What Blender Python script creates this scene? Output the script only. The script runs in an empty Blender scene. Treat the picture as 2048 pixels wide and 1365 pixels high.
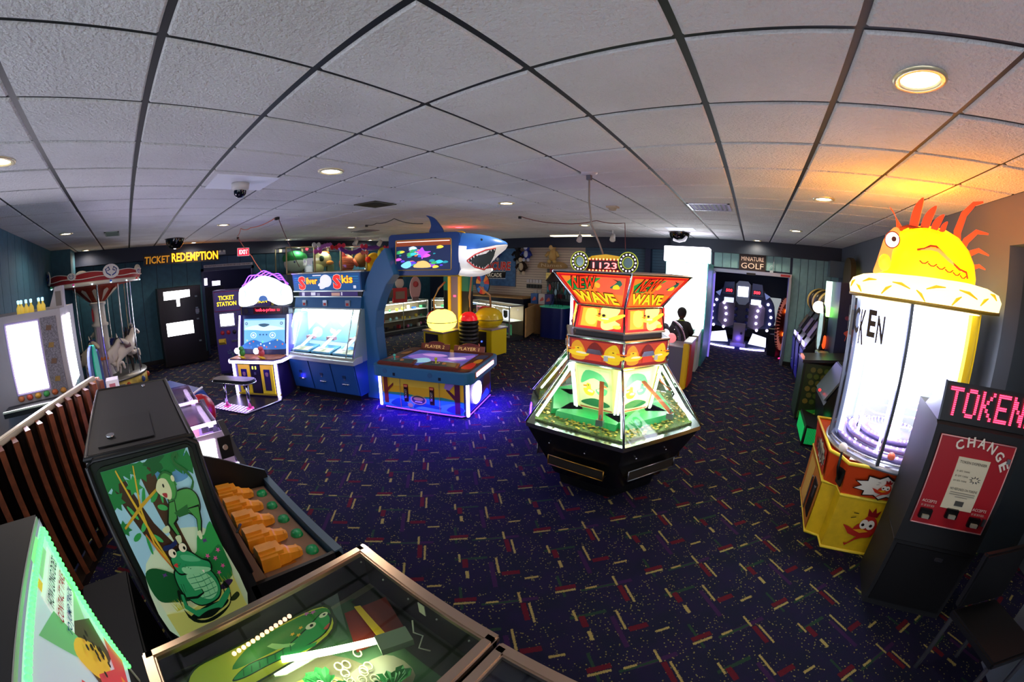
import bpy, math, random
from math import sin, cos, pi, radians as R
from mathutils import Vector, Matrix, Euler
from mathutils.geometry import tessellate_polygon
random.seed(7)
SC = bpy.context.scene
COL = SC.collection

# ------------------------------------------------------------------ camera
cd = bpy.data.cameras.new('camera'); cam = bpy.data.objects.new('camera', cd); COL.objects.link(cam); SC.camera = cam
cd.type = 'PANO'; cd.sensor_fit = 'HORIZONTAL'; cd.sensor_width = 36.0; cd.clip_start = 0.02
cd.panorama_type = 'FISHEYE_LENS_POLYNOMIAL'
_k = 2048.0 / 36.0 / 1000.0
cd.fisheye_polynomial_k0 = 0.0
cd.fisheye_polynomial_k1 = -1.2883 * _k
cd.fisheye_polynomial_k2 = -0.0540 * _k ** 2
cd.fisheye_polynomial_k3 = 0.1191 * _k ** 3
cd.fisheye_polynomial_k4 = 0.0
cd.fisheye_fov = R(230)
_yaw, _pit, _rol = -0.61, -0.1979, 0.0107
_d = Vector((sin(_yaw) * cos(_pit), cos(_yaw) * cos(_pit), sin(_pit)))
_r = Vector((cos(_yaw), -sin(_yaw), 0)); _u = _r.cross(_d)
_rr = _r * cos(_rol) + _u * sin(_rol); _uu = -_r * sin(_rol) + _u * cos(_rol)
cam.matrix_world = Matrix.Translation((0, 0, 2.0)) @ Matrix((_rr, _uu, -_d)).transposed().to_4x4()

# ------------------------------------------------------------------ world, view
W = bpy.data.worlds.new('world'); SC.world = W; W.use_nodes = True
W.node_tree.nodes['Background'].inputs[0].default_value = (0.80, 0.86, 1.0, 1)
W.node_tree.nodes['Background'].inputs[1].default_value = 2.6
SC.view_settings.view_transform = 'Standard'; SC.view_settings.look = 'None'
SC.view_settings.exposure = 0.0; SC.view_settings.gamma = 1.0; SC.view_settings.use_curve_mapping = False
SC.cycles.use_denoising = True
SC.cycles.max_bounces = 7; SC.cycles.transparent_max_bounces = 16; SC.cycles.diffuse_bounces = 4
SC.cycles.sample_clamp_indirect = 4.0

# ------------------------------------------------------------------ materials
def lin(h):
    if not isinstance(h, str): return tuple(h)
    h = h.lstrip('#'); v = [int(h[i:i + 2], 16) / 255 for i in (0, 2, 4)]
    return tuple(c / 12.92 if c <= .04045 else ((c + .055) / 1.055) ** 2.4 for c in v)
_mc = {}
def mat(col, rough=.5, metal=0., emit=0., bump=None, ecol=None, coat=0., vary=0.):
    k = (col, rough, metal, emit, bump, ecol, coat, vary)
    if k in _mc: return _mc[k]
    m = bpy.data.materials.new('paint_' + str(col).strip('#')); m.use_nodes = True
    nt = m.node_tree; b = nt.nodes['Principled BSDF']; c = lin(col)
    b.inputs['Base Color'].default_value = (*c, 1); b.inputs['Roughness'].default_value = rough
    b.inputs['Metallic'].default_value = metal
    if coat: b.inputs['Coat Weight'].default_value = coat
    if emit:
        b.inputs['Emission Color'].default_value = (*lin(ecol or col), 1); b.inputs['Emission Strength'].default_value = emit
    if vary or bump:
        tc = nt.nodes.new('ShaderNodeTexCoord'); nz = nt.nodes.new('ShaderNodeTexNoise')
        nt.links.new(tc.outputs['Object'], nz.inputs['Vector']); nz.inputs['Scale'].default_value = bump[0] if bump else 9
        nz.inputs['Detail'].default_value = 4
    if vary:
        r = nt.nodes.new('ShaderNodeValToRGB'); r.color_ramp.elements[0].color = (*[x * (1 - vary) for x in c], 1)
        r.color_ramp.elements[1].color = (*[min(1, x * (1 + vary)) for x in c], 1)
        r.color_ramp.elements[0].position = .35; r.color_ramp.elements[1].position = .65
        nt.links.new(nz.outputs['Fac'], r.inputs['Fac']); nt.links.new(r.outputs[0], b.inputs['Base Color'])
    if bump:
        bp = nt.nodes.new('ShaderNodeBump'); bp.inputs['Strength'].default_value = bump[1]; bp.inputs['Distance'].default_value = bump[2]
        nt.links.new(nz.outputs['Fac'], bp.inputs['Height']); nt.links.new(bp.outputs[0], b.inputs['Normal'])
    _mc[k] = m; return m
def glass(tint='#ffffff', gl=.10, name='clear_glass'):
    k = ('g', tint, gl)
    if k in _mc: return _mc[k]
    m = bpy.data.materials.new(name); m.use_nodes = True; nt = m.node_tree; nt.nodes.clear()
    o = nt.nodes.new('ShaderNodeOutputMaterial'); mx = nt.nodes.new('ShaderNodeMixShader')
    t = nt.nodes.new('ShaderNodeBsdfTransparent'); g = nt.nodes.new('ShaderNodeBsdfGlossy'); lw = nt.nodes.new('ShaderNodeLayerWeight')
    t.inputs[0].default_value = (*lin(tint), 1); g.inputs['Roughness'].default_value = .03; lw.inputs[0].default_value = .25
    mm = nt.nodes.new('ShaderNodeMath'); mm.operation = 'MULTIPLY_ADD'; mm.inputs[1].default_value = .5; mm.inputs[2].default_value = gl * .4
    nt.links.new(lw.outputs['Fresnel'], mm.inputs[0]); nt.links.new(mm.outputs[0], mx.inputs[0])
    nt.links.new(t.outputs[0], mx.inputs[1]); nt.links.new(g.outputs[0], mx.inputs[2]); nt.links.new(mx.outputs[0], o.inputs[0])
    _mc[k] = m; return m
BLACK = mat('#0b0c0e', .45); BLK = mat('#101114', .6, bump=(220, .25, .001)); CHROME = mat('#c9cdd2', .18, 1.); STEEL = mat('#9a9ca0', .35, 1.)
BRASS = mat('#b98b3a', .3, 1.); WHITE = mat('#e9e9ea', .5); GLASS = glass(); LEDW = mat('#e6ddff', .4, emit=9., ecol='#cbb8ff')
def E(col, s, base=None): return mat(base or col, .5, emit=s, ecol=col)

# ------------------------------------------------------------------ mesh builder
class MB:
    def __init__(s): s.v = []; s.f = []; s.m = []; s.mats = []; s.sm = set()
    def idx(s, m):
        if m is None: return 0
        if m not in s.mats: s.mats.append(m)
        return s.mats.index(m)
    def add(s, vs, fs, m=None, smooth=False):
        o = len(s.v); s.v += [tuple(p) for p in vs]; k = s.idx(m)
        for f in fs:
            if smooth: s.sm.add(len(s.f))
            s.f.append([o + i for i in f]); s.m.append(k)
        return s
    def box(s, x0, x1, y0, y1, z0, z1, m=None):
        v = [(x, y, z) for z in (z0, z1) for y in (y0, y1) for x in (x0, x1)]
        return s.add(v, [(0, 2, 3, 1), (4, 5, 7, 6), (0, 1, 5, 4), (2, 6, 7, 3), (0, 4, 6, 2), (1, 3, 7, 5)], m)
    def hull(s, a, b, m=None, smooth=False):
        """two loops of equal length -> closed solid"""
        n = len(a); f = [tuple(range(n))[::-1], tuple(range(n, 2 * n))]
        s.add(list(a) + list(b), f, m)
        o = len(s.v) - 2 * n; k = s.idx(m)
        for i in range(n):
            if smooth: s.sm.add(len(s.f))
            j = (i + 1) % n; s.f.append([o + i, o + j, o + n + j, o + n + i]); s.m.append(k)
        return s
    def prx(s, yz, x0, x1, m=None): return s.hull([(x0, y, z) for y, z in yz], [(x1, y, z) for y, z in yz], m)
    def pry(s, xz, y0, y1, m=None): return s.hull([(x, y0, z) for x, z in xz], [(x, y1, z) for x, z in xz], m)
    def prz(s, xy, z0, z1, m=None): return s.hull([(x, y, z0) for x, y in xy], [(x, y, z1) for x, y in xy], m)
    def ring(s, c, r, n, ax, ph=0.):
        ax = Vector(ax).normalized(); a = ax.orthogonal().normalized() if abs(ax.z) < .99 else Vector((1, 0, 0)); b = ax.cross(a)
        return [Vector(c) + a * (r * cos(ph + 2 * pi * i / n)) + b * (r * sin(ph + 2 * pi * i / n)) for i in range(n)]
    def cyl(s, p0, p1, r, r1=None, n=16, m=None, ph=0.):
        ax = Vector(p1) - Vector(p0)
        return s.hull(s.ring(p0, r, n, ax, ph), s.ring(p1, r if r1 is None else r1, n, ax, ph), m, n > 8)
    def tube(s, pts, r, n=8, m=None, cyclic=False):
        pts = [Vector(p) for p in pts]; L = []
        for i, p in enumerate(pts):
            if cyclic: t = pts[(i + 1) % len(pts)] - pts[i - 1]
            else: t = pts[min(i + 1, len(pts) - 1)] - pts[max(i - 1, 0)]
            t.normalize(); up = Vector((0, 0, 1)) if abs(t.z) < .9 else Vector((0, 1, 0))
            a = t.cross(up).normalized(); b = t.cross(a); rr = r[i] if isinstance(r, (list, tuple)) else r
            L.append([p + a * (rr * cos(2 * pi * k / n)) + b * (rr * sin(2 * pi * k / n)) for k in range(n)])
        vs = [v for l in L for v in l]; fs = []; N = len(L)
        for i in range(N if cyclic else N - 1):
            for k in range(n):
                j = (i + 1) % N; fs.append((i * n + k, i * n + (k + 1) % n, j * n + (k + 1) % n, j * n + k))
        if not cyclic: fs += [tuple(range(n))[::-1], tuple(range((N - 1) * n, N * n))]
        return s.add(vs, fs, m, True)
    def lathe(s, prof, c=(0, 0, 0), n=24, m=None, a0=0., a1=2 * pi, smooth=True):
        full = abs(a1 - a0 - 2 * pi) < 1e-6; k = n if full else n + 1; vs = []; fs = []
        for r, z in prof: vs += [(c[0] + r * cos(a0 + (a1 - a0) * i / n), c[1] + r * sin(a0 + (a1 - a0) * i / n), c[2] + z) for i in range(k)]
        for j in range(len(prof) - 1):
            for i in range(n): i2 = (i + 1) % k; fs.append((j * k + i, j * k + i2, (j + 1) * k + i2, (j + 1) * k + i))
        return s.add(vs, fs, m, smooth)
    def ball(s, c, rx, ry=None, rz=None, m=None, n=16, h=10, rot=None):
        ry = rx if ry is None else ry; rz = rx if rz is None else rz; vs = []; fs = []
        for j in range(h + 1):
            t = pi * j / h
            for i in range(n): vs.append(Vector((rx * sin(t) * cos(2 * pi * i / n), ry * sin(t) * sin(2 * pi * i / n), rz * cos(t))))
        if rot: e = Euler(rot).to_matrix(); vs = [e @ v for v in vs]
        vs = [v + Vector(c) for v in vs]
        for j in range(h):
            for i in range(n): fs.append((j * n + i, (j + 1) * n + i, (j + 1) * n + (i + 1) % n, j * n + (i + 1) % n))
        return s.add(vs, fs, m, True)
    def quad(s, a, b, c, d, m=None): return s.add([a, b, c, d], [(0, 1, 2, 3)], m)
    def plate(s, pts, th, m=None):
        """planar outline extruded along its normal (concave outlines allowed)"""
        P = [Vector(p) for p in pts]; nrm = Vector((0, 0, 0))
        for i in range(len(P)): nrm += (P[i] - P[0]).cross(P[(i + 1) % len(P)] - P[0])
        nrm.normalize(); n = len(P); T = tessellate_polygon([P]); k = s.idx(m); o = len(s.v)
        s.v += [tuple(p) for p in P] + [tuple(p + nrm * th) for p in P]
        for t in T:
            s.f.append([o + i for i in t]); s.m.append(k); s.f.append([o + n + i for i in reversed(t)]); s.m.append(k)
        for i in range(n): j = (i + 1) % n; s.f.append([o + i, o + j, o + n + j, o + n + i]); s.m.append(k)
        return s
    def mesh(s, name, m=None, bevel=0):
        me = bpy.data.meshes.new(name); me.from_pydata(s.v, [], s.f)
        for x in ([m] if m else []) if not s.mats else s.mats: me.materials.append(x)
        if s.mats: me.polygons.foreach_set('material_index', s.m)
        if s.sm: me.polygons.foreach_set('use_smooth', [i in s.sm for i in range(len(s.f))])
        import bmesh
        bm = bmesh.new(); bm.from_mesh(me)
        if name in ('shark_head', 'lower_jaw', 'crest_board'): bmesh.ops.remove_doubles(bm, verts=bm.verts, dist=1e-5)
        bmesh.ops.recalc_face_normals(bm, faces=bm.faces)
        if bevel: bmesh.ops.bevel(bm, geom=[e for e in bm.edges if len(e.link_faces) == 2 and e.calc_face_angle(0) > .5], offset=bevel, segments=2, affect='EDGES', clamp_overlap=True)
        bm.to_mesh(me); bm.free()
        me.update(); return me
def link(name, me, parent=None, loc=None, label=None, stuff=False):
    o = bpy.data.objects.new(name, me); COL.objects.link(o)
    if parent: o.parent = parent
    if loc: o.location = loc
    if label: o['label'] = label
    if stuff: o['kind'] = 'stuff'
    return o
SPL = dict(card_light=0, marquee_bulbs='marquee_bulb', ring_lamps='ring_lamp', back_panel=0, column_tube=0, comb='comb_feather', tail_feathers='tail_feather', lock=0, eye=0, pupil=0, spot=0, loops='loop', arms='arm', legs='leg', ears='ear', sleeves='sleeve', hanger=0, end_cap=0, straw_marks='straw_mark', neon_ring=0, pale_border=0, gums='gum', jewel=0)
def islands(mb):
    p = list(range(len(mb.v)))
    def f(i):
        while p[i] != i: p[i] = p[p[i]]; i = p[i]
        return i
    for g in mb.f:
        for i in g[1:]: p[f(i)] = f(g[0])
    G = {}
    for k, g in enumerate(mb.f): G.setdefault(f(g[0]), []).append(k)
    return list(G.values())
def part(name, mb, m, parent, label=None, bevel=0, loc=None, stuff=False):
    if name in SPL and not stuff:
        for G in islands(mb):
            q = MB(); ids = sorted({i for k in G for i in mb.f[k]}); mp = {i: j for j, i in enumerate(ids)}; q.v = [mb.v[i] for i in ids]; q.mats = mb.mats
            for j, k in enumerate(G):
                q.f.append([mp[i] for i in mb.f[k]]); q.m.append(mb.m[k])
                if k in mb.sm: q.sm.add(j)
            o = link(SPL[name] or name, q.mesh(SPL[name] or name, m, bevel), parent, loc, label)
        return o
    return link(name, mb.mesh(name, m, bevel), parent, loc, label, stuff)
def thing(name, label, cat, loc=(0, 0, 0), rz=0, group=None, sc=1.):
    o = bpy.data.objects.new(name, None); COL.objects.link(o); o.location = loc; o.rotation_euler = (0, 0, R(rz)); o.scale = (sc,) * 3
    o.empty_display_size = .1; o['label'] = label; o['category'] = cat
    if group: o['group'] = group
    return o
def single(name, mb, m, label, cat, loc=(0, 0, 0), rz=0, group=None, bevel=0):
    o = part(name, mb, m, None, label, bevel); o.location = loc; o.rotation_euler = (0, 0, R(rz)); o['category'] = cat
    if group: o['group'] = group
    return o
def dup(root, loc, rz=0, label=None):
    def cp(o, p):
        c = o.copy(); COL.objects.link(c); c.parent = p
        for ch in list(o.children): cp(ch, c)
        return c
    r = cp(root, None); r.location = loc; r.rotation_euler = (0, 0, R(rz))
    if label: r['label'] = label
    return r
def struct(name, mb, m, parent=None, bevel=0):
    o = part(name, mb, m, parent, bevel=bevel)
    if not parent: o['kind'] = 'structure'
    return o
def smooth(pts, k=4):
    n = len(pts); out = []
    for i in range(n):
        p0, p1, p2, p3 = [pts[(i + j - 1) % n] for j in range(4)]
        for s in range(k):
            t = s / k; out.append(tuple(.5 * (2 * p1[a] + (p2[a] - p0[a]) * t + (2 * p0[a] - 5 * p1[a] + 4 * p2[a] - p3[a]) * t * t + (-p0[a] + 3 * p1[a] - 3 * p2[a] + p3[a]) * t ** 3) for a in (0, 1)))
    return out
def disc(x, y, r, ry=None, n=18, a=0): return [(x + r * cos(2 * pi * i / n) * cos(a) - (ry or r) * sin(2 * pi * i / n) * sin(a), y + r * cos(2 * pi * i / n) * sin(a) + (ry or r) * sin(2 * pi * i / n) * cos(a)) for i in range(n)]
def rect(x0, x1, y0, y1): return [(x0, y0), (x1, y0), (x1, y1), (x0, y1)]
def line(pts, w):
    """thin stroke polygon"""
    a = []; b = []
    for i, p in enumerate(pts):
        q0 = pts[max(i - 1, 0)]; q1 = pts[min(i + 1, len(pts) - 1)]; dx, dy = q1[0] - q0[0], q1[1] - q0[1]; l = math.hypot(dx, dy) or 1
        ww = w * (1 if 0 < i < len(pts) - 1 else .6)
        a.append((p[0] - dy / l * ww, p[1] + dx / l * ww)); b.append((p[0] + dy / l * ww, p[1] - dx / l * ww))
    return a + b[::-1]
def art(parent, O, U, V, shapes, name='printed_artwork', emit=0., rough=.4, step=.0006, base=.001, label=None):
    """flat print: shapes = [(colour, points 0..1)], later ones lie over earlier ones. U,V = full-size edge vectors"""
    O, U, V = Vector(O), Vector(U), Vector(V); N = U.cross(V).normalized(); mb = MB()
    for i, (c, pts) in enumerate(shapes):
        P = [Vector((p[0], p[1], 0)) for p in pts]
        m = c if not isinstance(c, str) else mat(c, rough, emit=emit) if emit else mat(c, rough)
        base_i = base + step * i
        try: T = tessellate_polygon([P])
        except Exception: continue
        mb.add([O + U * p.x + V * p.y + N * base_i for p in P], T, m)
    me = mb.mesh(name)
    o = link(name, me, parent, label=label)
    # make every face look along +N
    flip = [p.index for p in me.polygons if p.normal.dot(N) < 0]
    if flip:
        import bmesh
        bm = bmesh.new(); bm.from_mesh(me); bm.faces.ensure_lookup_table(); bmesh.ops.reverse_faces(bm, faces=[bm.faces[i] for i in flip]); bm.to_mesh(me); bm.free()
    return o
def txt(parent, s, O, U, V, m, name='lettering', ext=.001, fit=1., bold=0., shear=0., base=.003, label=None):
    """lettering centred in the rectangle O,U,V and scaled to fill it"""
    cu = bpy.data.curves.new('t', 'FONT'); cu.body = s; cu.resolution_u = 2; cu.offset = bold; cu.shear = shear; cu.align_x = 'LEFT'
    ob = bpy.data.objects.new('t', cu); me = bpy.data.meshes.new_from_object(ob); bpy.data.objects.remove(ob); bpy.data.curves.remove(cu)
    xs = [v.co.x for v in me.vertices]; ys = [v.co.y for v in me.vertices]
    if not xs: return None
    x0, x1, y0, y1 = min(xs), max(xs), min(ys), max(ys); O, U, V = Vector(O), Vector(U), Vector(V); N = U.cross(V).normalized()
    mb = MB(); V2 = [((v.co.x - x0) / (x1 - x0), (v.co.y - y0) / max(y1 - y0, .3)) for v in me.vertices]
    fs = [tuple(p.vertices) for p in me.polygons]; n = len(V2)
    if ext > .0015:
        from collections import Counter
        ed = Counter(); 
        for f in fs:
            for a, b in zip(f, f[1:] + f[:1]): ed[(a, b)] += 1
        side = [(a, b, b + n, a + n) for (a, b) in ed if (b, a) not in ed]
        mb.add([O + U * a + V * b + N * base for a, b in V2] + [O + U * a + V * b + N * (base + ext) for a, b in V2], fs + [tuple(i + n for i in f) for f in fs] + side, m)
    else: mb.add([O + U * a + V * b + N * base for a, b in V2], fs, m)
    bpy.data.meshes.remove(me)
    me2 = bpy.data.meshes.new(name); me2.from_pydata(mb.v, [], mb.f); me2.materials.append(m)
    return link(name, me2, parent, label=label)
def lamp(kind, parent, loc, e, col='#ffffff', size=.1, rot=(0, 0, 0), sy=None, spot=None, name='bulb_or_fill'):  # default name covers fitted bulbs and added fill lamps
    l = bpy.data.lights.new(name, kind); l.energy = e; l.color = lin(col)
    if kind == 'AREA':
        l.size = size
        if sy: l.shape = 'RECTANGLE'; l.size_y = sy
    else: l.shadow_soft_size = size
    if spot: l.spot_size = R(spot); l.spot_blend = .6
    o = bpy.data.objects.new(name, l); COL.objects.link(o); o.location = loc; o.rotation_euler = rot
    if parent: o.parent = parent
    return o
# ================================================================== room
X0, X1, Y0, Y1, HC = -10.9, 2.12, -1.65, 10.1, 2.82
def carpet():
    m = bpy.data.materials.new('patterned_carpet'); m.use_nodes = True; nt = m.node_tree; b = nt.nodes['Principled BSDF']; b.inputs['Roughness'].default_value = .95
    b.inputs['Specular IOR Level'].default_value = .12
    N = lambda t, **k: _n(nt, t, **k)
    def _n(nt, t, **k):
        n = nt.nodes.new(t)
        for a, v in k.items(): setattr(n, a, v)
        return n
    def M(op, a, bb=None, c=None):
        n = N('ShaderNodeMath', operation=op)
        for i, x in enumerate((a, bb, c)):
            if x is None: continue
            if isinstance(x, (int, float)): n.inputs[i].default_value = x
            else: nt.links.new(x, n.inputs[i])
        return n.outputs[0]
    g = N('ShaderNodeNewGeometry'); sx = N('ShaderNodeSeparateXYZ'); nt.links.new(g.outputs['Position'], sx.inputs[0])
    nz = N('ShaderNodeTexNoise'); nz.inputs['Scale'].default_value = 160; nt.links.new(g.outputs['Position'], nz.inputs['Vector'])
    jit = M('MULTIPLY_ADD', nz.outputs['Fac'], .022, -.011)
    q = .70710678
    u = M('MULTIPLY', M('ADD', sx.outputs[0], sx.outputs[1]), q); v = M('MULTIPLY', M('SUBTRACT', sx.outputs[1], sx.outputs[0]), q)
    S = .6505
    uj = M('ADD', u, jit); vj = M('ADD', v, jit)
    def dash(cx, cy, hw, hh):
        """1 inside a repeating rectangle"""
        a = M('ABSOLUTE', M('WRAP', M('SUBTRACT', uj, cx), S / 2, -S / 2)); c = M('ABSOLUTE', M('WRAP', M('SUBTRACT', vj, cy), S / 2, -S / 2))
        return M('MULTIPLY', M('LESS_THAN', a, hw), M('LESS_THAN', c, hh))
    def uv(x, y): return ((x + y) * q, (y - x) * q)
    def seg(p, r_, w):
        a, c = uv(*p), uv(*r_); return ((a[0] + c[0]) / 2, (a[1] + c[1]) / 2, max(abs(a[0] - c[0]) / 2, w), max(abs(a[1] - c[1]) / 2, w))
    col = N('ShaderNodeTexNoise'); col.inputs['Scale'].default_value = 5; nt.links.new(g.outputs['Position'], col.inputs['Vector'])
    rp = N('ShaderNodeValToRGB'); nt.links.new(col.outputs['Fac'], rp.inputs[0])
    e = rp.color_ramp.elements; e[0].position = .38; e[0].color = (.0075, .010, .026, 1); e[1].position = .62; e[1].color = (.010, .0095, .034, 1)
    cur = rp.outputs[0]
    def over(mask, c, amt=1.):
        nonlocal cur
        mx = N('ShaderNodeMix', data_type='RGBA'); nt.links.new(M('MULTIPLY', mask, amt), mx.inputs[0]); nt.links.new(cur, mx.inputs[6]); mx.inputs[7].default_value = (*c, 1); cur = mx.outputs[2]
    vo = N('ShaderNodeTexVoronoi'); vo.inputs['Scale'].default_value = 46; nt.links.new(g.outputs['Position'], vo.inputs['Vector'])
    wv = N('ShaderNodeTexNoise'); wv.inputs['Scale'].default_value = 6.5; nt.links.new(g.outputs['Position'], wv.inputs['Vector'])
    dots = M('MULTIPLY', M('LESS_THAN', vo.outputs['Distance'], .22), M('GREATER_THAN', wv.outputs['Fac'], .44))
    over(dots, (.17, .17, .055), .85)
    GRN, PUR, RED, YEL = (.014, .040, .024), (.028, .011, .050), (.075, .007, .014), (.26, .23, .075)
    w = .0078
    for c, p, r_, ww in [
        (GRN, (-1.05, 1.02), (-.88, 1.18), .011), (PUR, (-1.02, 1.34), (-.84, 1.52), .014), (GRN, (-1.09, 1.26), (-.92, 1.45), .009), (PUR, (-.66, .98), (-.83, 1.16), .016), (GRN, (-1.30, 1.30), (-1.16, 1.16), .009),
        (RED, (-1.253, 1.192), (-1.144, 1.280), .016), (RED, (-.893, 1.432), (-.795, 1.325), .017), (RED, (-.709, 1.118), (-.603, 1.188), .018), (RED, (-.535, 1.530), (-.475, 1.462), .020),
        (YEL, (-1.235, 1.163), (-1.132, 1.255), w), (YEL, (-1.084, 1.297), (-1.023, 1.349), w), (YEL, (-.972, 1.491), (-.908, 1.426), w), (YEL, (-.860, 1.452), (-.752, 1.336), w),
        (YEL, (-.831, 1.219), (-.719, 1.101), w), (YEL, (-.551, 1.163), (-.481, 1.228), .008), (YEL, (-.600, 1.545), (-.545, 1.478), w), (YEL, (-.445, 1.445), (-.395, 1.395), .012)]:
        over(dash(*seg(p, r_, ww)), c)
    f = N('ShaderNodeTexNoise'); f.inputs['Scale'].default_value = 420; nt.links.new(g.outputs['Position'], f.inputs['Vector'])
    mx = N('ShaderNodeMix', data_type='RGBA', blend_type='MULTIPLY'); mx.inputs[0].default_value = .75; nt.links.new(cur, mx.inputs[6])
    r2 = N('ShaderNodeValToRGB'); r2.color_ramp.elements[0].position = .3; r2.color_ramp.elements[0].color = (.35, .35, .35, 1); r2.color_ramp.elements[1].position = .65; r2.color_ramp.elements[1].color = (1.5, 1.5, 1.5, 1)
    nt.links.new(f.outputs['Fac'], r2.inputs[0]); nt.links.new(r2.outputs[0], mx.inputs[7]); nt.links.new(mx.outputs[2], b.inputs['Base Color'])
    bp = N('ShaderNodeBump'); bp.inputs['Strength'].default_value = .6; bp.inputs['Distance'].default_value = .004; nt.links.new(f.outputs['Fac'], bp.inputs['Height']); nt.links.new(bp.outputs[0], b.inputs['Normal'])
    return m
struct('floor', MB().box(X0 - 3.3, X1 + 1.2, Y0 - 3, 14.2, -.1, 0), carpet())

# ceiling: dark grid with rough tegular tiles hanging in it
ceil = struct('ceiling', MB().box(X0 - 3.3, X1 + 1.2, Y0 - 3, 14.2, HC + .012, HC + .1), mat('#0a1314', .6))
def tile_mat():
    m = bpy.data.materials.new('rough_ceiling_tile'); m.use_nodes = True; nt = m.node_tree; b = nt.nodes['Principled BSDF']; b.inputs['Roughness'].default_value = .95
    g = nt.nodes.new('ShaderNodeNewGeometry'); n1 = nt.nodes.new('ShaderNodeTexNoise'); n1.inputs['Scale'].default_value = 58; n1.inputs['Detail'].default_value = 5
    n2 = nt.nodes.new('ShaderNodeTexNoise'); n2.inputs['Scale'].default_value = 1.6; r = nt.nodes.new('ShaderNodeValToRGB')
    for n in (n1, n2): nt.links.new(g.outputs['Position'], n.inputs['Vector'])
    r.color_ramp.elements[0].position = .3; r.color_ramp.elements[0].color = (.70, .69, .68, 1); r.color_ramp.elements[1].position = .7; r.color_ramp.elements[1].color = (.80, .80, .80, 1)
    nt.links.new(n2.outputs['Fac'], r.inputs[0]); nt.links.new(r.outputs[0], b.inputs['Base Color'])
    bp = nt.nodes.new('ShaderNodeBump'); bp.inputs['Strength'].default_value = 1.; bp.inputs['Distance'].default_value = .024
    nt.links.new(n1.outputs['Fac'], bp.inputs['Height']); nt.links.new(bp.outputs[0], b.inputs['Normal'])
    return m
TM = tile_mat(); TX, TY, TS = -.8186, .046, .611
def tile_mb(x0, x1, y0, y1, mb=None):
    mb = mb or MB(); e = .008
    a = [(x0, y0, HC + .012), (x1, y0, HC + .012), (x1, y1, HC + .012), (x0, y1, HC + .012)]
    c = [(x0 + e, y0 + e, HC), (x1 - e, y0 + e, HC), (x1 - e, y1 - e, HC), (x0 + e, y1 - e, HC)]
    return mb.hull(a, c)
full = tile_mb(.015, TS - .015, .015, TS - .015).mesh('ceiling_tile', TM); tl = []; edge = MB()
for i in range(-17, 5):
    for j in range(-6, 17):
        x, y = TX + TS * i, TY + TS * j
        if x >= X1 or y >= Y1 or x + TS <= X0 or y + TS <= -4.6: continue
        if x < X0 or x + TS > X1 or y + TS > Y1: edge = tile_mb(max(x + .015, X0), min(x + TS - .015, X1), y + .015, min(y + TS - .015, Y1), edge); continue
        tl.append((math.hypot(x + .3 + .8, y + .3 - .8), x, y))
tl.sort()
for k, (d_, x, y) in enumerate(tl):
    if k < 296: link('ceiling_tile', full, ceil, (x, y, random.uniform(-.001, .0015)))
    else: tile_mb(x + .015, x + TS - .015, y + .015, y + TS - .015, edge)
part('far_ceiling_tiles', edge, TM, ceil, stuff=True)

TEAL_LIT = mat('#86b2ae', .6, vary=.08); NAVY = mat('#16233c', .6); TEAL_SHADED = mat('#2e6076', .6, vary=.1)  # one teal wall paint, kept as a lit and a shaded tone
def wall(name, x0, x1, y0, y1, m, z0=0, z1=HC): return struct(name, MB().box(x0, x1, y0, y1, z0, z1), m)
def boards(w, p0, p1, z0, z1, m, pitch=.305, th=.012):
    """upright boards with recessed joints on a wall, from plan point p0 to p1 (outward side to the right of the direction)"""
    p0, p1 = Vector((*p0, 0)), Vector((*p1, 0)); d = (p1 - p0); L = d.length; d /= L; nrm = Vector((d.y, -d.x, 0)); n = max(1, round(L / pitch)); pw = L / n
    a = MB(); q = [Vector((0, 0, 0)) + d * .006, d * (pw - .006), d * (pw - .006) + nrm * th, d * .006 + nrm * th]
    a.hull([v + Vector((0, 0, z0)) for v in q], [v + Vector((0, 0, z1)) for v in q]); me = a.mesh('board', m)
    for i in range(n): link('board', me, w, tuple(p0 + d * (pw * i)))
wn = wall('wall_north', -2.0, -.93, 9.75, 9.9, NAVY); MBx = MB()
boards(wn, (-2.0, 9.75), (-.98, 9.75), .1, 2.51, TEAL_LIT)
wn2 = struct('wall_north_right', MB().box(.93, X1 + .2, 9.75, 9.9, 0, HC).box(-.93, .93, 9.75, 9.9, 2.10, HC), NAVY)
boards(wn2, (.98, 9.75), (X1, 9.75), .1, 2.51, TEAL_LIT, .2); boards(wn2, (-.93, 9.75), (.93, 9.75), 2.17, 2.51, TEAL_LIT, .2)
ws = wall('wall_slatted', X0, -2.0, 10.1, 10.25, NAVY)
sl = MB(); z = .95
while z < 2.5: sl.box(-9.4, -4.55, 10.085, 10.105, z, z + .068); z += .076
part('slat_board', sl, mat('#c9bfae', .6), ws, 'cream slatwall with horizontal grooves', stuff=True)
sl = MB(); z = .95
while z < 2.5: sl.box(-4.55, -2.0, 10.085, 10.105, z, z + .068); z += .076
part('slat_board', sl, mat('#3d6175', .6), ws, 'blue-grey slatwall with horizontal grooves', stuff=True)
ww = wall('wall_west', X0 - .15, X0, Y0 - .1, 1.9, NAVY); boards(ww, (X0, Y0), (X0, 1.9), .1, 2.51, TEAL_SHADED, .4)
ww2 = struct('wall_west_right', MB().box(X0 - .15, X0, 3.35, Y1 + .1, 0, HC).box(X0 - .15, X0, 1.9, 3.35, 2.15, HC), NAVY)
boards(ww2, (X0, 3.35), (X0, 10.1), .1, 2.51, TEAL_SHADED, .4); boards(ww2, (X0, 1.9), (X0, 3.35), 2.2, 2.51, mat('#20406a', .6), .4)
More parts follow.
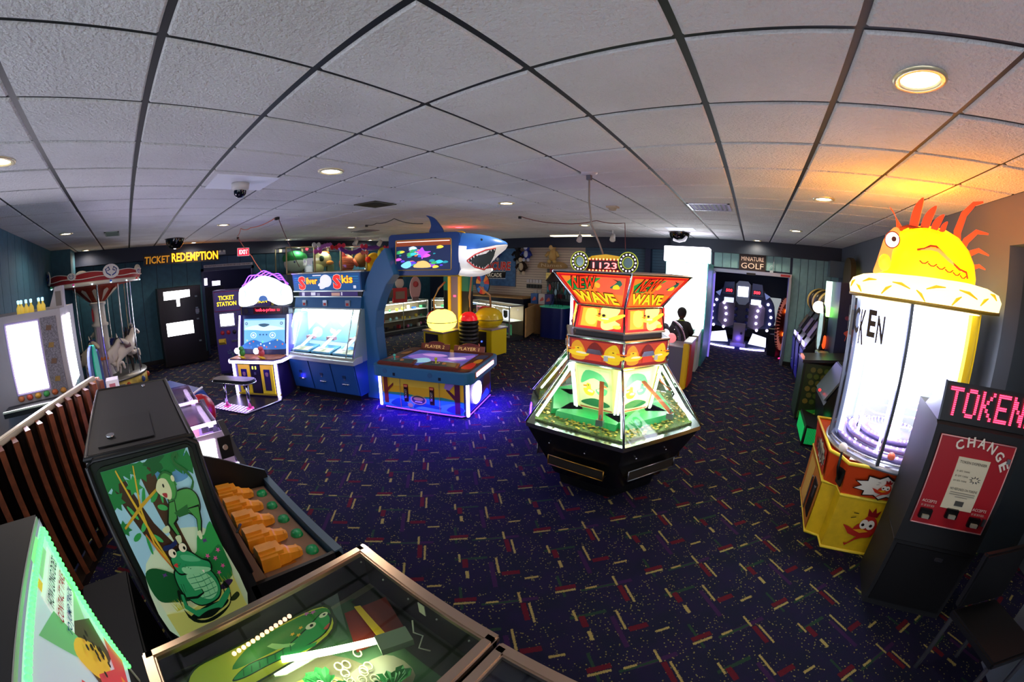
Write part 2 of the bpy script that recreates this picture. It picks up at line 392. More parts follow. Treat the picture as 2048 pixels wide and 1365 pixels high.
wso = wall('wall_south', X0, -2.6, Y0 - .15, Y0, NAVY); boards(wso, (-2.6, Y0), (X0, Y0), .1, HC, TEAL_SHADED, .4)
struct('trim_1', MB().box(-10.3, -9.55, Y0, Y0 + .42, 0, HC), TEAL_SHADED)
we = struct('wall_east', MB().box(X1, X1 + .15, 3.15, Y1, 0, HC).box(X1, X1 + .15, 1.9, 3.15, 2.46, HC).box(X1, X1 + .15, -.4, 1.9, 0, HC), mat('#5b636c', .6, bump=(60, .2, .002)))
struct('wall_alcove', MB().box(X1 + .9, X1 + 1., 1.8, 3.3, 0, HC).box(X1 + .15, X1 + .9, 1.8, 1.9, 0, HC).box(X1 + .15, X1 + .9, 3.15, 3.25, 0, HC), mat('#39454c', .6))
# soffits
struct('trim_2', MB().box(X0, X0 + .42, Y0 + .01, Y1, 2.5, HC), NAVY); struct('trim_3', MB().box(X0 + .42, -2.0, 9.85, 10.085, 2.53, HC), NAVY)
struct('trim_4', MB().box(-2., X1, 9.58, 9.74, 2.51, HC), mat('#1c2836', .6))
struct('baseboard_north', MB().box(.98, X1, 9.70, 9.735, 0, .1).box(-2., -.98, 9.70, 9.735, 0, .1), BLACK)
struct('baseboard_west', MB().box(X0 + .013, X0 + .04, Y0 + .1, 1.9, 0, .1).box(X0 + .013, X0 + .04, 3.4, Y1 - .1, 0, .1), BLACK)
# golf doorway: chrome frame, dark room behind
dj = struct('door_1', MB().box(-.97, -.91, 9.66, 9.92, 0, 2.12), mat('#7d8a9c', .3, .6)); part('door_jamb', MB().box(.91, .97, 9.66, 9.92, 0, 2.12), mat('#7d8a9c', .3, .6), dj)
part('door_header', MB().box(-.97, .97, 9.64, 9.92, 2.05, 2.13), mat('#8f97a8', .3, .6), dj)
part('door_closer', MB().box(-.12, .1, 9.58, 9.64, 2.03, 2.08), BLACK, dj); part('header_plate', MB().box(.7, .93, 9.62, 9.64, 2.06, 2.11), mat('#b3262c', .4), dj, 'small red plate on the header')
struct('wall_golf_room', MB().box(-2.6, 2.4, 13.6, 13.75, 0, HC).box(-2.75, -2.6, 9.9, 13.75, 0, HC).box(2.4, 2.55, 9.9, 13.75, 0, HC), mat('#0d1c3c', .5))
struct('wall_far_hall', MB().box(-14.1, -14., 1., 4.5, 0, HC).box(-14., X0 - .15, .9, 1., 0, HC).box(-14., X0 - .15, 4.5, 4.6, 0, HC), mat('#2a2f45', .6))
# far doorway beside the ticket machines
dj = struct('door_2', MB().box(X0 - .02, X0 + .05, 1.88, 1.95, 0, 2.2), mat('#20365c', .4)); part('door_jamb', MB().box(X0 - .02, X0 + .05, 3.3, 3.37, 0, 2.2), mat('#20365c', .4), dj)
part('door_header', MB().box(X0 - .02, X0 + .05, 1.88, 3.37, 2.13, 2.2), mat('#20365c', .4), dj)

# ------------------------------------------------------------------ ceiling fittings
def downlight():
    t = thing('recessed_light', 'x', 'ceiling light', (0, 0, HC), 0, 'round recessed ceiling lights')
    part('trim_ring', MB().lathe([(.075, .02), (.083, -.012), (.11, -.010), (.112, .0)], n=24), mat('#e6d9b0', .3, .5), t)
    part('lens', MB().lathe([(0, -.004), (.04, -.007), (.078, -.002)], n=20), E('#fff1dc', 20.), t)
    lamp('SPOT', t, (0, 0, -.02), 42, '#ffe9cf', .07, spot=165)
    return t
LN = {(1.58, .71): 'large one above the token machine', (4.14, .72): 'one above the chicken machine side aisle', (6.98, .74): 'one in front of the black coin machines', (9.75, 1.64): 'small one in the far right corner', (9.35, .1): 'one just before the golf doorway',
      (1.58, -2.95): 'large one in the middle of the ceiling, left of the hook', (4.13, -3.0): 'one right of the shark table', (7.03, -3.2): 'one beyond the octagonal machine', (-.87, -3.0): 'one cut by the left picture edge',
      (-.95, -6.95): 'one above the white prize cabinets', (-.95, -10.2): 'one left of the carousel canopy', (1.58, -6.8): 'one left of the hanging power cords', (1.6, -10.15): 'small one behind the ticket redemption sign end',
      (4.12, -10.1): 'one in front of the plush cases', (4.23, -6.95): 'one right of the dark ceiling vent', (6.9, -10.2): 'tiny one above the plush wall'}
dl = downlight()
for i, ((y, x), s) in enumerate(LN.items()):
    o = dl if i == 0 else dup(dl, (x, y, HC)); o.location = (x, y, HC); o['label'] = 'round recessed ceiling light, ' + s
o = thing('red_recessed_light', 'recessed ceiling light glowing red above the shark table', 'ceiling light', (-5.75, 6.2, HC)); part('trim_ring', MB().lathe([(.075, .02), (.083, -.012), (.11, -.010), (.112, .0)], n=24), WHITE, o)
part('lens', MB().lathe([(0, -.004), (.078, -.002)], n=20), E('#ff3040', 8.), o); lamp('POINT', o, (0, 0, -.08), 9, '#ff2a3a', .05)
# ================================================================== octagonal-looking coin pusher "NEW WAVE" (six sides)
def hexpt(k, r, z, a0=-62.): a = R(a0 + 60 * k); return Vector((r * cos(a), r * sin(a), z))
def frameloop(pts, r=.008, m=None):
    mb = MB(); n = len(pts)
    for i in range(n): mb.tube([pts[i], pts[(i + 1) % n]], r, 6, m)
    return mb
t = thing('coin_pusher_island', 'black six-sided coin pusher with flared red lit canopy in the middle of the carpet', 'arcade machine', (-1.16, 3.3, 0))
H = lambda r, z: [hexpt(k, r, z) for k in range(6)]
part('plinth', MB().hull(H(.50, 0), H(.53, .13)), BLACK, t)
part('cabinet', MB().hull(H(.575, .13), H(.87, .66)), mat('#0c0d0f', .25), t, 'flared black lower cabinet')
mb = MB()
for z, r in ((.685, .885),): 
    a, b = H(r, z - .025), H(r, z + .012)
    mb.hull(a, b)
part('chrome_rim', mb, CHROME, t)
mb = MB().hull(H(.80, .70), H(.80, .715)); part('playfield_floor', mb, mat('#5a6a24', .5, vary=.6, bump=(60, .5, .01)), t, 'green and gold printed playfield under the glass')
mb = MB()
for k in range(6): mb.tube([hexpt(k, .885, .70), hexpt(k, .49, 1.2)], .011, 6)
for z, r in ((1.2, .49), (1.42, .505), (1.48, .455), (1.68, .42), (1.955, .665)): mb2 = frameloop(H(r, z), .012); mb.v, mb.f, mb.m = mb.v + mb2.v, mb.f + [[i + len(mb.v) for i in f] for f in mb2.f], mb.m + mb2.m
for k in range(6): mb.tube([hexpt(k, .49, 1.2), hexpt(k, .50, 1.42)], .012, 6); mb.tube([hexpt(k, .45, 1.48), hexpt(k, .415, 1.68), hexpt(k, .66, 1.955)], .011, 6)
part('chrome_frame', mb, CHROME, t)
part('neck_band', MB().hull(H(.44, 1.425), H(.43, 1.478)), BLACK, t); part('shoulder_top', MB().hull(H(.50, 1.42), H(.50, 1.428)), STEEL, t)  # plain black neck between shoulder and canopy
part('lid', MB().hull(H(.655, 1.95), H(.655, 1.965)), mat('#8f8678', .5), t)
part('middle_core', MB().hull(H(.478, 1.205), H(.488, 1.415)), mat('#6b1218', .4), t)
part('inner_core', MB().hull(H(.36, .715), H(.43, 1.2)), mat('#d9cf8c', .5, emit=.5), t, 'printed core behind the glass')
part('canopy_core', MB().hull(H(.44, 1.482), H(.405, 1.68)).hull(H(.405, 1.68), H(.645, 1.95)), mat('#a01218', .4), t)
def duck(x, y, s, c1='#ffd21c', c2='#16120c', fl=1):
    """small cartoon bird: body, head, bill"""
    return [(c1, smooth([(x + fl * a * s, y + b * s) for a, b in [(-.5, .1), (-.3, -.3), (.25, -.35), (.5, 0), (.2, .15), (.15, .5), (-.15, .55), (-.2, .2)]])), ('#ff8a12', [(x + fl * a * s, y + b * s) for a, b in [(-.15, .42), (-.5, .38), (-.45, .28), (-.15, .3)]]), (c2, disc(x - .02 * fl * s, y + .42 * s, .05 * s, n=8)), ('#f4efc8', smooth([(x + fl * a * s, y + b * s) for a, b in [(-.1, -.05), (.3, -.1), (.35, .05), (0, .1)]]))]
for k in range(6):
    # side faces
    a0, a1 = hexpt(k, .885, .70), hexpt(k + 1, .885, .70); b0, b1 = hexpt(k, .49, 1.2), hexpt(k + 1, .49, 1.2)
    part('glass_pane', MB().quad(a0, a1, b1, b0), glass('#f4fff4', .12), t)
    # light tubes and playfield dividers
    p = hexpt(k, .80, .73); q = hexpt(k, .45, 1.17); part('light_tube', MB().cyl(p * .98 + Vector((0, 0, .02)), q, .013, n=8), E('#dcffe4', 9. if k in (0, 5, 1) else 5.), t)
    mid0, mid1 = hexpt(k, .79, .72), hexpt(k + 1, .79, .72); c = (mid0 + mid1) / 2; d = (mid1 - mid0).normalized(); inn = Vector((-c.x, -c.y, 0)).normalized()
    part('bulldozer_shelf', MB().hull([c + d * s * .28 + inn * w + Vector((0, 0, .0)) for s, w in ((-1, .12), (1, .12), (1, .4), (-1, .4))], [c + d * s * .28 + inn * w + Vector((0, 0, .05)) for s, w in ((-1, .14), (1, .14), (1, .4), (-1, .4))]), mat('#1f9c55', .35), t)
    tk = MB()
    for j in range(60):
        aa = c + d * random.uniform(-.32, .32) + inn * random.uniform(.0, .12) + Vector((0, 0, .004 + random.uniform(0, .008))); tk.cyl(aa, aa + Vector((random.uniform(-.001, .001), 0, .003)), .0125, n=8)
    part('coins', tk, mat('#c8a24a', .35, .9), t, 'heap of brass coins', stuff=True)
    part('coin_slide', MB().plate([c + d * .16 + inn * .05 + Vector((0, 0, .09)), c + d * .20 + inn * .05 + Vector((0, 0, .09)), c + d * .05 + inn * .36 + Vector((0, 0, .36)), c + d * .01 + inn * .36 + Vector((0, 0, .36))], .01), mat('#b04a2a', .4), t)
    part('slide_bracket', MB().box(-.03, .03, -.02, .02, 0, .05).cyl((0, 0, .05), (0, 0, .09), .01, n=8), STEEL, t, loc=tuple(c + d * .17 + inn * .06 + Vector((0, 0, .05))))
    # inner printed card
    i0, i1 = hexpt(k, .365, .76), hexpt(k + 1, .365, .76); j0 = hexpt(k, .43, 1.17)
    U = (i1 - i0); N = Vector((i0.x + i1.x, i0.y + i1.y, 0)).normalized()
    art(t, i0 + N * .012, U, j0 - i0, [('#e8dba0', rect(.05, .95, .02, .98)), ('#b5482c', rect(.08, .92, .04, .07)), ('#f0e7b0', rect(.1, .9, .1, .93)), ('#58b47a', smooth([(.15, .6), (.5, .75), (.85, .6), (.7, .85), (.3, .9)]))] + duck(.35, .45, .3, '#f2d43a') + duck(.68, .5, .3, '#6bc98a', fl=-1) + [('#2a6b44', smooth([(.12, .18), (.5, .3), (.88, .2), (.7, .12), (.3, .12)]))], emit=.8 if k == 0 else .08, name='printed_card'); part('card_light', MB().cyl(i0 + N * .03, j0 + N * .03, .011, n=6).cyl(i1 + N * .03, hexpt(k + 1, .43, 1.17) + N * .03, .011, n=6), E('#e8fff0', 6. if k == 0 else 1.3), t)
    # middle band picture, coin plate
    m0, m1 = hexpt(k, .50, 1.21), hexpt(k + 1, .50, 1.21); mt = hexpt(k, .505, 1.41); U = m1 - m0; N = Vector((m0.x + m1.x, m0.y + m1.y, 0)).normalized()
    art(t, m0, U, mt - m0, [('#8c1a20', rect(.02, .98, .02, .98)), ('#c8431f', rect(.06, .94, .12, .92)), ('#e8a21c', smooth([(.08, .15), (.3, .12), (.32, .5), (.2, .9), (.07, .7)])), ('#f2c61c', smooth([(.7, .15), (.93, .12), (.94, .6), (.85, .9), (.68, .6)]))] + duck(.2, .4, .42) + duck(.82, .4, .42, fl=-1) + [('#7a2016', smooth([(.36, .5), (.5, .92), (.66, .5)])), ('#d8402a', rect(.4, .62, .15, .4))], emit=.35, name='printed_panel')
    c = (m0 + m1) / 2 + N * .004; d = U.normalized(); up = (mt - m0).normalized()
    part('coin_entry', MB().hull([c + d * s * .075 + up * h + N * .0 for s, h in ((-1, .085), (1, .085), (.7, .125), (-.7, .125))], [c + d * s * .075 + up * h + N * .018 for s, h in ((-1, .085), (1, .085), (.7, .125), (-.7, .125))]), CHROME, t)
    part('score_window', MB().hull([c + d * s + up * h for s, h in ((.085, .04), (.12, .04), (.12, .08), (.085, .08))], [c + d * s + up * h + N * .01 for s, h in ((.085, .04), (.12, .04), (.12, .08), (.085, .08))]), mat('#cfd6da', .4), t)
    # lit canopy, upper flare and lower straight panel
    f0, f1 = hexpt(k, .405, 1.685), hexpt(k + 1, .405, 1.685); g0 = hexpt(k, .65, 1.945); g1 = hexpt(k + 1, .65, 1.945)
    N = ((f1 - f0).cross(g0 - f0)).normalized()
    fm = MB(); fm.quad(f0, f1, g1, g0)
    part('canopy_panel', fm, E('#f0541c', 1.0), t, 'red flared sign panel')
    O = f0 + N * .002; Uf = f1 - f0; Vf = (g0 + g1) / 2 - (f0 + f1) / 2; O = (f0 + f1) / 2 - Uf * .5 + N * .002
    w = lambda x, y: (.5 + (x - .5) * (1 + .60 * y), y)
    W_ = lambda P: [w(*p) for p in P]
    art(t, O, Uf, Vf, [('#c8141a', W_([(.02, .02), (.98, .02), (.98, .98), (.02, .98)])), ('#ff7a24', W_([(.06, .05), (.94, .05), (.94, .92), (.06, .92)])), ('#ff5a3c', W_([(.5, .45), (.93, .4), (.93, .91), (.55, .91)])), ('#1f8f3c', W_([(.07, .72), (.1, .5), (.3, .5), (.62, .9), (.2, .86)])),
        ('#1e5f50', smooth(W_([(.72, .62), (.80, .6), (.90, .72), (.86, .86), (.80, .74)]))), ('#f2cf20', smooth(W_([(.77, .58), (.87, .6), (.84, .72), (.78, .68)]))), ('#2a1510', W_([(.76, .9), (.84, .8), (.85, .84)])),
        ('#ffb030', smooth(W_([(.50, .62), (.56, .6), (.58, .72), (.52, .76)])))], emit=.8, name='sign_artwork')
    def tri_(a, b): p = w(a, b); return O + Uf * p[0] + Vf * p[1]
    txt(t, 'NEW', tri_(.08, .52), tri_(.56, .56) - tri_(.08, .52), tri_(.2, .93) - tri_(.13, .52), BLACK, shear=.35, bold=.075, base=.006)
    txt(t, 'NEW', tri_(.10, .54), tri_(.54, .59) - tri_(.10, .54), tri_(.21, .91) - tri_(.14, .54), E('#ff3a10', .8), bold=.02, shear=.35, base=.008)
    txt(t, 'WAVE', tri_(.08, .12), tri_(.92, .07) - tri_(.08, .12), tri_(.08, .49) - tri_(.08, .10), mat('#6a2408', .5), bold=.08, base=.006)
    txt(t, 'WAVE', tri_(.09, .13), tri_(.91, .08) - tri_(.09, .13), tri_(.09, .47) - tri_(.09, .12), E('#ffc81e', 1.0), bold=.035, base=.008)
    f0, f1 = hexpt(k, .45, 1.487), hexpt(k + 1, .45, 1.487); g0 = hexpt(k, .418, 1.677); U = f1 - f0
    N = U.cross(g0 - f0).normalized()
    art(t, f0 + N * .003, U, g0 - f0, [('#c01418', rect(.0, 1, .0, 1)), ('#e85a1c', rect(.07, .93, .1, 1)), ('#ffb62a', rect(.12, .45, .12, .9)), ('#ffe65a', smooth([(.2, .4), (.22, .85), (.4, .85), (.42, .3), (.3, .2)])), ('#fff08a', smooth([(.5, .95), (.85, .95), (.78, .5), (.9, .3), (.7, .05), (.55, .1), (.52, .5)])), ('#ffe03a', smooth([(.62, .3), (.95, .65), (.9, .75), (.6, .45)]))] + duck(.55, .5, .32, '#ffe24a', '#1a0c04') + [('#1c0c06', disc(.47, .68, .03)), ('#1c0c06', disc(.56, .63, .035, .06)), ('#e0e048', disc(.85, .2, .08))], emit=.95, name='sign_artwork')
    # payout trough below the rim
    c0, c1 = hexpt(k, .70, .36), hexpt(k + 1, .70, .36); c = (c0 + c1) / 2; d = (c1 - c0).normalized(); N = Vector((c.x, c.y, 0)).normalized()
    o = part('payout_tray', MB().hull([c + d * s * .26 + N * a + Vector((0, 0, z)) for s, a, z in ((-1, -.02, -.05), (1, -.02, -.05), (1, .06, -.05), (-1, .06, -.05))], [c + d * s * .26 + N * a + Vector((0, 0, z)) for s, a, z in ((-1, -.02, -.044), (1, -.02, -.044), (1, .06, -.044), (-1, .06, -.044))])
             .hull([c + d * s * .26 + N * .056 + Vector((0, 0, z)) for s, z in ((-1, -.05), (1, -.05), (1, .03), (-1, .03))], [c + d * s * .26 + N * .06 + Vector((0, 0, z)) for s, z in ((-1, -.05), (1, -.05), (1, .03), (-1, .03))]), mat('#4a473f', .3, .7), t, bevel=0)
    fr = MB()
    for q0, q1 in (((-.265, -.055), (.265, -.055)), ((.265, -.055), (.265, .035)), ((.265, .035), (-.265, .035)), ((-.265, .035), (-.265, -.055))): fr.tube([c + d * q0[0] + N * .062 + Vector((0, 0, q0[1])), c + d * q1[0] + N * .062 + Vector((0, 0, q1[1]))], .005, 6)
    part('tray_edge', fr, BRASS if k % 2 else STEEL, o)
    for s in (-.3, .12):
        b_ = (hexpt(k, .80, .53) + hexpt(k + 1, .80, .53)) / 2 + d * s * .8 + N * .01; part('bolt', MB().ball(b_, .009, n=8, h=6), CHROME, t)
for k in (0, 5, 1, 2, 3, 4): lamp('POINT', t, tuple((hexpt(k, .62, .95) + hexpt(k + 1, .62, .95)) / 2), 4 if k == 0 else 2, '#e8ffe0', .05)
# number display with two ring speakers on the lid
dsp = part('counter_box', MB().prx([(-.05, 0), (.05, 0), (.05, .10), (-.05, .10)], -.16, .16), mat('#8a1414', .4), t, 'red number display box', loc=(.0, -.30, 1.965)); dsp.rotation_euler = (0, 0, R(-5))
art(dsp, (-.155, -.051, .005), (.31, 0, 0), (0, 0, .09), [('#1c0404', rect(.02, .98, .12, .88))]); txt(dsp, '1123', (-.1, -.053, .022), (.22, 0, 0), (0, 0, .05), E('#ff5a5a', 6.), bold=.01)
ob = MB()
for i in range(9): ob.ball((-.13 + i * .032, -.055, .098), .008, n=8, h=6); ob.ball((-.13 + i * .032, -.055, .004), .008, n=8, h=6)
part('marquee_bulbs', ob, E('#ff8a5a', 4.), dsp)
part('yellow_arch', MB().plate([(x, .0, z) for x, z in [(-.17, .1), (.17, .1), (.13, .125), (0, .14), (-.13, .125)]], .02), mat('#d8b41c', .4, emit=.3), dsp)
for sx in (-1, 1):
    o = part('ring_light', MB().lathe([(.045, 0), (.08, -.008), (.085, .01), (.045, .012), (.045, 0)], n=24), mat('#26222a', .4), dsp, 'round ring light with small lamps'); o.location = (sx * .22, -.055, .075); o.rotation_euler = (R(90), 0, 0)
    part('ring_rim', MB().tube([(.045 * cos(a / 12 * pi), .045 * sin(a / 12 * pi), .014) for a in range(24)], .004, 6, cyclic=True).tube([(.084 * cos(a / 12 * pi), .084 * sin(a / 12 * pi), .012) for a in range(24)], .004, 6, cyclic=True), mat('#c8d84a', .3, .5, emit=.3), o)
    l = MB()
    for j in range(14): l.ball((.065 * cos(j * pi / 7), .065 * sin(j * pi / 7), .012), .007, n=6, h=5)
    part('ring_lamps', l, E('#f0dcff', 5.), o); part('speaker_mirror', MB().lathe([(0, .004), (.044, .004)], n=20), mat('#9fb8b8', .2, .6), o)


# ================================================================== chicken coin machine (right)
t = thing('chicken_coin_game', 'yellow chicken-topped coin machine with lit round glass drum against the right wall', 'arcade machine', (0, 0, 0)); YEL, ORG = mat('#e0b818', .4), mat('#cf4416', .4)
lo = [(.85, 3.06), (.97, 3.03), (.98, 2.89), (1.27, 2.88), (2.0, 2.88), (2.05, 3.8), (.85, 3.8)]
up0 = [(.86, 3.06), (.965, 3.02), (.975, 2.895), (1.27, 2.885), (2.0, 2.885), (2.05, 3.8), (.86, 3.8)]
up1 = [(.83, 3.03), (.90, 2.96), (.95, 2.84), (1.27, 2.83), (2.0, 2.83), (2.05, 3.8), (.83, 3.8)]
part('lower_cabinet', MB().prz(lo, .0, .49), mat('#d8b218', .4, vary=.12), t, 'yellow lower cabinet')
part('upper_cabinet', MB().hull([(x, y, .5) for x, y in up0], [(x, y, .77) for x, y in up1]), ORG, t, 'orange control band')
for z, L, n in ((.012, lo, 'edge_trim'), (.5, lo, 'edge_trim'), (.78, up1, 'edge_trim')): part(n, MB().tube([(x, y, z) for x, y in L], .014, 6, cyclic=True), mat('#f0d43a', .35), t)
# front (x-) face prints and coin door
art(t, (.845, 3.78, .02), (0, -.70, 0), (0, 0, .46), [('#c87a2c', rect(0, 1, 0, 1)), ('#e0b45a', rect(.12, .5, .05, .95)), ('#b84a18', smooth([(.55, .3), (.75, .2), (.9, .5), (.8, .8), (.6, .7)]))])
part('coin_door', MB().box(.835, .846, 3.14, 3.3, .1, .42), mat('#15120c', .4), t); part('door_strip', MB().box(.83, .84, 3.36, 3.39, .06, .38), STEEL, t); part('coin_slot_plate', MB().box(.828, .84, 3.16, 3.2, .28, .38), STEEL, t)
jag = lambda cx, cy, rx, ry, n, k=.75: [(cx + rx * (1 if i % 2 else k) * cos(2 * pi * i / n), cy + ry * (1 if i % 2 else k) * sin(2 * pi * i / n)) for i in range(n)]
N_ = Vector((-.99, 0, -.1))
art(t, (.852, 3.75, .53), (-.008, -.68, 0), (-.018, 0, .22), [('#c8381a', rect(.02, .98, .02, .98)), ('#15100c', jag(.62, .5, .36, .47, 22)), ('#e8e0cc', jag(.62, .5, .33, .42, 22))], base=.008)
txt(t, 'BONUS', (.832, 3.53, .60), (-.004, -.40, 0), (-.01, 0, .10), mat('#2a2420', .5), bold=.03, base=.012)
def rooster(x, y, s, fl=1, body='#b8281c'):
    q = lambda P: smooth([(x + fl * a * s, y + b * s) for a, b in P]); p = lambda P: [(x + fl * a * s, y + b * s) for a, b in P]
    return [(body, q([(-.1, -.35), (.3, -.3), (.42, 0), (.3, .3), (.05, .4), (-.12, .15), (-.3, -.1)])), ('#8a1216', p([(.0, .38), (-.05, .62), (.1, .5), (.16, .68), (.24, .5), (.36, .6), (.3, .36)])), (body, p([(-.1, -.2), (-.45, -.05), (-.65, .0), (-.4, -.28), (-.15, -.35)])), (body, p([(-.05, -.3), (-.3, -.6), (-.42, -.62), (-.35, -.7), (-.1, -.45), (.1, -.35)])),
            ('#efe8d8', disc(x + fl * -.02 * s, y + .1 * s, .13 * s, .16 * s)), ('#efe8d8', disc(x + fl * .18 * s, y + .1 * s, .13 * s, .16 * s)), ('#120c0a', disc(x + fl * -.05 * s, y + .08 * s, .05 * s)), ('#120c0a', disc(x + fl * .2 * s, y + .08 * s, .05 * s)), ('#e8a21c', p([(-.02, -.05), (-.3, -.12), (-.05, -.2), (.2, -.12)])), ('#15100c', line(p([(-.35, .3), (-.5, .25)]), .02 * s)), ('#15100c', line(p([(-.3, .42), (-.46, .42)]), .02 * s))]
art(t, (1.04, 2.874, .02), (.44, 0, 0), (0, 0, .44), rooster(.50, .55, .62), base=.004)
art(t, (.99, 2.855, .52), (.9, 0, 0), (0, -.04, .23), [('#15100c', jag(.32, .5, .29, .5, 20, .72)), ('#ece6d6', jag(.32, .5, .27, .44, 20, .72))], base=.006)
art(t, (1.16, 2.853, .53), (.24, 0, 0), (0, -.035, .21), rooster(.5, .5, .62, body='#c8341c'), base=.02, step=.0004)
part('instruction_card', MB().hull([(.96, 2.9, .785), (1.25, 2.87, .785), (1.25, 2.97, .80), (1.02, 3.02, .80)], [(.96, 2.9, .79), (1.25, 2.87, .79), (1.25, 2.97, .806), (1.02, 3.02, .806)]), mat('#f1ece6', .4), t, 'white instruction card')
part('joystick', MB().tube([(.935, 2.94, .60), (.90, 2.93, .70), (.895, 2.93, .83)], [.018, .012, .009], 8), BLACK, t).data.name = 'joystick'
part('joystick_knob', MB().ball((.893, 2.93, .86), .036), mat('#efe6e0', .35), t, 'white ball knob'); part('joystick_slot', MB().hull([(.935, 2.98, .56), (.955, 2.89, .56), (.965, 2.885, .70), (.93, 2.98, .70)], [(.925, 2.975, .56), (.945, 2.885, .56), (.955, 2.88, .70), (.92, 2.975, .70)]), BLACK, t)
CX, CY, CR = 1.385, 3.30, .52
part('drum_deck', MB().lathe([(0, .78), (CR + .03, .78), (CR + .03, .80), (CR, .82), (CR - .02, .80), (0, .80)], (CX, CY, 0), 40), mat('#9fa4b0', .3, .6), t)
part('glass_drum', MB().lathe([(CR, .82), (CR, 1.93)], (CX, CY, 0), 36, a0=R(80), a1=R(330)), glass('#eef2ff', .12, 'drum_glass'), t, 'curved clear drum wall')
part('drum_lip', MB().tube([(CX + (CR + .005) * cos(R(a)), CY + (CR + .005) * sin(R(a)), .84) for a in range(80, 331, 10)], .008, 6), mat('#cfd2dc', .2, .8), t)
for a in (245, 180): part('drum_seam', MB().box(-.012, .012, -.012, .012, .80, 1.94), mat('#6c7078', .3, .8), t, loc=(CX + (CR + .01) * cos(R(a)), CY + (CR + .01) * sin(R(a)), 0))
part('back_post', MB().box(1.84, 1.92, 3.16, 3.22, .78, 1.94), YEL, t, 'yellow back post'); part('back_panel', MB().box(1.50, 1.9, 3.66, 3.70, .8, 1.94).box(1.86, 1.9, 3.22, 3.7, .8, 1.94), mat('#c8d0d0', .5), t)
art(t, (1.86, 3.23, .82), (0, .42, 0), (0, 0, 1.1), [('#d8e0dc', rect(0, 1, 0, 1)), ('#4a7a6a', [(.1, .3), (.5, .4), (.4, .7), (.6, .75), (.5, .9), (.15, .8)]), ('#c8d43a', smooth([(.3, .5), (.6, .6), (.5, .8), (.2, .7)])), ('#d88a5a', disc(.6, .93, .2, .06))])
art(t, (1.885, 3.65, .82), (-.4, 0, 0), (0, 0, 1.1), [('#b4c8be', rect(0, 1, 0, 1)), ('#7aa088', [(.1, .3), (.5, .4), (.4, .7), (.6, .75), (.5, .9), (.15, .8)]), ('#dce84a', smooth([(.3, .5), (.8, .6), (.7, .8), (.2, .7)]))])
part('light_column', MB().cyl((CX + .0, CY, .82), (CX + .0, CY, 1.93), .075, n=16), E('#f4f2ff', 10.), t); part('column_tube', MB().cyl((CX - .33, CY - .12, .84), (CX - .33, CY - .12, 1.92), .012, n=8).cyl((CX - .2, CY - .33, .84), (CX - .2, CY - .33, 1.92), .010, n=8), E('#dfe2ff', 9.), t)
for a in (120, 150, 178, 305): part('column_tube', MB().cyl((CX + .44 * cos(R(a)), CY + .44 * sin(R(a)), .84), (CX + .44 * cos(R(a)), CY + .44 * sin(R(a)), 1.92), .022, n=8), E('#dfe2ff', 2.2), t)
part('drum_glow_panel', MB().lathe([(.48, .84), (.48, 1.92)], (CX, CY, 0), 20, a0=R(60), a1=R(185)), mat('#a8b4d0', .4, emit=.25), t, 'pale glowing panel added to brighten the drum')  # glowing sheet added to whiten the left of the drum
part('drum_ceiling', MB().lathe([(0, 1.925), (CR, 1.925)], (CX, CY, 0), 30), E('#fffbe8', 5.), t)
for z, r, c in ((.86, .44, '#ffb89c'), (.90, .36, '#e6c8ff'), (.93, .26, '#cfd4ff')):
    part('turntable_ring', MB().lathe([(r - .06, z - .02), (r + .02, z - .03), (r + .03, z), (r - .06, z)], (CX, CY, 0), 40), mat('#8a7aa8', .3, .3), t)
    l = MB()
    for j in range(44): l.ball((CX + r * cos(2 * pi * j / 44), CY + r * sin(2 * pi * j / 44), z + .008), .010, n=6, h=5)
    part('ring_lamps', l, E(c, 7.), t)
part('turntable', MB().lathe([(0, .95), (.2, .94), (.24, .86)], (CX, CY, 0), 30), mat('#9aa0c8', .3, .5), t); part('red_ball_marker', MB().ball((CX - .12, CY - .45, .88), .03), mat('#d8603a', .4), t)
lt = MB()
for z, r in ((1.05, .34), (1.12, .30)): lt.tube([(CX + r * cos(R(a)), CY + r * sin(R(a)), z + .02 * sin(R(a * 3))) for a in range(0, 360, 12)], .006, 6, cyclic=True)
part('neon_ring', lt, E('#ff9ad8', 5.), t); lamp('POINT', t, (CX - .2, CY - .3, 1.4), 14, '#f0f0ff', .12)
lx = lambda a, r=CR + .006: Vector((CX + r * cos(R(a)), CY + r * sin(R(a)), 0))
for i, ch in enumerate('CHICKEN'):
    a = 163 + i * 9.4; o_ = lx(a) + Vector((0, 0, (1.62 if i in (0, 4) else 1.66) + (.02 if i % 2 else -.01))); d_ = (lx(a + 7) - lx(a)); txt(t, ch, o_ + Vector((cos(R(a)), sin(R(a)), 0)) * .012 + Vector((0, 0, -.01)), d_ * (1.2 if i % 2 else .95), (0, 0, .25 if i in (0, 4) else .19), mat('#2a1c14', .5), bold=.03, name='sticker_letter')
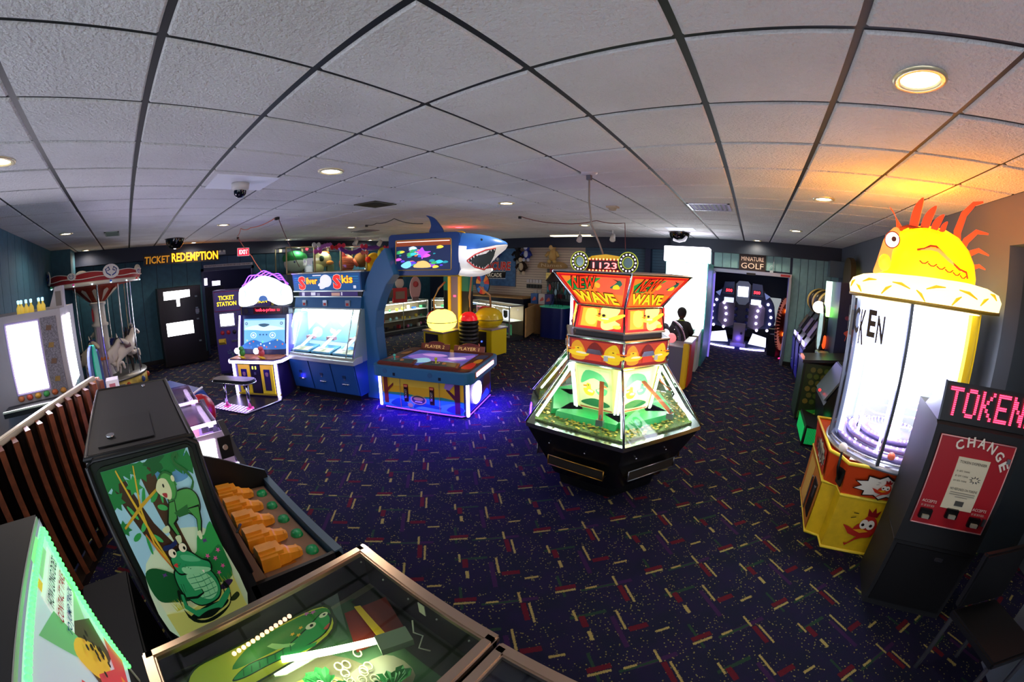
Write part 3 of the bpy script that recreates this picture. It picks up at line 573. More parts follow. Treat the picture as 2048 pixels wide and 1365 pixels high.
# canopy, glowing dome with face, wing and feather cut-outs
CN = E('#ffe89a', 2.6, '#f4e48a')
part('canopy_base', MB().lathe([(0, 1.935), (.50, 1.935), (.615, 1.945), (.615, 1.965), (0, 1.965)], (CX + .06, CY, 0), 36), mat('#a88a2c', .4), t, 'tan underside rim')
pr = [(.60, 1.965), (.612, 2.03), (.585, 2.08), (.50, 2.115), (.40, 2.13)]
mb = MB(); nseg = 48; vs = []
for r, z in pr:
    for i in range(nseg): a = 2 * pi * i / nseg; rr = r * (1 + .035 * abs(sin(a * 4)) - .02); vs.append((CX + .06 + rr * cos(a), CY + rr * sin(a), z))
mb.add(vs, [(j * nseg + i, j * nseg + (i + 1) % nseg, (j + 1) * nseg + (i + 1) % nseg, (j + 1) * nseg + i) for j in range(len(pr) - 1) for i in range(nseg)], None, True)
part('nest_skirt', mb, CN, t, 'glowing cream nest skirt')
st = MB()
def cyl_pt(a, z, r=.622): return Vector((CX + .06 + r * cos(R(a)), CY + r * sin(R(a)), z))
for a, z, l, tl_ in ((185, 2.03, 8, 1), (196, 2.0, 7, -1), (207, 2.06, 13, .4), (222, 2.01, 7, 1.2), (232, 2.05, 12, -.6), (245, 2.0, 6, -1.3), (254, 2.06, 12, .5), (268, 2.0, 6, 1.2), (276, 2.05, 14, -.8), (290, 2.02, 7, 1), (300, 2.06, 9, -.7)):
    P = []
    for s in (0, .5, 1): P.append(cyl_pt(a + l * (s - .5), z + .05 * tl_ * (s - .5) + .02 * (.5 - abs(s - .5)), .626))
    st.tube(P, [.004, .011, .004], 6)
part('straw_marks', st, E('#e8a818', 1.1), t)
part('body_dome', MB().lathe([(.40, 2.10), (.405, 2.17), (.385, 2.27), (.335, 2.37), (.26, 2.45), (.16, 2.50), (.06, 2.52), (0, 2.523)], (CX + .06, CY, 0), 36), E('#ffb400', 1.35, '#ffc818'), t, 'glowing yellow chicken body')
lamp('POINT', t, (CX + .06, CY, 2.62), 26, '#ff7a10', .2); lamp('POINT', t, (CX - .50, CY - .05, 2.38), 12, '#ff9a14', .12); lamp('POINT', t, (CX + .25, CY - .55, 2.35), 9, '#ff8a14', .12)  # bare orange lamps added round the dome to colour the ceiling
def dome(a, z):
    import bisect
    prf = [(.405, 2.13), (.405, 2.17), (.385, 2.27), (.335, 2.37), (.26, 2.45), (.16, 2.50)]; z = max(2.13, min(z, 2.499))
    for (r0, z0), (r1, z1) in zip(prf, prf[1:]):
        if z0 <= z <= z1: r = r0 + (r1 - r0) * (z - z0) / (z1 - z0); break
    return Vector((CX + .06 + (r + .006) * cos(R(a)), CY + (r + .006) * sin(R(a)), z))
wg = MB(); wg.tube([dome(a, z) for a, z in ((236, 2.31), (244, 2.32), (251, 2.345), (258, 2.345), (266, 2.30), (275, 2.25), (285, 2.21), (295, 2.20), (297, 2.16))], .007, 6)
for a0 in range(240, 294, 9): wg.tube([dome(a0 + s * 9, 2.235 - (a0 - 240) * .0014 - .018 * sin(pi * s)) for s in (0, .33, .66, 1)], .004, 6)
part('wing_outline', wg, mat('#a82a10', .5, emit=.4), t); wf = MB(); wf.tube([dome(a, z) for a, z in ((240, 2.31), (251, 2.325), (260, 2.32), (272, 2.26), (288, 2.20))], [.003, .012, .014, .012, .003], 6); part('wing_feather', wf, E('#ff9a4a', 1.), t)
def cut(name, P, x, y, ang, m, th=.012, label=None, z=0):
    """vertical board cut to an outline; P in (along, height), plan position x,y and heading"""
    c, s_ = cos(R(ang)), sin(R(ang)); return part(name, MB().plate([(x + c * a, y + s_ * a, b + z) for a, b in P], th), m, t, label)
RO = E('#ff3a10', .8, '#e8401c')
# face disc standing at the left front of the dome
fx, fy = CX - .37, CY - .16
cut('face_board', smooth([(-.02, 2.12), (.0, 2.2), (.03, 2.30), (.06, 2.38), (.13, 2.45), (.17, 2.43), (.155, 2.35), (.12, 2.28), (.11, 2.2), (.06, 2.14)]), fx - .05, fy - .02, -35, E('#ffa04a', .8), label='orange face board with eye and beak')
o_ = Vector((fx + .045, fy - .10, 2.36)); nrm = Vector((-.57, -.82, 0)); part('eye', MB().cyl(o_, o_ + nrm * .012, .055, n=20), E('#fff4e0', 1.2), t); part('pupil', MB().cyl(o_ + nrm * .012 + Vector((.01, -.01, .005)), o_ + nrm * .016 + Vector((.01, -.01, .005)), .018, n=14), mat('#6a2a1c', .5), t)
part('eye_ring', MB().tube([o_ + nrm * .013 + Vector((.82, -.57, 0)) * (.057 * cos(a)) + Vector((0, 0, .057 * sin(a))) for a in [i * pi / 10 for i in range(20)]], .004, 6, cyclic=True), mat('#a82a10', .5, emit=.3), t)
part('beak', MB().ball((fx - .0, fy - .07, 2.2), .05, .03, .06), E('#ffc42a', 1.), t)
flame = lambda x, w, h, k: [(x, 0), (x + k * .3 * w, h * .45), (x + k * w, h * .8), (x + k * w * 2.1, h), (x + k * w * 1.2 + w * .5, h * .55), (x + w, 0)]
comb = MB()
for x, w, h, k in ((-.16, .05, .17, -.6), (-.06, .055, .24, 1), (.03, .05, .18, 1.2), (.11, .045, .12, 1.1), (.18, .035, .07, .8)):
    P = smooth(flame(x, w, h, k), 3); a = R(-35); comb.plate([(CX - .08 + cos(a) * p + 0, CY - .12 + sin(a) * p, 2.47 + q) for p, q in P], .012)
part('comb', comb, RO, t, 'red comb of flame-shaped boards'); part('comb_fringe', MB().tube([(CX - .2 + i * .06, CY - .06 - i * .03, 2.475 + .012 * (i % 2) + .01 * math.sin(i)) for i in range(6)], .012, 6), mat('#7a1c10', .5), t)
def blade(mb, x0, z0, pts, w):
    L = []; Rr = []
    for i, (a, b) in enumerate(pts):
        nx = pts[min(i + 1, len(pts) - 1)]; pv = pts[max(i - 1, 0)]; dx, dz = nx[0] - pv[0], nx[1] - pv[1]; l = math.hypot(dx, dz); ww = w * (1 - .8 * (i / (len(pts) - 1)) ** 2); L.append((a - dz / l * ww, b + dx / l * ww)); Rr.append((a + dz / l * ww, b - dx / l * ww))
    a_ = R(-30); mb.plate([(x0 + cos(a_) * p, CY - .12 + sin(a_) * p, z0 + q) for p, q in L + Rr[::-1]], .012)
tail = MB()
for pts, w in (([(0, 0), (.0, .12), (.05, .25), (.13, .33), (.2, .345)], .03), ([(.02, -.04), (.07, .06), (.15, .13), (.24, .12)], .026), ([(.04, -.1), (.10, -.03), (.17, .0), (.25, -.03)], .024), ([(.06, -.18), (.12, -.13), (.18, -.11), (.23, -.13)], .02)): blade(tail, CX + .27, 2.38, pts, w)
part('tail_feathers', tail, RO, t, 'red tail of curved boards')

# ================================================================== change machine
t = thing('token_change_machine', 'black floor-standing change machine with red face and red TOKENS display', 'change machine', (1.27, 2.33, 0), -6.7); w_ = .605
part('cabinet', MB().prx([(0, 0), (.44, 0), (.44, 1.36), (.03, 1.34), (0, 1.32)], 0, w_), BLK, t); part('kick_line', MB().box(-.003, w_ + .003, -.004, .3, .535, .545), mat('#060607', .5), t)
part('lower_door', MB().box(.03, w_ - .03, -.012, 0, .05, .52), mat('#0d0d0f', .4), t); part('door_latch', MB().box(.33, .39, -.022, -.01, .455, .485), CHROME, t, bevel=.003)
part('red_face_plate', MB().box(.045, w_ - .045, -.014, 0, .70, 1.27), mat('#a3141f', .4), t, 'red metal face plate')
fr = MB()
for a, b in (((.045, .70), (w_ - .045, .70)), ((w_ - .045, .70), (w_ - .045, 1.27)), ((w_ - .045, 1.27), (.045, 1.27)), ((.045, 1.27), (.045, .70))): fr.tube([(a[0], -.016, a[1]), (b[0], -.016, b[1])], .004, 6)
part('plate_edge', fr, mat('#d8a0a0', .4), t)
for i, ch in enumerate('CHANGE'):
    a = R(118 - i * 16.5); cx_, cz_ = .30 + .235 * cos(a), .995 + .235 * sin(a); s_ = .052; u = Vector((sin(a), 0, -cos(a))) * s_; v = Vector((cos(a), 0, sin(a))) * s_ * 1.15
    txt(t, ch, Vector((cx_, -.018, cz_)) - u / 2, u, v, mat('#e6dccb', .5), bold=.03, name='letter')
part('notice_card', MB().box(.20, .42, -.018, -.014, .83, 1.16), mat('#d8cfb0', .6), t, 'cream printed notice')
for z, s in ((1.125, 'TOKEN DISPENSER'), (.955, 'NO REFUNDS ON TOKENS')): txt(t, s, (.215, -.019, z), (.19, 0, 0), (0, 0, .016), BLACK, ext=.0005, base=.001)
for i, z in enumerate((1.07, 1.04, 1.01)): txt(t, '$%d  GETS  TOKENS' % (1, 5, 10)[i], (.215, -.019, z), (.09, 0, 0), (0, 0, .011), BLACK, ext=.0005, base=.001)
art(t, (.20, -.0185, .83), (.22, 0, 0), (0, 0, .33), [('#3a3a38', jag(.72, .62, .2, .08, 18, .45)), ('#d8cfb0', jag(.72, .62, .12, .045, 12, .7)), ('#4a4a44', rect(.38, .66, .08, .18)), ('#8a8576', rect(.1, .9, .33, .345)), ('#8a8576', rect(.1, .9, .29, .305)), ('#8a8576', rect(.3, .7, .25, .262))])
for x, l in ((.05, 'ACCEPTS'), (.41, 'ACCEPTS')): txt(t, l, (x + .015, -.016, .845), (.10, 0, 0), (0, 0, .018), mat('#e6dccb', .5), base=.002); txt(t, '$1 $5 $10 $20', (x + .02, -.016, .815), (.09, 0, 0), (0, 0, .016), mat('#c8b8a8', .5), base=.002)
for x, z in ((.075, .745), (.25, .775), (.425, .745)):
    o = part('bill_acceptor', MB().box(x, x + .085, -.035, -.012, z - .005, z + .06), mat('#0c0c0d', .3), t, bevel=.004); part('acceptor_mouth', MB().box(x + .02, x + .066, -.05, -.03, z + .005, z + .028), mat('#b8b4a0', .3, .4), o)
part('lock', MB().box(.52, .545, -.03, -.012, .76, .81).box(.52, .545, -.03, -.012, 1.17, 1.2), CHROME, t)
s_ = part('sign_box', MB().prx([(.02, 1.34), (.035, 1.565), (.30, 1.36)], .0 + .012, w_ + .12), BLACK, t, 'wedge shaped display box')
part('sign_side', MB().prx([(.015, 1.34), (.03, 1.57), (.31, 1.355)], .0, .012), mat('#4a4e58', .35, .5), t)
px = MB(); FONT = {'T': ['11111', '00100', '00100', '00100', '00100', '00100', '00100'], 'O': ['01110', '10001', '10001', '10001', '10001', '10001', '01110'], 'K': ['10001', '10010', '10100', '11000', '10100', '10010', '10001'], 'E': ['11111', '10000', '10000', '11110', '10000', '10000', '11111'], 'N': ['10001', '11001', '11001', '10101', '10011', '10011', '10001'], 'S': ['01111', '10000', '10000', '01110', '00001', '00001', '11110']}
def ledtext(mb, s, p0, dx, dz, nrm, r):
    k = 0; p0, dx, dz, nrm = map(Vector, (p0, dx, dz, nrm))
    for ch in s:
        for j, row in enumerate(FONT[ch]):
            for i, b in enumerate(row):
                if b == '1':
                    for a in (0, .5):
                        for b2 in (0, .5): c = p0 + dx * (k + i + a) + dz * (-j - b2); u, v = dx.normalized() * r, dz.normalized() * r; mb.add([c - u - v + nrm, c + u - v + nrm, c + u + v + nrm, c - u + v + nrm], [(0, 1, 2, 3)])
        k += 6.2
ledtext(px, 'TOKENS', (.045, .030, 1.535), (.0175, 0, 0), (0, .0012, .0235), (0, -.006, 0), .0041)
part('led_matrix', px, E('#ff2a48', 7.), t, 'red dot matrix word TOKENS', stuff=True); lamp('AREA', t, (.33, -.04, 1.45), 1.2, '#ff3050', .5, (R(-90), 0, 0), .15)
# ------------------------------------------------------------------ grown figures (skin modifier, baked to a mesh)
def skin(name, V, ED, RD, m, parent=None, sub=1, loc=None, label=None):
    me = bpy.data.meshes.new(name); me.from_pydata([tuple(v) for v in V], ED, []); ob = bpy.data.objects.new(name, me); COL.objects.link(ob)
    md = ob.modifiers.new('s', 'SKIN'); sv = me.skin_vertices[0].data
    for i, r in enumerate(RD): sv[i].radius = (r, r) if not isinstance(r, tuple) else r
    sv[0].use_root = True; md.use_smooth_shade = True
    if sub: s = ob.modifiers.new('u', 'SUBSURF'); s.levels = sub; s.render_levels = sub
    dg = bpy.context.evaluated_depsgraph_get(); dg.update(); n = bpy.data.meshes.new_from_object(ob.evaluated_get(dg)); bpy.data.objects.remove(ob); n.name = name
    n.materials.clear(); n.materials.append(m)
    for p in n.polygons: p.use_smooth = True
    return link(name, n, parent, loc, label)

# ================================================================== shark fishing table
t = thing('shark_video_table', 'blue shark video game table with aquarium screen, shark head and purple underglow', 'arcade machine', (-4.42, 3.04, 0), 20.2); SB = mat('#2f6c9c', .4); SD = mat('#123a78', .35)
part('cabinet', MB().box(.03, 1.34, .0, 1.03, .045, .50), mat('#1d2c55', .4), t); part('foot', MB().box(.1, 1.27, .07, .95, 0, .045), BLACK, t)
art(t, (.06, -.001, .05), (1.25, 0, 0), (0, 0, .44), [('#2f9a9a', rect(0, 1, 0, 1)), ('#e8b81c', [(0, .45), (.25, .5), (.5, .44), (.75, .5), (1, .42), (1, 1), (0, 1)]), ('#f0cc3a', [(.1, .7), (.8, .75), (.9, 1), (.1, 1)]), ('#57b8b0', smooth([(.0, .1), (.3, .3), (.6, .15), (.9, .35), (1, .1), (.6, .02)])), ('#1d5a70', smooth([(.1, .1), (.22, .3), (.35, .1), (.2, .02)])), ('#1d5a70', smooth([(.4, .02), (.5, .12), (.72, .1), (.7, .2), (.45, .22)])), ('#3a4ab0', smooth([(.8, .1), (.9, .3), (1, .2), (.95, .02)])),
    ('#7a2a1c', rect(.02, .075, .1, .98)), ('#7a2a1c', [(.075, .5), (.15, .72), (.15, .8), (.075, .62)]), ('#5a1c40', rect(.90, .96, .02, .98)), ('#5a1c40', [(.90, .45), (.80, .75), (.82, .8), (.90, .6)]), ('#b08ad0', [(.84, .75), (.9, .95), (.8, .98), (.78, .8)]), ('#c8b060', disc(.465, .33, .10, .16)), ('#3a3a3a', disc(.465, .33, .085, .13)), ('#b8a040', disc(.465, .36, .06, .06)), ('#e0e0d0', rect(.42, .51, .25, .28)), ('#b8a85a', disc(.36, .12, .035, .07)),
    ('#a88a50', rect(.235, .242, 0, 1)), ('#a88a50', rect(.72, .727, 0, .98)), ('#a88a50', rect(.24, .72, .0, .012))], base=.002)
for x in (.45, .85):
    o = part('ticket_slot', MB().box(x - .035, x + .035, -.014, 0, .15, .40), mat('#5a0c12', .35), t, bevel=.004); art(o, (x - .035, -.015, .15), (.07, 0, 0), (0, 0, .25), [('#c83a2a', rect(.0, 1, .9, 1)), ('#e88a5a', rect(.15, .85, .85, .95)), ('#1c0a0c', rect(.1, .9, .05, .8))]); txt(o, 'TICKET', (x + .015, -.017, .2), (0, 0, .13), (-.03, 0, 0), mat('#e8d8c8', .5))
def rr(x0, x1, y0, y1, r, n=5):
    P = []
    for cx, cy, a in ((x1 - r, y0 + r, -90), (x1 - r, y1 - r, 0), (x0 + r, y1 - r, 90), (x0 + r, y0 + r, 180)): P += [(cx + r * cos(R(a + 90 * i / n)), cy + r * sin(R(a + 90 * i / n))) for i in range(n + 1)]
    return P
part('table_rim', MB().prz(rr(-.07, 1.45, -.10, 1.12, .14), .50, .655), SB, t, 'thick light blue table rim', bevel=.008); RB = mat('#6a2a1a', .45)
for x in (.33, 1.02): part('rim_button', MB().box(x - .018, x + .018, -.106, -.098, .535, .575), mat('#0c1830', .4), t); 
for x in (.18, .88): part('rim_speaker', MB().cyl((x, -.099, .59), (x, -.104, .59), .035, n=16), mat('#2a5c8a', .5), t)
part('rust_bed', MB().prz(rr(-.02, 1.40, -.05, 1.07, .1), .655, .668), mat('#5c2418', .5, vary=.2), t)
art(t, (.18, .0, .669), (1.04, 0, 0), (0, .92, 0), [('#3a4a9a', rect(.02, .98, .05, .98)), ('#8a6ac8', smooth([(.05, .5), (.3, .85), (.6, .6), (.95, .9), (.9, .5), (.5, .35)])), ('#c89ae8', smooth([(.2, .7), (.45, .8), (.6, .7), (.4, .6)])), ('#9ad0e8', smooth([(.15, .25), (.35, .5), (.5, .3), (.3, .15)])), ('#d8c8f0', smooth([(.65, .6), (.85, .7), (.9, .6), (.75, .5)])), ('#5a8ac8', smooth([(.55, .2), (.7, .4), (.9, .3), (.8, .15)]))], emit=.55, name='table_screen', step=.0004)
for x in (.03, .68):
    o = part('control_panel', MB().prz([(x, -.02), (x + .56, -.02), (x + .50, .22), (x + .08, .22)], .67, .70), RB, t, 'rust-coloured player control panel'); part('panel_inlay', MB().prz([(x + .04, .0), (x + .52, .0), (x + .47, .19), (x + .1, .19)], .70, .703), mat('#1f4a50', .4, vary=.5), o)
    part('joystick', MB().cyl((x + .20, .10, .703), (x + .20, .10, .75), .012, n=8).ball((x + .20, .10, .765), .022, n=10, h=8), mat('#5ac8b8' if x < .1 else '#d8d83a', .3), o); part('collar', MB().lathe([(0, .704), (.05, .704), (.055, .71), (.04, .712)], (x + .20, .10, 0), 18), STEEL, o)
    part('fire_button', MB().lathe([(0, .72), (.022, .72), (.03, .704)], (x + .32, .10, 0), 14), mat('#b87a4a', .3), o)
art(t, (1.22, .0, .669), (.17, 0, 0), (0, 1.0, 0), [('#3a2010', rect(0, 1, 0, 1)), ('#d0281c', smooth([(.1, .1), (.9, .1), (.8, .35), (.3, .4)])), ('#d89a1c', smooth([(.4, .42), (.9, .4), (.9, .6), (.5, .6)])), ('#1c4a78', smooth([(.1, .65), (.8, .65), (.9, .85), (.2, .85)]))], step=.0004)
art(t, (-.01, .0, .669), (.17, 0, 0), (0, 1.0, 0), [('#4a2214', rect(0, 1, 0, 1)), ('#c0301c', smooth([(.1, .2), (.9, .2), (.8, .4), (.3, .4)])), ('#b87a2c', smooth([(.2, .6), (.9, .6), (.8, .8)]))], step=.0004)
for i, x in enumerate((.16, .74)):
    o = part('name_plate', MB().prx([(1.02, .67), (1.06, .67), (1.08, .75), (1.05, .75)], x, x + .50), mat('#8a3e24', .4), t); txt(o, 'PLAYER 2' if i == 0 else 'PLAYER 1', (x + .08, 1.018, .685), (.34, 0, 0), (0, .028, .045), mat('#f0c87a', .4, emit=.4), base=.006)
    part('plate_crest', MB().plate([(x + a, 1.055, .75 + b) for a, b in smooth([(.12, 0), (.2, .035), (.32, .035), (.4, 0)])], .02), mat('#7a2a1a', .4), o)
# corner light tubes, side lights, under glow
for x, n in ((.0, 'light_tube'), (1.345, 'light_tube')): part(n, MB().box(x, x + .04, -.018, .022, .04, .50), LEDW, t, 'vertical violet-white light tube', bevel=.008)
part('side_light_bar', MB().box(1.452, 1.462, .10, .80, .575, .625), LEDW, t); part('bar_frame', MB().box(1.448, 1.456, .06, .84, .56, .64), mat('#c87a2a', .4), t)
part('side_oval_light', MB().plate([(1.345, .38 + p, .27 + q) for p, q in smooth([(-.17, 0), (-.1, .12), (.1, .13), (.17, 0), (.1, -.14), (-.08, -.15)])], -.02), LEDW, t, 'glowing oval side window')
art(t, (1.341, .0, .05), (0, 1.03, 0), (0, 0, .44), [('#1c2c6a', rect(0, 1, 0, 1)), ('#4a2a18', smooth([(.6, .1), (.95, .2), (.9, .9), (.7, .8)])), ('#3a7a90', smooth([(.5, .05), (.9, .02), (.8, .3)]))])
ug = MB().tube([(.1, -.01, .035), (1.28, -.01, .035), (1.36, .1, .035), (1.36, .95, .035)], .008, 6); part('underglow_strip', ug, E('#5a2aff', 6.), t)
lamp('AREA', t, (.68, -.10, .30), 42, '#4214ff', 1.35, (R(-35), 0, 0), .06); lamp('AREA', t, (1.44, .5, .30), 45, '#4214ff', .06, (0, R(-35), 0), .95); lamp('AREA', t, (-.03, .5, .12), 25, '#4214ff', .10, (0, 0, 0), .9)
# arch carrying screen
AY0, AY1 = .50, .72
out = [(-.50, 0), (-.49, .6), (-.48, 1.1), (-.44, 1.5), (-.33, 1.82), (-.18, 2.08), (.0, 2.26)]; inn = [(.15, 1.88), (.02, 1.74), (-.08, 1.55), (-.16, 1.35), (-.19, 1.1), (-.16, .7), (-.12, 0)]
part('support_arch', MB().plate([(x, AY0, z) for x, z in out + inn], -.22), SB, t, 'curved blue support arch', bevel=.006)
mid = [((a[0] + b[0]) / 2 + .02, (a[1] + b[1]) / 2) for a, b in zip(out, inn[::-1])]
part('arch_inlay', MB().plate([(x, AY0 - .001, z) for x, z in [(a[0] * .45 + b[0] * .55, a[1] * .45 + b[1] * .55) for a, b in zip(out, inn[::-1])] + [(x - .012, z) for x, z in inn]], .012), mat('#24568c', .4), t)
art(t, (-.26, AY0 - .004, 1.0), (.09, 0, 0), (0, 0, .12), [('#cfdcf0', smooth([(.1, .1), (.4, .3), (.3, .6), (.8, .9), (.6, .5), (.9, .4)]))])
sc = part('screen_case', MB().pry(rr(-.04, 1.09, 1.855, 2.45, .06), .44, .62), SD, t, 'dark blue screen housing', bevel=.01)
part('case_edge', MB().tube([(x, .63, z) for x, z in rr(-.05, 1.10, 1.845, 2.46, .06)], .014, 6, cyclic=True), mat('#e0b020', .4), sc)
part('inner_bezel', MB().tube([(x, .438, z) for x, z in rr(.09, .97, 1.93, 2.36, .02)], .007, 6, cyclic=True), mat('#c8a24a', .3, .5), sc); random.seed(3)
fish = [('#0c1c40', rect(0, 1, 0, .86)), ('#7a3410', rect(0, 1, .80, 1)), ('#e8d8c8', rect(.02, .98, .93, .96))]
for i in range(46):
    x, y = random.uniform(.05, .95), random.uniform(.08, .75); s = random.uniform(.015, .06); fish.append((random.choice(['#e85ac8', '#3ac8d8', '#e8d03a', '#5a3ad8', '#38a85a', '#e87a3a', '#cfe8f0', '#2a6ad8', '#8a3ac0', '#1c8a9a']), smooth([(x - s * 1.6, y + s * .2), (x - s, y), (x - s * 1.5, y - s), (x, y - s * 1.1), (x + s * 1.3, y), (x, y + s * 1.2)], 3)))
fish += [('#b84ae0', smooth([(.42, .55), (.5, .75), (.55, .62), (.66, .6), (.55, .5), (.5, .35), (.47, .5)])), ('#d8b86a', smooth([(.35, .08), (.65, .08), (.6, .25), (.5, .3), (.4, .22)])), ('#7ad0e8', smooth([(.1, .15), (.25, .3), (.3, .15), (.2, .05)]))]
art(sc, (.095, .437, 1.935), (.87, 0, 0), (0, 0, .42), fish, 'aquarium_screen', emit=1.1, step=.0002); 
fp = smooth([(0, 0), (.02, .10), (-.01, .2), (-.06, .25), (.05, .215), (.14, .12), (.2, 0)]); part('dorsal_fin', MB().plate([(.62 + x, .52, 2.45 + z) for x, z in fp], -.04), SD, t, 'dark blue dorsal fin', bevel=.005)
# shark head: lofted cross sections along +x
def head_sec(x, zt, zb, w, n=36): return [Vector((x, .60 + w * cos(2 * pi * i / n), (zt + zb) / 2 + (zt - zb) / 2 * sin(2 * pi * i / n))) for i in range(n)]
secs = [(1.08, 2.44, 1.88, .17), (1.2, 2.43, 1.87, .185), (1.34, 2.41, 1.92, .17), (1.46, 2.385, 2.0, .14), (1.58, 2.35, 2.12, .10), (1.68, 2.31, 2.2, .055), (1.71, 2.285, 2.245, .02)]
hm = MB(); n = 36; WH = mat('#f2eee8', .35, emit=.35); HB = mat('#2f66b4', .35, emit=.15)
rings = [head_sec(*s) for s in secs]
for a, b in zip(rings, rings[1:]):
    for i in range(n):
        j = (i + 1) % n; zc = (a[i].z + a[j].z + b[i].z + b[j].z) / 4; mid_ = (max(v.z for v in a) * .62 + min(v.z for v in a) * .38)
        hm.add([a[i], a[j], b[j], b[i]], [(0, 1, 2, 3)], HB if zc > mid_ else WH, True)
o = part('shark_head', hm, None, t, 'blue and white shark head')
jaw = [(1.06, 1.95, 1.84, .15), (1.2, 1.93, 1.83, .15), (1.34, 1.93, 1.84, .12), (1.46, 1.945, 1.88, .08), (1.5, 1.95, 1.91, .04)]; jm = MB(); rings = [head_sec(*s) for s in jaw]
for a, b in zip(rings, rings[1:]):
    for i in range(n): j = (i + 1) % n; jm.add([a[i], a[j], b[j], b[i]], [(0, 1, 2, 3)], None, True)
part('lower_jaw', jm, WH, o)
mouth = [(1.22, 2.05), (1.32, 2.13), (1.46, 2.19), (1.585, 2.215), (1.56, 2.11), (1.50, 1.985), (1.44, 1.93), (1.32, 1.965)]
part('mouth', MB().plate([(x, .60 - .19 * (1 - (x - 1.2) * 1.35) - .012, z) for x, z in mouth], .012), mat('#12201c', .5), o, 'open dark mouth')
part('gums', MB().tube([(x, .60 - .19 * (1 - (x - 1.2) * 1.35) - .026, z) for x, z in mouth[:4]], .011, 6).tube([(x, .60 - .19 * (1 - (x - 1.2) * 1.35) - .026, z) for x, z in mouth[5:] + mouth[:1]], .012, 6), mat('#d84a42', .35), o)
th = MB()
for A, B, s in ((mouth[0], mouth[1], -1), (mouth[1], mouth[2], -1), (mouth[2], mouth[3], -1), (mouth[0], mouth[7], 1), (mouth[7], mouth[6], 1), (mouth[6], mouth[5], 1)):
    for k in range(3):
        f = (k + .5) / 3; x, z = A[0] + (B[0] - A[0]) * f, A[1] + (B[1] - A[1]) * f; y = .60 - .19 * (1 - (x - 1.2) * 1.35) - .03; dx, dz = (.012, -.035) if s < 0 else (.005, .035)
        th.add([(x - .013, y, z), (x + .013, y, z), (x + dx, y - .004, z + dz), (x, y + .014, z)], [(0, 1, 2), (0, 2, 3), (1, 3, 2), (0, 3, 1)])
part('teeth', th, mat('#f8f4e8', .3), o, stuff=True); part('eye', MB().ball((1.40, .45, 2.33), .016, n=8, h=6), BLACK, o)
lamp('POINT', t, (1.25, .2, 2.2), 2.2, '#dfe6ff', .05)

# ================================================================== SILVER SKIS three-player pusher
t = thing('winter_coin_pusher', 'wide blue three-player coin machine with red and yellow lettered marquee and white disc', 'arcade machine', (-6.11, 2.44, 0), 20.6); BL = mat('#2358a0', .4); W3 = 1.40
part('kick_base', MB().box(.03, W3 - .03, .06, .5, 0, .09), BLACK, t)
part('lower_cabinet', MB().prx([(.03, .09), (-.08, .60), (.52, .60), (.52, .09)], 0, W3), mat('#1c4a90', .4), t)
for i in range(3):
    x0 = .012 + i * W3 / 3; x1 = x0 + W3 / 3 - .024; o = part('door', MB().hull([(x0, .02, .11), (x1, .02, .11), (x1, -.082, .585), (x0, -.082, .585)], [(x0, .006, .11), (x1, .006, .11), (x1, -.096, .585), (x0, -.096, .585)]), BL, t, 'sloping blue door')
    c = (x0 + x1) / 2; part('handle_cup', MB().ball((c, -.035, .27), .075, .03, .018, n=16, h=8), CHROME, o); part('lock', MB().cyl((c, -.045, .35), (c, -.06, .35), .012, n=10), STEEL, o); part('badge', MB().box(c - .03, c + .03, -.064, -.05, .37, .41), mat('#15305c', .3), o)
part('control_ledge', MB().prx([(-.13, .60), (-.14, .655), (-.05, .70), (.1, .70), (.1, .60)], -.03, W3 + .03), mat('#b9c4c4', .35, .3), t, 'pale metal ledge')
gl = [(-.09, .70), (.17, 1.37)]
part('side_panel', MB().prx([(-.10, .68), (.16, 1.38), (.52, 1.38), (.52, .6), (.1, .60)], -.012, .0), mat('#8ea8b4', .4, .2), t); part('side_panel', MB().prx([(-.10, .68), (.16, 1.38), (.52, 1.38), (.52, .6), (.1, .60)], W3, W3 + .012), mat('#8ea8b4', .4, .2), t)
part('glass_pane', MB().quad((0, -.09, .70), (W3, -.09, .70), (W3, .17, 1.37), (0, .17, 1.37)), glass('#f4fbff', .1), t)
fr = MB()
for x in (-.004, W3 * .5 - .7 + .7 + .0, W3 + .004):
    if x != W3 * .5: fr.tube([(x, -.10, .69), (x, .16, 1.38)], .014, 6)
fr.tube([(0, -.10, .69), (W3, -.10, .69)], .013, 6).tube([(0, .16, 1.38), (W3, .16, 1.38)], .012, 6).tube([(W3 - .13, -.10, .69), (W3 - .13, .16, 1.38)], .010, 6)
part('metal_frame', fr, mat('#d4d8c4', .25, .8), t)
part('deck', MB().box(0, W3, -.08, .5, .69, .70), mat('#cfd8dc', .4), t); part('back_board', MB().box(0, W3, .46, .48, .70, 1.38), mat('#cfe0e8', .5), t)
part('snow_scene', MB().add([(x, .455, z) for x, z in [(0, .95), (.2, 1.12), (.38, 1.02), (.6, 1.22), (.8, 1.05), (1.0, 1.2), (1.2, 1.04), (1.4, 1.15), (1.4, .8), (0, .8)]], [tuple(range(10))]), mat('#8ab8d0', .5), t, 'blue mountain backdrop')
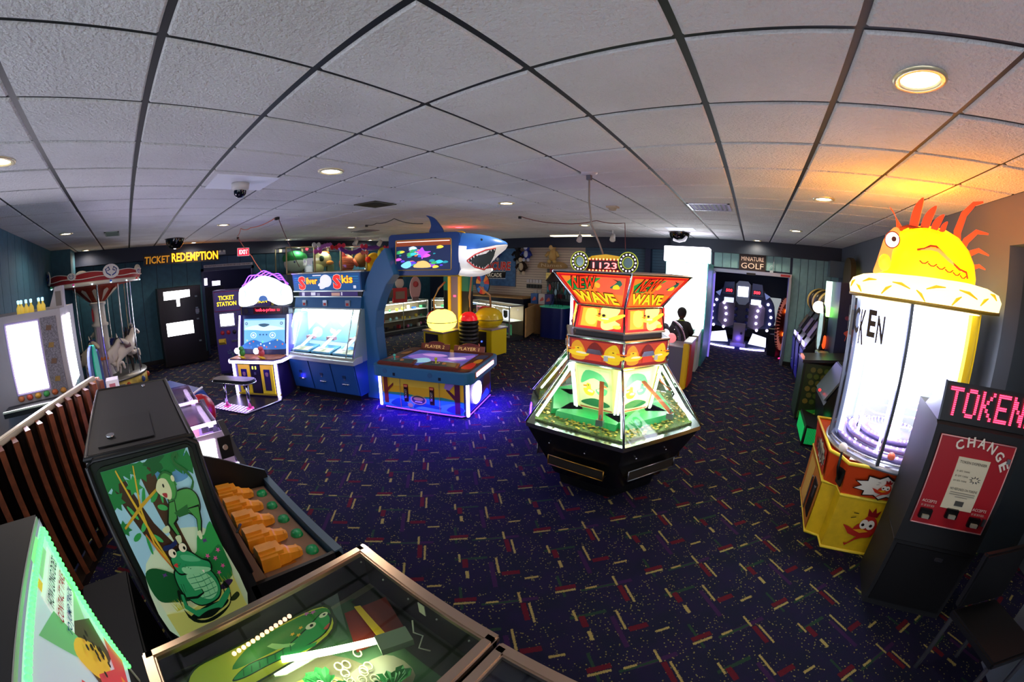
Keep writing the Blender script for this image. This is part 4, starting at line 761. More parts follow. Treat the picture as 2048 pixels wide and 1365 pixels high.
for i in range(3):
    x0 = .05 + i * .455; part('lane_tray', MB().hull([(x0, -.04, .71), (x0 + .40, -.04, .71), (x0 + .40, .25, .76), (x0, .25, .76)], [(x0, -.04, .735), (x0 + .40, -.04, .735), (x0 + .40, .25, .785), (x0, .25, .785)]), mat('#4a7a94', .35, vary=.3), t)
    part('coin_bed', MB().hull([(x0 + .03, -.03, .737), (x0 + .37, -.03, .737), (x0 + .37, .12, .765), (x0 + .03, .12, .765)], [(x0 + .03, -.03, .742), (x0 + .37, -.03, .742), (x0 + .37, .12, .77), (x0 + .03, .12, .77)]), mat('#cdbf92', .5, bump=(150, .8, .01), vary=.4), t)
    part('lane_ramp', MB().hull([(x0 + .16, .0, .78), (x0 + .24, .0, .78), (x0 + .30, .40, 1.0), (x0 + .24, .40, 1.0)], [(x0 + .16, .0, .79), (x0 + .24, .0, .79), (x0 + .30, .40, 1.01), (x0 + .24, .40, 1.01)]), mat('#e8f4fa', .4), t); part('red_gate', MB().box(x0 + .12, x0 + .28, .22, .3, .87, .92), mat('#b07a80', .4), t)
part('light_tube', MB().cyl((.03, .30, 1.33), (W3 - .03, .30, 1.33), .018, n=8), E('#eaf8ff', 14.), t); part('light_tube', MB().cyl((.02, .05, .80), (.02, .25, 1.3), .010, n=8), E('#eaf8ff', 8.), t)
lamp('AREA', t, (W3 / 2, .24, 1.31), 20, '#e4f6ff', 1.3, (0, 0, 0), .2)
part('coin_panel', MB().prx([(.16, 1.385), (.20, 1.56), (.5, 1.56), (.5, 1.385)], 0, W3), mat('#1a5a8c', .4), t, 'blue coin entry panel')
for i in range(3):
    c = .24 + i * .46; o = part('coin_entry', MB().box(c - .045, c + .045, .155, .18, 1.42, 1.51), mat('#a8b0b8', .3, .7), t, bevel=.004); part('red_insert', MB().box(c - .022, c + .022, .148, .156, 1.43, 1.47), mat('#b8281c', .4), o)
for z in (1.385, 1.565, 1.65, 1.935): part('trim_strip', MB().box(-.015, W3 + .015, .13 if z != 1.565 else .17, .18, z - .008, z + .008) if z < 1.6 else MB().box(-.02, W3 + .05, .17 if z < 1.9 else .14, .22, z - .008, z + .010), mat('#dfe6da', .3, .6), t)
part('score_gap', MB().box(.02, W3 - .02, .25, .5, 1.56, 1.65), BLACK, t)
art(t, (.05, .245, 1.565), (1.25, 0, 0), (0, 0, .07), [('#3a2a6a', rect(0, 1, 0, 1)), ('#d8d0f0', rect(.05, .10, .1, .9)), ('#e8e4f8', rect(.22, .3, .2, .9)), ('#8a86a8', rect(.33, .38, .1, .7)), ('#c89a8a', rect(.58, .72, .1, .8)), ('#efe8ff', rect(.74, .76, .2, .9))], emit=.5)
mq = part('marquee', MB().prx([(.18, 1.655), (.15, 1.93), (.5, 1.93), (.5, 1.655)], -.01, W3 + .03), mat('#18497c', .4), t)
sh = [('#15508a', rect(.01, .99, .03, .97))] + [(c, rect(.03, .97, y, y + .045)) for y, c in ((.75, '#2a8ab8'), (.62, '#1f7aa8'), (.48, '#186aa0'), (.34, '#155a96'))] + [('#f8f8ff', disc(.52, .56, .085, .36)), ('#f8f8ff', smooth([(.40, .3), (.5, .2), (.52, .45), (.45, .5)])), ('#f4f4fa', smooth([(.42, .15), (.46, .1), (.52, .25), (.45, .4)])), ('#e8f0f8', rect(.33, .46, .86, .92)), ('#dfe8f0', rect(.90, .935, .12, .28))]
Vm = Vector((0, -.03, .27)); Om = Vector((-.005, .178, 1.658)); art(mq, Om, (W3 + .03, 0, 0), Vm, sh, emit=.55, base=.002)
def mt(s, x0, x1, y0, y1, m, b, base): txt(mq, s, Om + Vector(((W3 + .03) * x0, 0, 0)) + Vm * y0, ((W3 + .03) * (x1 - x0), 0, 0), Vm * (y1 - y0), m, bold=b, base=base)
for s, x0, x1, y0, y1 in (('S', .10, .21, .08, .86), ('ilver', .225, .40, .40, .78), ('S', .63, .74, .10, .90), ('kis', .755, .90, .42, .86)):
    if s == 'S': mt(s, x0 - .006, x1 + .006, y0 - .03, y1 + .03, mat('#f8e8d0', .4, emit=.4), .07, .012); mt(s, x0, x1, y0, y1, E('#e8281c', .9), .055, .015)
    else: mt(s, x0 - .004, x1 + .004, y0 - .02, y1 + .02, mat('#d8501c', .4, emit=.4), .05, .012); mt(s, x0, x1, y0, y1, E('#f8d028', 1.), .02, .015)
lamp('POINT', t, (1.6, .25, .35), 2.5, '#4a30ff', .05)  # violet lamp added to spill glow onto the cabinet side

# ================================================================== duck shooter with stool
t = thing('duck_shooting_game', 'narrow blue duck-pistol ticket game with glowing white marquee and purple neon waves', 'arcade machine', (-6.66, 1.49, 0), 38)
part('cabinet', MB().box(.05, .96, .02, .55, .0, .58), mat('#2a1c50', .4), t); part('platform', MB().prz([(0, .02), (-.02, -.56), (.76, -.74), (1.02, -.12), (.96, .02)], 0, .025), mat('#17181f', .3, .3), t)
tr = MB().tube([(-.02, -.56, .022), (.76, -.74, .022), (1.02, -.12, .022), (.96, .02, .022)], .012, 6); part('platform_edge', tr, mat('#cfcfd8', .3, .8), t)
lights = MB()
for i in range(11):
    for j in range(5): lights.box(.02 + i * .07, .06 + i * .07, -.62 + j * .05 - i * .012, -.595 + j * .05 - i * .012, .025, .029)
part('platform_lights', lights, E('#c8a0ff', 3.5), t, stuff=True)
st = thing('stool', 'black padded bench seat on two chrome legs on the lit platform', 'stool', (0, 0, 0)); st.location = (-6.66 + .46 * cos(R(38)) + .53 * sin(R(38)), 1.49 + .46 * sin(R(38)) - .53 * cos(R(38)), .026); st.rotation_euler = (0, 0, R(36))
part('seat', MB().prz(rr(-.40, .40, -.13, .13, .12), .41, .455), mat('#1a1d24', .35), st, bevel=.015); part('seat_rim', MB().tube([(x, y, .41) for x, y in rr(-.40, .40, -.13, .13, .12)], .010, 6, cyclic=True), CHROME, st)
for x in (-.22, .24): o = part('leg', MB().cyl((x, 0, .0), (x, 0, .41), .026, n=12), CHROME, st); part('foot_plate', MB().cyl((x, 0, 0), (x, 0, .012), .06, n=14), mat('#d84a9a', .3, emit=.8), o)
for x in (.07, .92): part('light_tube', MB().box(x - .02, x + .025, -.012, .02, .02, .57), E('#d0c0ff', 9.), t, 'vertical violet-white light tube', bevel=.006)
Yw = mat('#d8c018', .4, emit=.15)
for x0, x1 in ((.16, .40), (.62, .86)):
    o = part('door', MB().box(x0, x1, .0, .02, .08, .56), Yw, t, 'yellow door with black inset'); part('door_inset', MB().box(x0 + .06, x1 - .06, -.005, .0, .13, .48), mat('#1c1440', .35), o); part('crest', MB().plate([((x0 + x1) / 2 + a, -.006, .40 + b) for a, b in smooth([(-.03, .02), (0, .035), (.03, .02), (.02, -.03), (-.02, -.03)])], .004), mat('#8a6a5a', .4), o)
o = part('coin_door', MB().box(.42, .60, .0, .02, .08, .56), mat('#100f1c', .35), t)
for x in (.47, .53): part('coin_slot', MB().box(x - .012, x + .012, -.008, 0, .48, .53), E('#d8e83a', 1.5), o)
part('coin_return', MB().box(.49, .53, -.008, 0, .39, .43), STEEL, o); part('bottom_trim', MB().box(.05, .96, -.004, .02, .05, .075), mat('#b8a81c', .4), t)
part('control_deck', MB().prz([(.0, .3), (-.01, .02), (.05, -.06), (.93, -.06), (1.02, .06), (1.02, .3)], .58, .645), mat('#2a2050', .4), t); part('deck_light', MB().tube([(-.012, .25, .61), (-.015, .02, .61), (.05, -.065, .61), (.93, -.065, .61), (1.022, .06, .61), (1.022, .28, .61)], .024, 6), E('#e0ccff', 7.), t)
part('deck_top', MB().prz([(.03, .3), (.04, -.02), (.90, -.02), (.98, .06), (.98, .3)], .645, .655), mat('#a86a50', .4, vary=.3), t)
for x, c1, c2 in ((.22, '#3a8a3a', '#d8b82a'), (.62, '#c84a5a', '#d8a82a')):
    o = part('duck_gun', MB().ball((x, .10, .73), .055, .05, .07).ball((x, .08, .80), .045, .045, .04), mat(c1, .35), t, 'green duck pistol' if x < .3 else 'pink duck pistol'); part('bill', MB().plate([(x - .02, .0, .68), (x + .10, -.04, .66), (x + .13, .0, .655), (x + .02, .08, .665)], .012), mat(c2, .4), o)
    part('ball_light', MB().ball((x - .12, .12, .75), .05, n=12, h=8), E('#f0d8ff', 6.), o)
part('side_board', MB().prx([(.24, .65), (.38, 1.30), (.58, 1.30), (.58, .5), (.4, .5)], .04, .06), mat('#5a4ab0', .4), t); part('side_board', MB().prx([(.24, .65), (.38, 1.30), (.58, 1.30), (.58, .5), (.4, .5)], 1.02, 1.04), mat('#5a4ab0', .4), t)
for x in (.045, 1.035): part('edge_light', MB().tube([(x, .235, .66), (x, .37, 1.30)], .016, 6), E('#e4d8ff', 8.), t)
part('screen_bezel', MB().hull([(.07, .30, .66), (1.01, .30, .66), (1.01, .42, 1.30), (.07, .42, 1.30)], [(.07, .5, .66), (1.01, .5, .66), (1.01, .5, 1.30), (.07, .5, 1.30)]), mat('#0f2258', .4), t)
fs = [('#6ab0e0', rect(0, 1, 0, 1)), ('#a8d8f0', rect(0, 1, .62, .95)), ('#cfeaf8', smooth([(.02, .68), (.3, .78), (.7, .76), (.98, .66), (.6, .6), (.3, .62)])), ('#2a68b0', smooth([(.0, .15), (.25, .3), (.5, .2), (.8, .32), (1, .2), (1, 0), (0, 0)])), ('#3a5a70', smooth([(.36, .8), (.5, .72), (.64, .8), (.5, .84)]))]
for i in range(16): x, y = random.uniform(.04, .96), random.uniform(.06, .3); fs.append((random.choice(['#e8d86a', '#e87a9a', '#6ad8a0', '#f0f0f0', '#3a8ad8', '#d85a3a']), disc(x, y, .018, .026, 8)))
for x in (.25, .72): fs += [('#d8f0f8', disc(x, .45, .075, .1)), ('#5aa0c8', disc(x, .45, .055, .075)), ('#e8f8ff', disc(x, .45, .03, .04))]
for x in (.07, .93): fs += [('#23405a', disc(x, .84, .035, .05)), ('#9ac0d8', disc(x, .84, .022, .032))]
for x in (.42, .5, .58): fs.append(('#1c4a78', disc(x, .47, .018, .025)))
art(t, (.12, .315, .745), (.84, 0, 0), (0, .092, .49), fs, 'game_screen', emit=.75, base=.012)
part('led_bar', MB().box(.1, 1.06, .36, .5, 1.31, 1.44), mat('#141238', .4), t); txt(t, 'look-a-prizes to', (.40, .357, 1.345), (.50, 0, 0), (0, 0, .07), E('#ff3048', 7.), bold=.01, name='led_lettering'); part('led_window', MB().box(.36, .94, .354, .36, 1.325, 1.43), mat('#3a0610', .3), t)
for x in (.2, 1.0): part('speaker', MB().cyl((x, .352, 1.375), (x, .362, 1.375), .045, n=16), mat('#1a1420', .5), t)
mqp = smooth([(.08, 1.46), (.06, 1.56), (.09, 1.74), (.22, 1.80), (.34, 1.87), (.52, 1.93), (.62, 1.93), (.80, 1.87), (.92, 1.80), (1.06, 1.74), (1.10, 1.58), (1.06, 1.47), (.85, 1.46), (.66, 1.54), (.45, 1.54), (.3, 1.46)], 3)
part('marquee', MB().plate([(x, .36, z) for x, z in mqp], .10), E('#e6f2ff', 1.5), t, 'glowing white shield-shaped marquee')
art(t, (.06, .357, 1.44), (1.04, 0, 0), (0, 0, .5), [('#b8d8f0', line([(.12, .25), (.16, .45), (.13, .6)], .012)), ('#b8d8f0', line([(.86, .25), (.84, .45), (.88, .6)], .012)), ('#c8b8f0', line([(.3, .8), (.5, .9), (.7, .8)], .012)), ('#3a5a90', smooth([(.42, .2), (.58, .2), (.55, .34), (.45, .34)]))], emit=1., base=.003)
for k in range(4):
    nm = MB().tube([(.58 + (.50 - .03 * k) * cos(a) * .96, .42 + .03 * k, 1.70 + (.30 - .02 * k) * sin(a) + .022 * sin(a * 9 + k)) for a in [R(12 + i * 6) for i in range(27)]], .009, 6); part('neon_wave', nm, E('#7a30ff', 3.2, '#a07aff'), t)
lamp('POINT', t, (.55, -.25, 1.5), 6, '#d8e4ff', .1); lamp('AREA', t, (.45, -.1, .55), 4, '#7a50ff', .8, (0, 0, 0), .2); lamp('POINT', t, (1.25, .3, .3), 2.0, '#4a30ff', .05)  # last violet lamp is added, for the glow spilling on the side
# ================================================================== left foreground: alligator game cabinet
t = thing('alligator_whacking_game', 'black alligator game cabinet with jungle monkey side picture and five orange alligators', 'arcade machine', (-2.46, 0, 0)); GW = .98
prof = [(-.27, 0), (-.27, 1.45), (-.25, 1.465), (.125, 1.45), (.15, 1.43), (.16, 1.18), (.19, .78), (.19, .60), (.62, .50), (.64, 0)]
part('cabinet', MB().prx(prof, 0, GW), BLK, t, 'textured black cabinet')
part('roof_panel', MB().hull([(.02, -.26, 1.466), (GW - .02, -.26, 1.466), (GW - .02, .12, 1.452), (.02, .12, 1.452)], [(.02, -.26, 1.472), (GW - .02, -.26, 1.472), (GW - .02, .12, 1.458), (.02, .12, 1.458)]), mat('#26272b', .55, bump=(240, .2, .001)), t, bevel=.002)
part('roof_edge', MB().tube([(0, -.265, 1.468), (GW, -.265, 1.468), (GW, .135, 1.452), (0, .135, 1.452)], .011, 6, cyclic=True), BLACK, t); part('roof_hatch', MB().hull([(.60, -.22, 1.474), (.92, -.22, 1.474), (.92, .0, 1.466), (.60, .0, 1.466)], [(.60, -.22, 1.478), (.92, -.22, 1.478), (.92, .0, 1.470), (.60, .0, 1.470)]), mat('#1f2024', .55, bump=(240, .2, .001)), t, bevel=.002)
part('hatch_lock', MB().cyl((.84, -.17, 1.476), (.84, -.17, 1.488), .016, n=14), CHROME, t); part('hatch_lock', MB().cyl((.1, -.0, 1.458), (.1, -.0, 1.475), .010, n=12), CHROME, t)
tb = MB().tube([(GW + .002, y, z) for y, z in [(-.265, .5), (-.268, 1.44), (-.24, 1.462), (.11, 1.448), (.145, 1.42), (.155, 1.18), (.19, .78)]], .010, 6); part('edge_trim', tb, BLACK, t)
# jungle print on the side that faces the camera (+x side); art coordinates: u to the right = +y, v up
G1, G2, G3, G4 = '#1f7a3c', '#2f9a4a', '#155a2c', '#0e3a1e'; DK = '#0d1a10'
J = [('#9fd0e0', rect(0, 1, 0, 1)), ('#cfe6c0', smooth([(.0, .45), (.4, .6), (.7, .62), (1, .5), (1, .0), (0, 0)])), ('#dfe8b8', [(0, .38), (1, .5), (1, .0), (0, 0)]), ('#5a93c0', smooth([(.45, .98), (.95, .98), (.9, .86), (.55, .88)]))]
J += [('#3f2a1c', [(.02, .99), (.20, .99), (.36, .70), (.62, .42), (.66, .36), (.46, .36), (.2, .66)]), ('#4a3320', [(.38, .99), (.55, .99), (.60, .72), (.66, .40), (.54, .42), (.46, .70)])]
for x, y, s in ((.08, .97, .14), (.25, 1., .12), (.42, .96, .10), (.62, .98, .13), (.82, .97, .14), (.95, .93, .1), (.05, .86, .09), (.3, .9, .08), (.02, .72, .07), (.72, .93, .07)):
    J.append((random.choice([G1, G2, G3]), [(max(0, min(1, x + s * (1.25 if i % 2 else .75) * cos(i * .45))), max(0, min(1, y + s * .5 * (1.25 if i % 2 else .75) * sin(i * .45)))) for i in range(14)]))
for x, y, a in ((.24, .70, .4), (.33, .62, -.5), (.47, .82, .3), (.52, .76, -.2), (.36, .84, .8), (.18, .78, -.8), (.56, .83, 1.2), (.21, .60, 1.4), (.62, .90, .1), (.72, .88, 2.4), (.12, .66, .2)): J.append((random.choice([G2, '#3fae5a']), disc(x, y, .055, .016, 10, a)))
J += [('#d8b030', line([(.16, .99), (.24, .80), (.30, .62), (.36, .44)], .012)), ('#d8b030', line([(.36, .99), (.28, .78), (.27, .6), (.33, .50)], .010)), ('#c8a02c', line([(.03, .72), (.3, .80), (.55, .86)], .010)), ('#c87a2a', line([(.22, .66), (.30, .52), (.36, .42)], .010))]
# bushes
J += [(G2, smooth([(.55, .36), (.62, .46), (.7, .48), (.78, .56), (.86, .55), (.95, .60), (1, .58), (1, .30), (.7, .30)])), (G3, smooth([(.0, .45), (.12, .48), (.3, .42), (.42, .34), (.40, .22), (.15, .25), (0, .30)])), (G1, smooth([(.62, .34), (.72, .42), (.86, .44), (1, .46), (1, .26), (.72, .26)]))]
for x, y in ((.80, .43), (.88, .40), (.95, .44), (.74, .38), (.93, .34), (.85, .31)): J += [('#d85a9a', [(x + .035 * (1 if i % 2 else .4) * cos(i * pi / 5), y + .018 * (1 if i % 2 else .4) * sin(i * pi / 5)) for i in range(10)])]
for x, y in ((.84, .52), (.22, .42), (.9, .24)): J.append(('#5a3a7a', [(x + .04 * (1 if i % 2 else .4) * cos(i * pi / 4), y + .016 * (1 if i % 2 else .4) * sin(i * pi / 4)) for i in range(8)]))
for i in range(16): x = .74 + i * .016; J.append(('#c8c83a' if i % 2 else '#8aa82c', [(x, .19), (x + .012, .19), (x + random.uniform(-.05, .06), .27 + random.uniform(0, .04))]))
for i in range(9): x = .14 + i * .014; J.append(('#c8c83a', [(x, .19), (x + .012, .19), (x + random.uniform(-.06, .03), .27)]))
J += [('#d0d06a', [(0, .20), (.3, .16), (.7, .20), (1, .24), (1, 0), (0, 0)]), (DK, smooth([(.25, .12), (.5, .15), (.8, .13), (.7, .09), (.4, .08)])), ('#2c3a1c', smooth([(.82, .12), (.95, .15), (.97, .12), (.88, .10)])), ('#3a2a4a', smooth([(.75, .22), (.9, .25), (.97, .23), (.85, .20)]))]
# monkey
MK, MD = '#4a9a4a', '#2a6a34'
J += [(MD, line(smooth([(.86, .78), (.95, .84), (.90, .90), (.82, .94), (.80, .98), (.86, .99), (.84, .95), (.93, .89), (.98, .84)])[:24], .010)),
    (DK, smooth([(.60, .79), (.70, .82), (.86, .82), (.95, .77), (.94, .70), (.86, .66), (.78, .69), (.66, .71)])), (MK, smooth([(.61, .785), (.70, .813), (.86, .813), (.935, .77), (.925, .70), (.85, .67), (.78, .70), (.67, .72)])),
    (DK, [(.60, .78), (.68, .78), (.64, .68), (.58, .66), (.60, .60), (.55, .60), (.50, .68)]), (MK, [(.61, .775), (.67, .775), (.63, .69), (.57, .67), (.59, .605), (.56, .605), (.52, .68)]), (DK, [(.78, .72), (.93, .72), (.90, .63), (.84, .56), (.80, .57), (.84, .65)]), (MK, [(.79, .715), (.915, .71), (.885, .635), (.835, .575), (.81, .58), (.85, .65)]), (MD, [(.62, .72), (.80, .74), (.78, .69), (.66, .69)]),
    ('#cfe0b0', smooth([(.53, .60), (.59, .60), (.58, .565), (.545, .55), (.53, .575)])), ('#cfe0b0', smooth([(.42, .66), (.50, .67), (.50, .64), (.44, .635)])), ('#cfe0b0', smooth([(.79, .58), (.84, .585), (.83, .545), (.80, .54)])),
    (MD, smooth([(.58, .90), (.66, .93), (.74, .90), (.74, .82), (.68, .78), (.62, .80)])), (MK, smooth([(.60, .895), (.66, .92), (.73, .89), (.73, .83), (.68, .79), (.63, .81)])), ('#d8dcb0', smooth([(.52, .86), (.58, .90), (.66, .89), (.68, .83), (.64, .79), (.58, .81), (.54, .83)])), ('#a8323a', smooth([(.57, .83), (.62, .825), (.61, .805), (.585, .81)])), ('#d8dcb0', disc(.735, .885, .02, .016)), (DK, disc(.61, .865, .010)), ('#143a2c', disc(.57, .53, .045, .032))]
# crocodile: body, belly, arms, tail, snout, eyes
CG, CL = '#2a9a5e', '#8fd8a0'
J += [(DK, line(smooth([(.30, .30), (.26, .20), (.36, .11), (.55, .10), (.78, .13), (.84, .20), (.86, .22), (.8, .13), (.6, .08), (.4, .08), (.26, .14)])[:44], .034)), (CG, line([(.30, .28), (.27, .20), (.35, .13), (.5, .115), (.68, .12), (.80, .16), (.88, .19)], .024)),
    (DK, smooth([(.36, .44), (.60, .44), (.76, .36), (.80, .24), (.70, .16), (.46, .16), (.34, .24), (.30, .34)])), (CG, smooth([(.37, .43), (.60, .43), (.75, .355), (.785, .24), (.69, .17), (.46, .17), (.35, .245), (.315, .34)])),
    (CL, smooth([(.46, .38), (.64, .37), (.74, .30), (.74, .22), (.62, .18), (.50, .22), (.46, .30)]))]
for i in range(5): y = .355 - i * .035; J.append(('#3a9a68', line([(.46, y), (.60, y - .012), (.74, y - .008)], .0035)))
for x in (.54, .62, .69): J.append(('#3a9a68', line([(x, .37), (x + .01, .28), (x, .20)], .003)))
J += [(DK, line([(.36, .34), (.34, .26), (.46, .245), (.56, .25)], .026)), (CG, line([(.36, .34), (.345, .27), (.46, .255), (.55, .255)], .019)), (DK, smooth([(.34, .10), (.5, .12), (.66, .10), (.5, .07)])),
    (DK, smooth([(.36, .50), (.48, .54), (.60, .52), (.72, .44), (.80, .41), (.78, .35), (.64, .36), (.50, .38), (.38, .40)])), (CG, smooth([(.375, .495), (.48, .525), (.60, .505), (.71, .435), (.785, .40), (.76, .36), (.64, .37), (.50, .39), (.39, .41)])), (CL, smooth([(.45, .43), (.6, .41), (.76, .37), (.74, .35), (.58, .365), (.46, .39)])), ('#58b880', smooth([(.5, .50), (.62, .475), (.7, .43), (.6, .44), (.5, .47)])),
    ('#efe8c8', disc(.42, .525, .045, .026)), ('#efe8c8', disc(.56, .535, .045, .026)), (DK, disc(.44, .522, .014, .011)), (DK, disc(.575, .53, .014, .011)), ('#1c2c5a', [(.33, .56), (.36, .58), (.44, .575), (.52, .59), (.52, .565), (.44, .55), (.36, .55)]), ('#c83a3a', smooth([(.37, .46), (.42, .465), (.41, .44)])), ('#f4f0d8', [(.66, .375), (.675, .35), (.69, .37)])]
for i in range(10): J.append(('#1c7a48', disc(.38 + .018 * i, .47 - .006 * i + .01 * sin(i * 2), .006, .004, 6)))
o = part('side_picture_board', MB().plate([(GW + .0, y, z) for y, z in rr(-.245, .122, .595, 1.432, .03)], .008), mat('#0e1a12', .4), t)
art(t, (GW + .010, -.228, .61), (0, .334, 0), (0, 0, .808), J, 'jungle_picture', step=.00012, emit=.10, base=.0015)
# playfield
part('play_tray', MB().hull([(.03, .18, .66), (GW - .03, .18, .66), (GW - .03, .60, .605), (.03, .60, .605)], [(.03, .18, .672), (GW - .03, .18, .672), (GW - .03, .60, .617), (.03, .60, .617)]), mat('#8a6a52', .7, bump=(180, .4, .002)), t, 'tan playfield with alligator slots')
for x in (-.0, GW - .02): part('side_wall', MB().prx([(.16, .60), (.16, 1.0), (.30, .93), (.64, .72), (.66, .60)], x, x + .02) if x < .1 else MB().prx([(.16, .60), (.16, .70), (.64, .655), (.66, .60)], x, x + .02), BLACK, t)
part('front_rail', MB().box(0, GW, .615, .66, .55, .665), mat('#3f5a6e', .45), t, 'grey-blue front rail'); part('deep_backboard', MB().hull([(.03, .165, .67), (GW - .03, .165, .67), (GW - .03, .16, 1.18), (.03, .16, 1.18)], [(.03, .25, .67), (GW - .03, .25, .67), (GW - .03, .17, 1.18), (.03, .17, 1.18)]), mat('#7f6250', .7), t)
art(t, (GW - .03, .255, .675), (-.92, 0, 0), (0, -.08, .46), [('#5a7fa8', rect(0, 1, .0, 1)), ('#7ab0cc', smooth([(0, .1), (.3, .5), (.6, .3), (1, .7), (1, .2), (.5, .05)])), ('#5a4a9a', rect(0, 1, 0, .12)), ('#a8d8e0', smooth([(.5, .5), (.8, .9), (.9, .6), (.7, .4)]))], name='water_picture', base=.002)
OG = mat('#e0921c', .45, vary=.12)
def gator_mb():
    mb = MB()
    L0 = [(-.055, 0, 0), (.055, 0, 0), (.055, 0, .075), (.02, 0, .10), (-.02, 0, .10), (-.055, 0, .075)]
    S = [(0, 1, 1), (.09, 1, 1), (.10, .8, .85), (.15, .75, .75), (.165, .62, .62), (.215, .55, .5), (.235, .35, .35)]
    rg = [[Vector((x * w, y, z * h)) for x, _, z in L0] for y, w, h in S]
    for a, b in zip(rg, rg[1:]): mb.hull(a, b)
    return mb
gme = gator_mb().mesh('alligator_head', OG); eye = MB().box(-.046, .046, .0, .125, .07, .092).box(-.03, .03, .0, .09, .09, .108).ball((.02, .215, .035), .012, n=6, h=5).ball((-.02, .215, .035), .012, n=6, h=5).mesh('brow_bumps', OG)
jw = MB().box(-.05, .05, .0, .18, -.02, -.004).mesh('lower_jaw', mat('#a8620f', .5))
for i in range(5):
    x = .13 + i * .178; o = link('alligator', gme, t, (x, .255, .668)); o.rotation_euler = (R(-7), 0, 0); link('brow_bumps', eye, o); link('lower_jaw', jw, o)
    part('green_button', MB().lathe([(0, .026), (.030, .023), (.036, .0)], n=18), mat('#0f9a58', .3), t, loc=(x - .02 + .03, .545, .622)) 
part('mallet_cord', MB().tube([(.93, .22, .99), (.97, .22, 1.02), (1.0, .19, 1.01)], .006, 6), BLACK, t)

# ================================================================== glass-topped ball game with lit backbox (bottom left)
t = thing('glass_topped_ball_game', 'nearest chrome-framed glass-topped game with alligator card and green-lit backbox', 'arcade machine', (-1.07, -.30, 0)); w_, d_ = .635, .86
part('cabinet', MB().box(0, w_, 0, d_, 0, .80), mat('#17120d', .5), t); 
for a, b in (((0, 0), (0, d_)), ((w_, 0), (w_, d_))): part('side_wall', MB().box(a[0] - (.012 if a[0] else 0), a[0] + (0 if a[0] else .012), 0, d_, .8, .985), BLACK, t)
part('front_wall', MB().box(0, w_, d_ - .012, d_, .8, .985), BLACK, t); part('back_wall', MB().box(0, w_, 0, .012, .8, .985), BLACK, t)
FRm = mat('#b8a08c', .28, .9, coat=.3)
for x0, x1, y0, y1 in ((-.006, .03, 0, d_), (w_ - .03, w_ + .006, 0, d_), (-.006, w_ + .006, d_ - .03, d_ + .012), (-.006, w_ + .006, -.006, .035)): part('chrome_rail', MB().box(x0, x1, y0, y1, .97, 1.0), FRm, t, bevel=.006)
part('glass_top', MB().quad((.02, .02, .988), (w_ - .02, .02, .988), (w_ - .02, d_ - .02, .988), (.02, d_ - .02, .988)), glass('#f0fff0', .10), t)
pf = [('#7a7058', rect(0, 1, 0, 1)), ('#c8b45a', smooth([(.35, .1), (.9, .05), (.95, .5), (.6, .6), (.35, .5)])), ('#4a6a4a', smooth([(.1, .55), (.5, .7), (.9, .6), (.95, .9), (.1, .95)])), ('#9a9480', smooth([(.5, .55), (.75, .6), (.72, .8), (.5, .78)])), ('#3a3a34', rect(.05, .95, .86, 1)), ('#a8a090', smooth([(.55, .1), (.75, .2), (.7, .4), (.5, .35)]))]
art(t, (.012, .012, .802), (w_ - .024, 0, 0), (0, d_ - .024, 0), pf, 'playfield_print', step=.0003)
rc = MB()
for i in range(26): x, y = random.uniform(.24, .5), random.uniform(.42, .60); rc.tube([(x + .018 * cos(a), y + .012 * sin(a), .815 + i * .0004) for a in [k * pi / 5 for k in range(10)]], .003, 5, cyclic=True)
part('ring_pile', rc, mat('#d8d0b0', .5), t, 'scattered cream rings printed round the pond', stuff=True)
cd_ = part('alligator_card', MB().hull([(.03, .05, .90), (.20, .03, .87), (.24, .60, .88), (.07, .68, .91)], [(.03, .05, .904), (.20, .03, .874), (.24, .60, .884), (.07, .68, .914)]), glass('#f4fff0', .25, 'card_acrylic'), t, 'clear plastic card printed with a lazing alligator')
C_ = [('#2a3a20', smooth([(.02, .5), (.08, .9), (.3, .97), (.9, .95), (.98, .6), (.9, .2), (.5, .08), (.1, .12)])), ('#c8cc3a', smooth([(.03, .5), (.09, .87), (.3, .93), (.88, .92), (.96, .6), (.88, .24), (.5, .12), (.1, .15)])), ('#3a8a3a', smooth([(.30, .55), (.45, .85), (.7, .92), (.93, .85), (.95, .6), (.75, .5), (.5, .5)]))]
C_ += [('#12301c', smooth([(.28, .35), (.4, .5), (.6, .45), (.78, .6), (.92, .75), (.96, .55), (.88, .30), (.7, .25), (.5, .28), (.35, .28)])), ('#2f9a50', smooth([(.29, .36), (.4, .48), (.6, .43), (.78, .57), (.91, .72), (.945, .55), (.87, .32), (.7, .27), (.5, .3), (.36, .3)])), ('#2f9a50', line([(.60, .40), (.68, .25), (.80, .2)], .05)), ('#9fd88a', line([(.55, .66), (.6, .52), (.68, .42)], .03)), ('#e8e8c8', disc(.82, .60, .035, .06)), ('#1c2414', disc(.825, .6, .012, .03)), ('#e8e8c8', disc(.92, .68, .03, .05)), ('#1c2414', disc(.925, .68, .01, .02)), ('#c84a3a', smooth([(.88, .40), (.93, .45), (.9, .36)]))]
for i in range(7): C_.append(('#1f6a38', line([(.35 + i * .05, .32), (.36 + i * .05, .44)], .005)))
for i in range(10): C_.append(('#5a8a2a' if i % 2 else '#c8c83a', [(.09 + i * .012, .18), (.10 + i * .012, .18), (.07 + i * .017, .38)]))
for x, y in ((.7, .62), (.73, .54), (.76, .66)): C_.append(('#e8b82a', [(x + .018 * (1 if i % 2 else .5) * cos(i * pi / 5), y + .04 * (1 if i % 2 else .5) * sin(i * pi / 5)) for i in range(10)]))
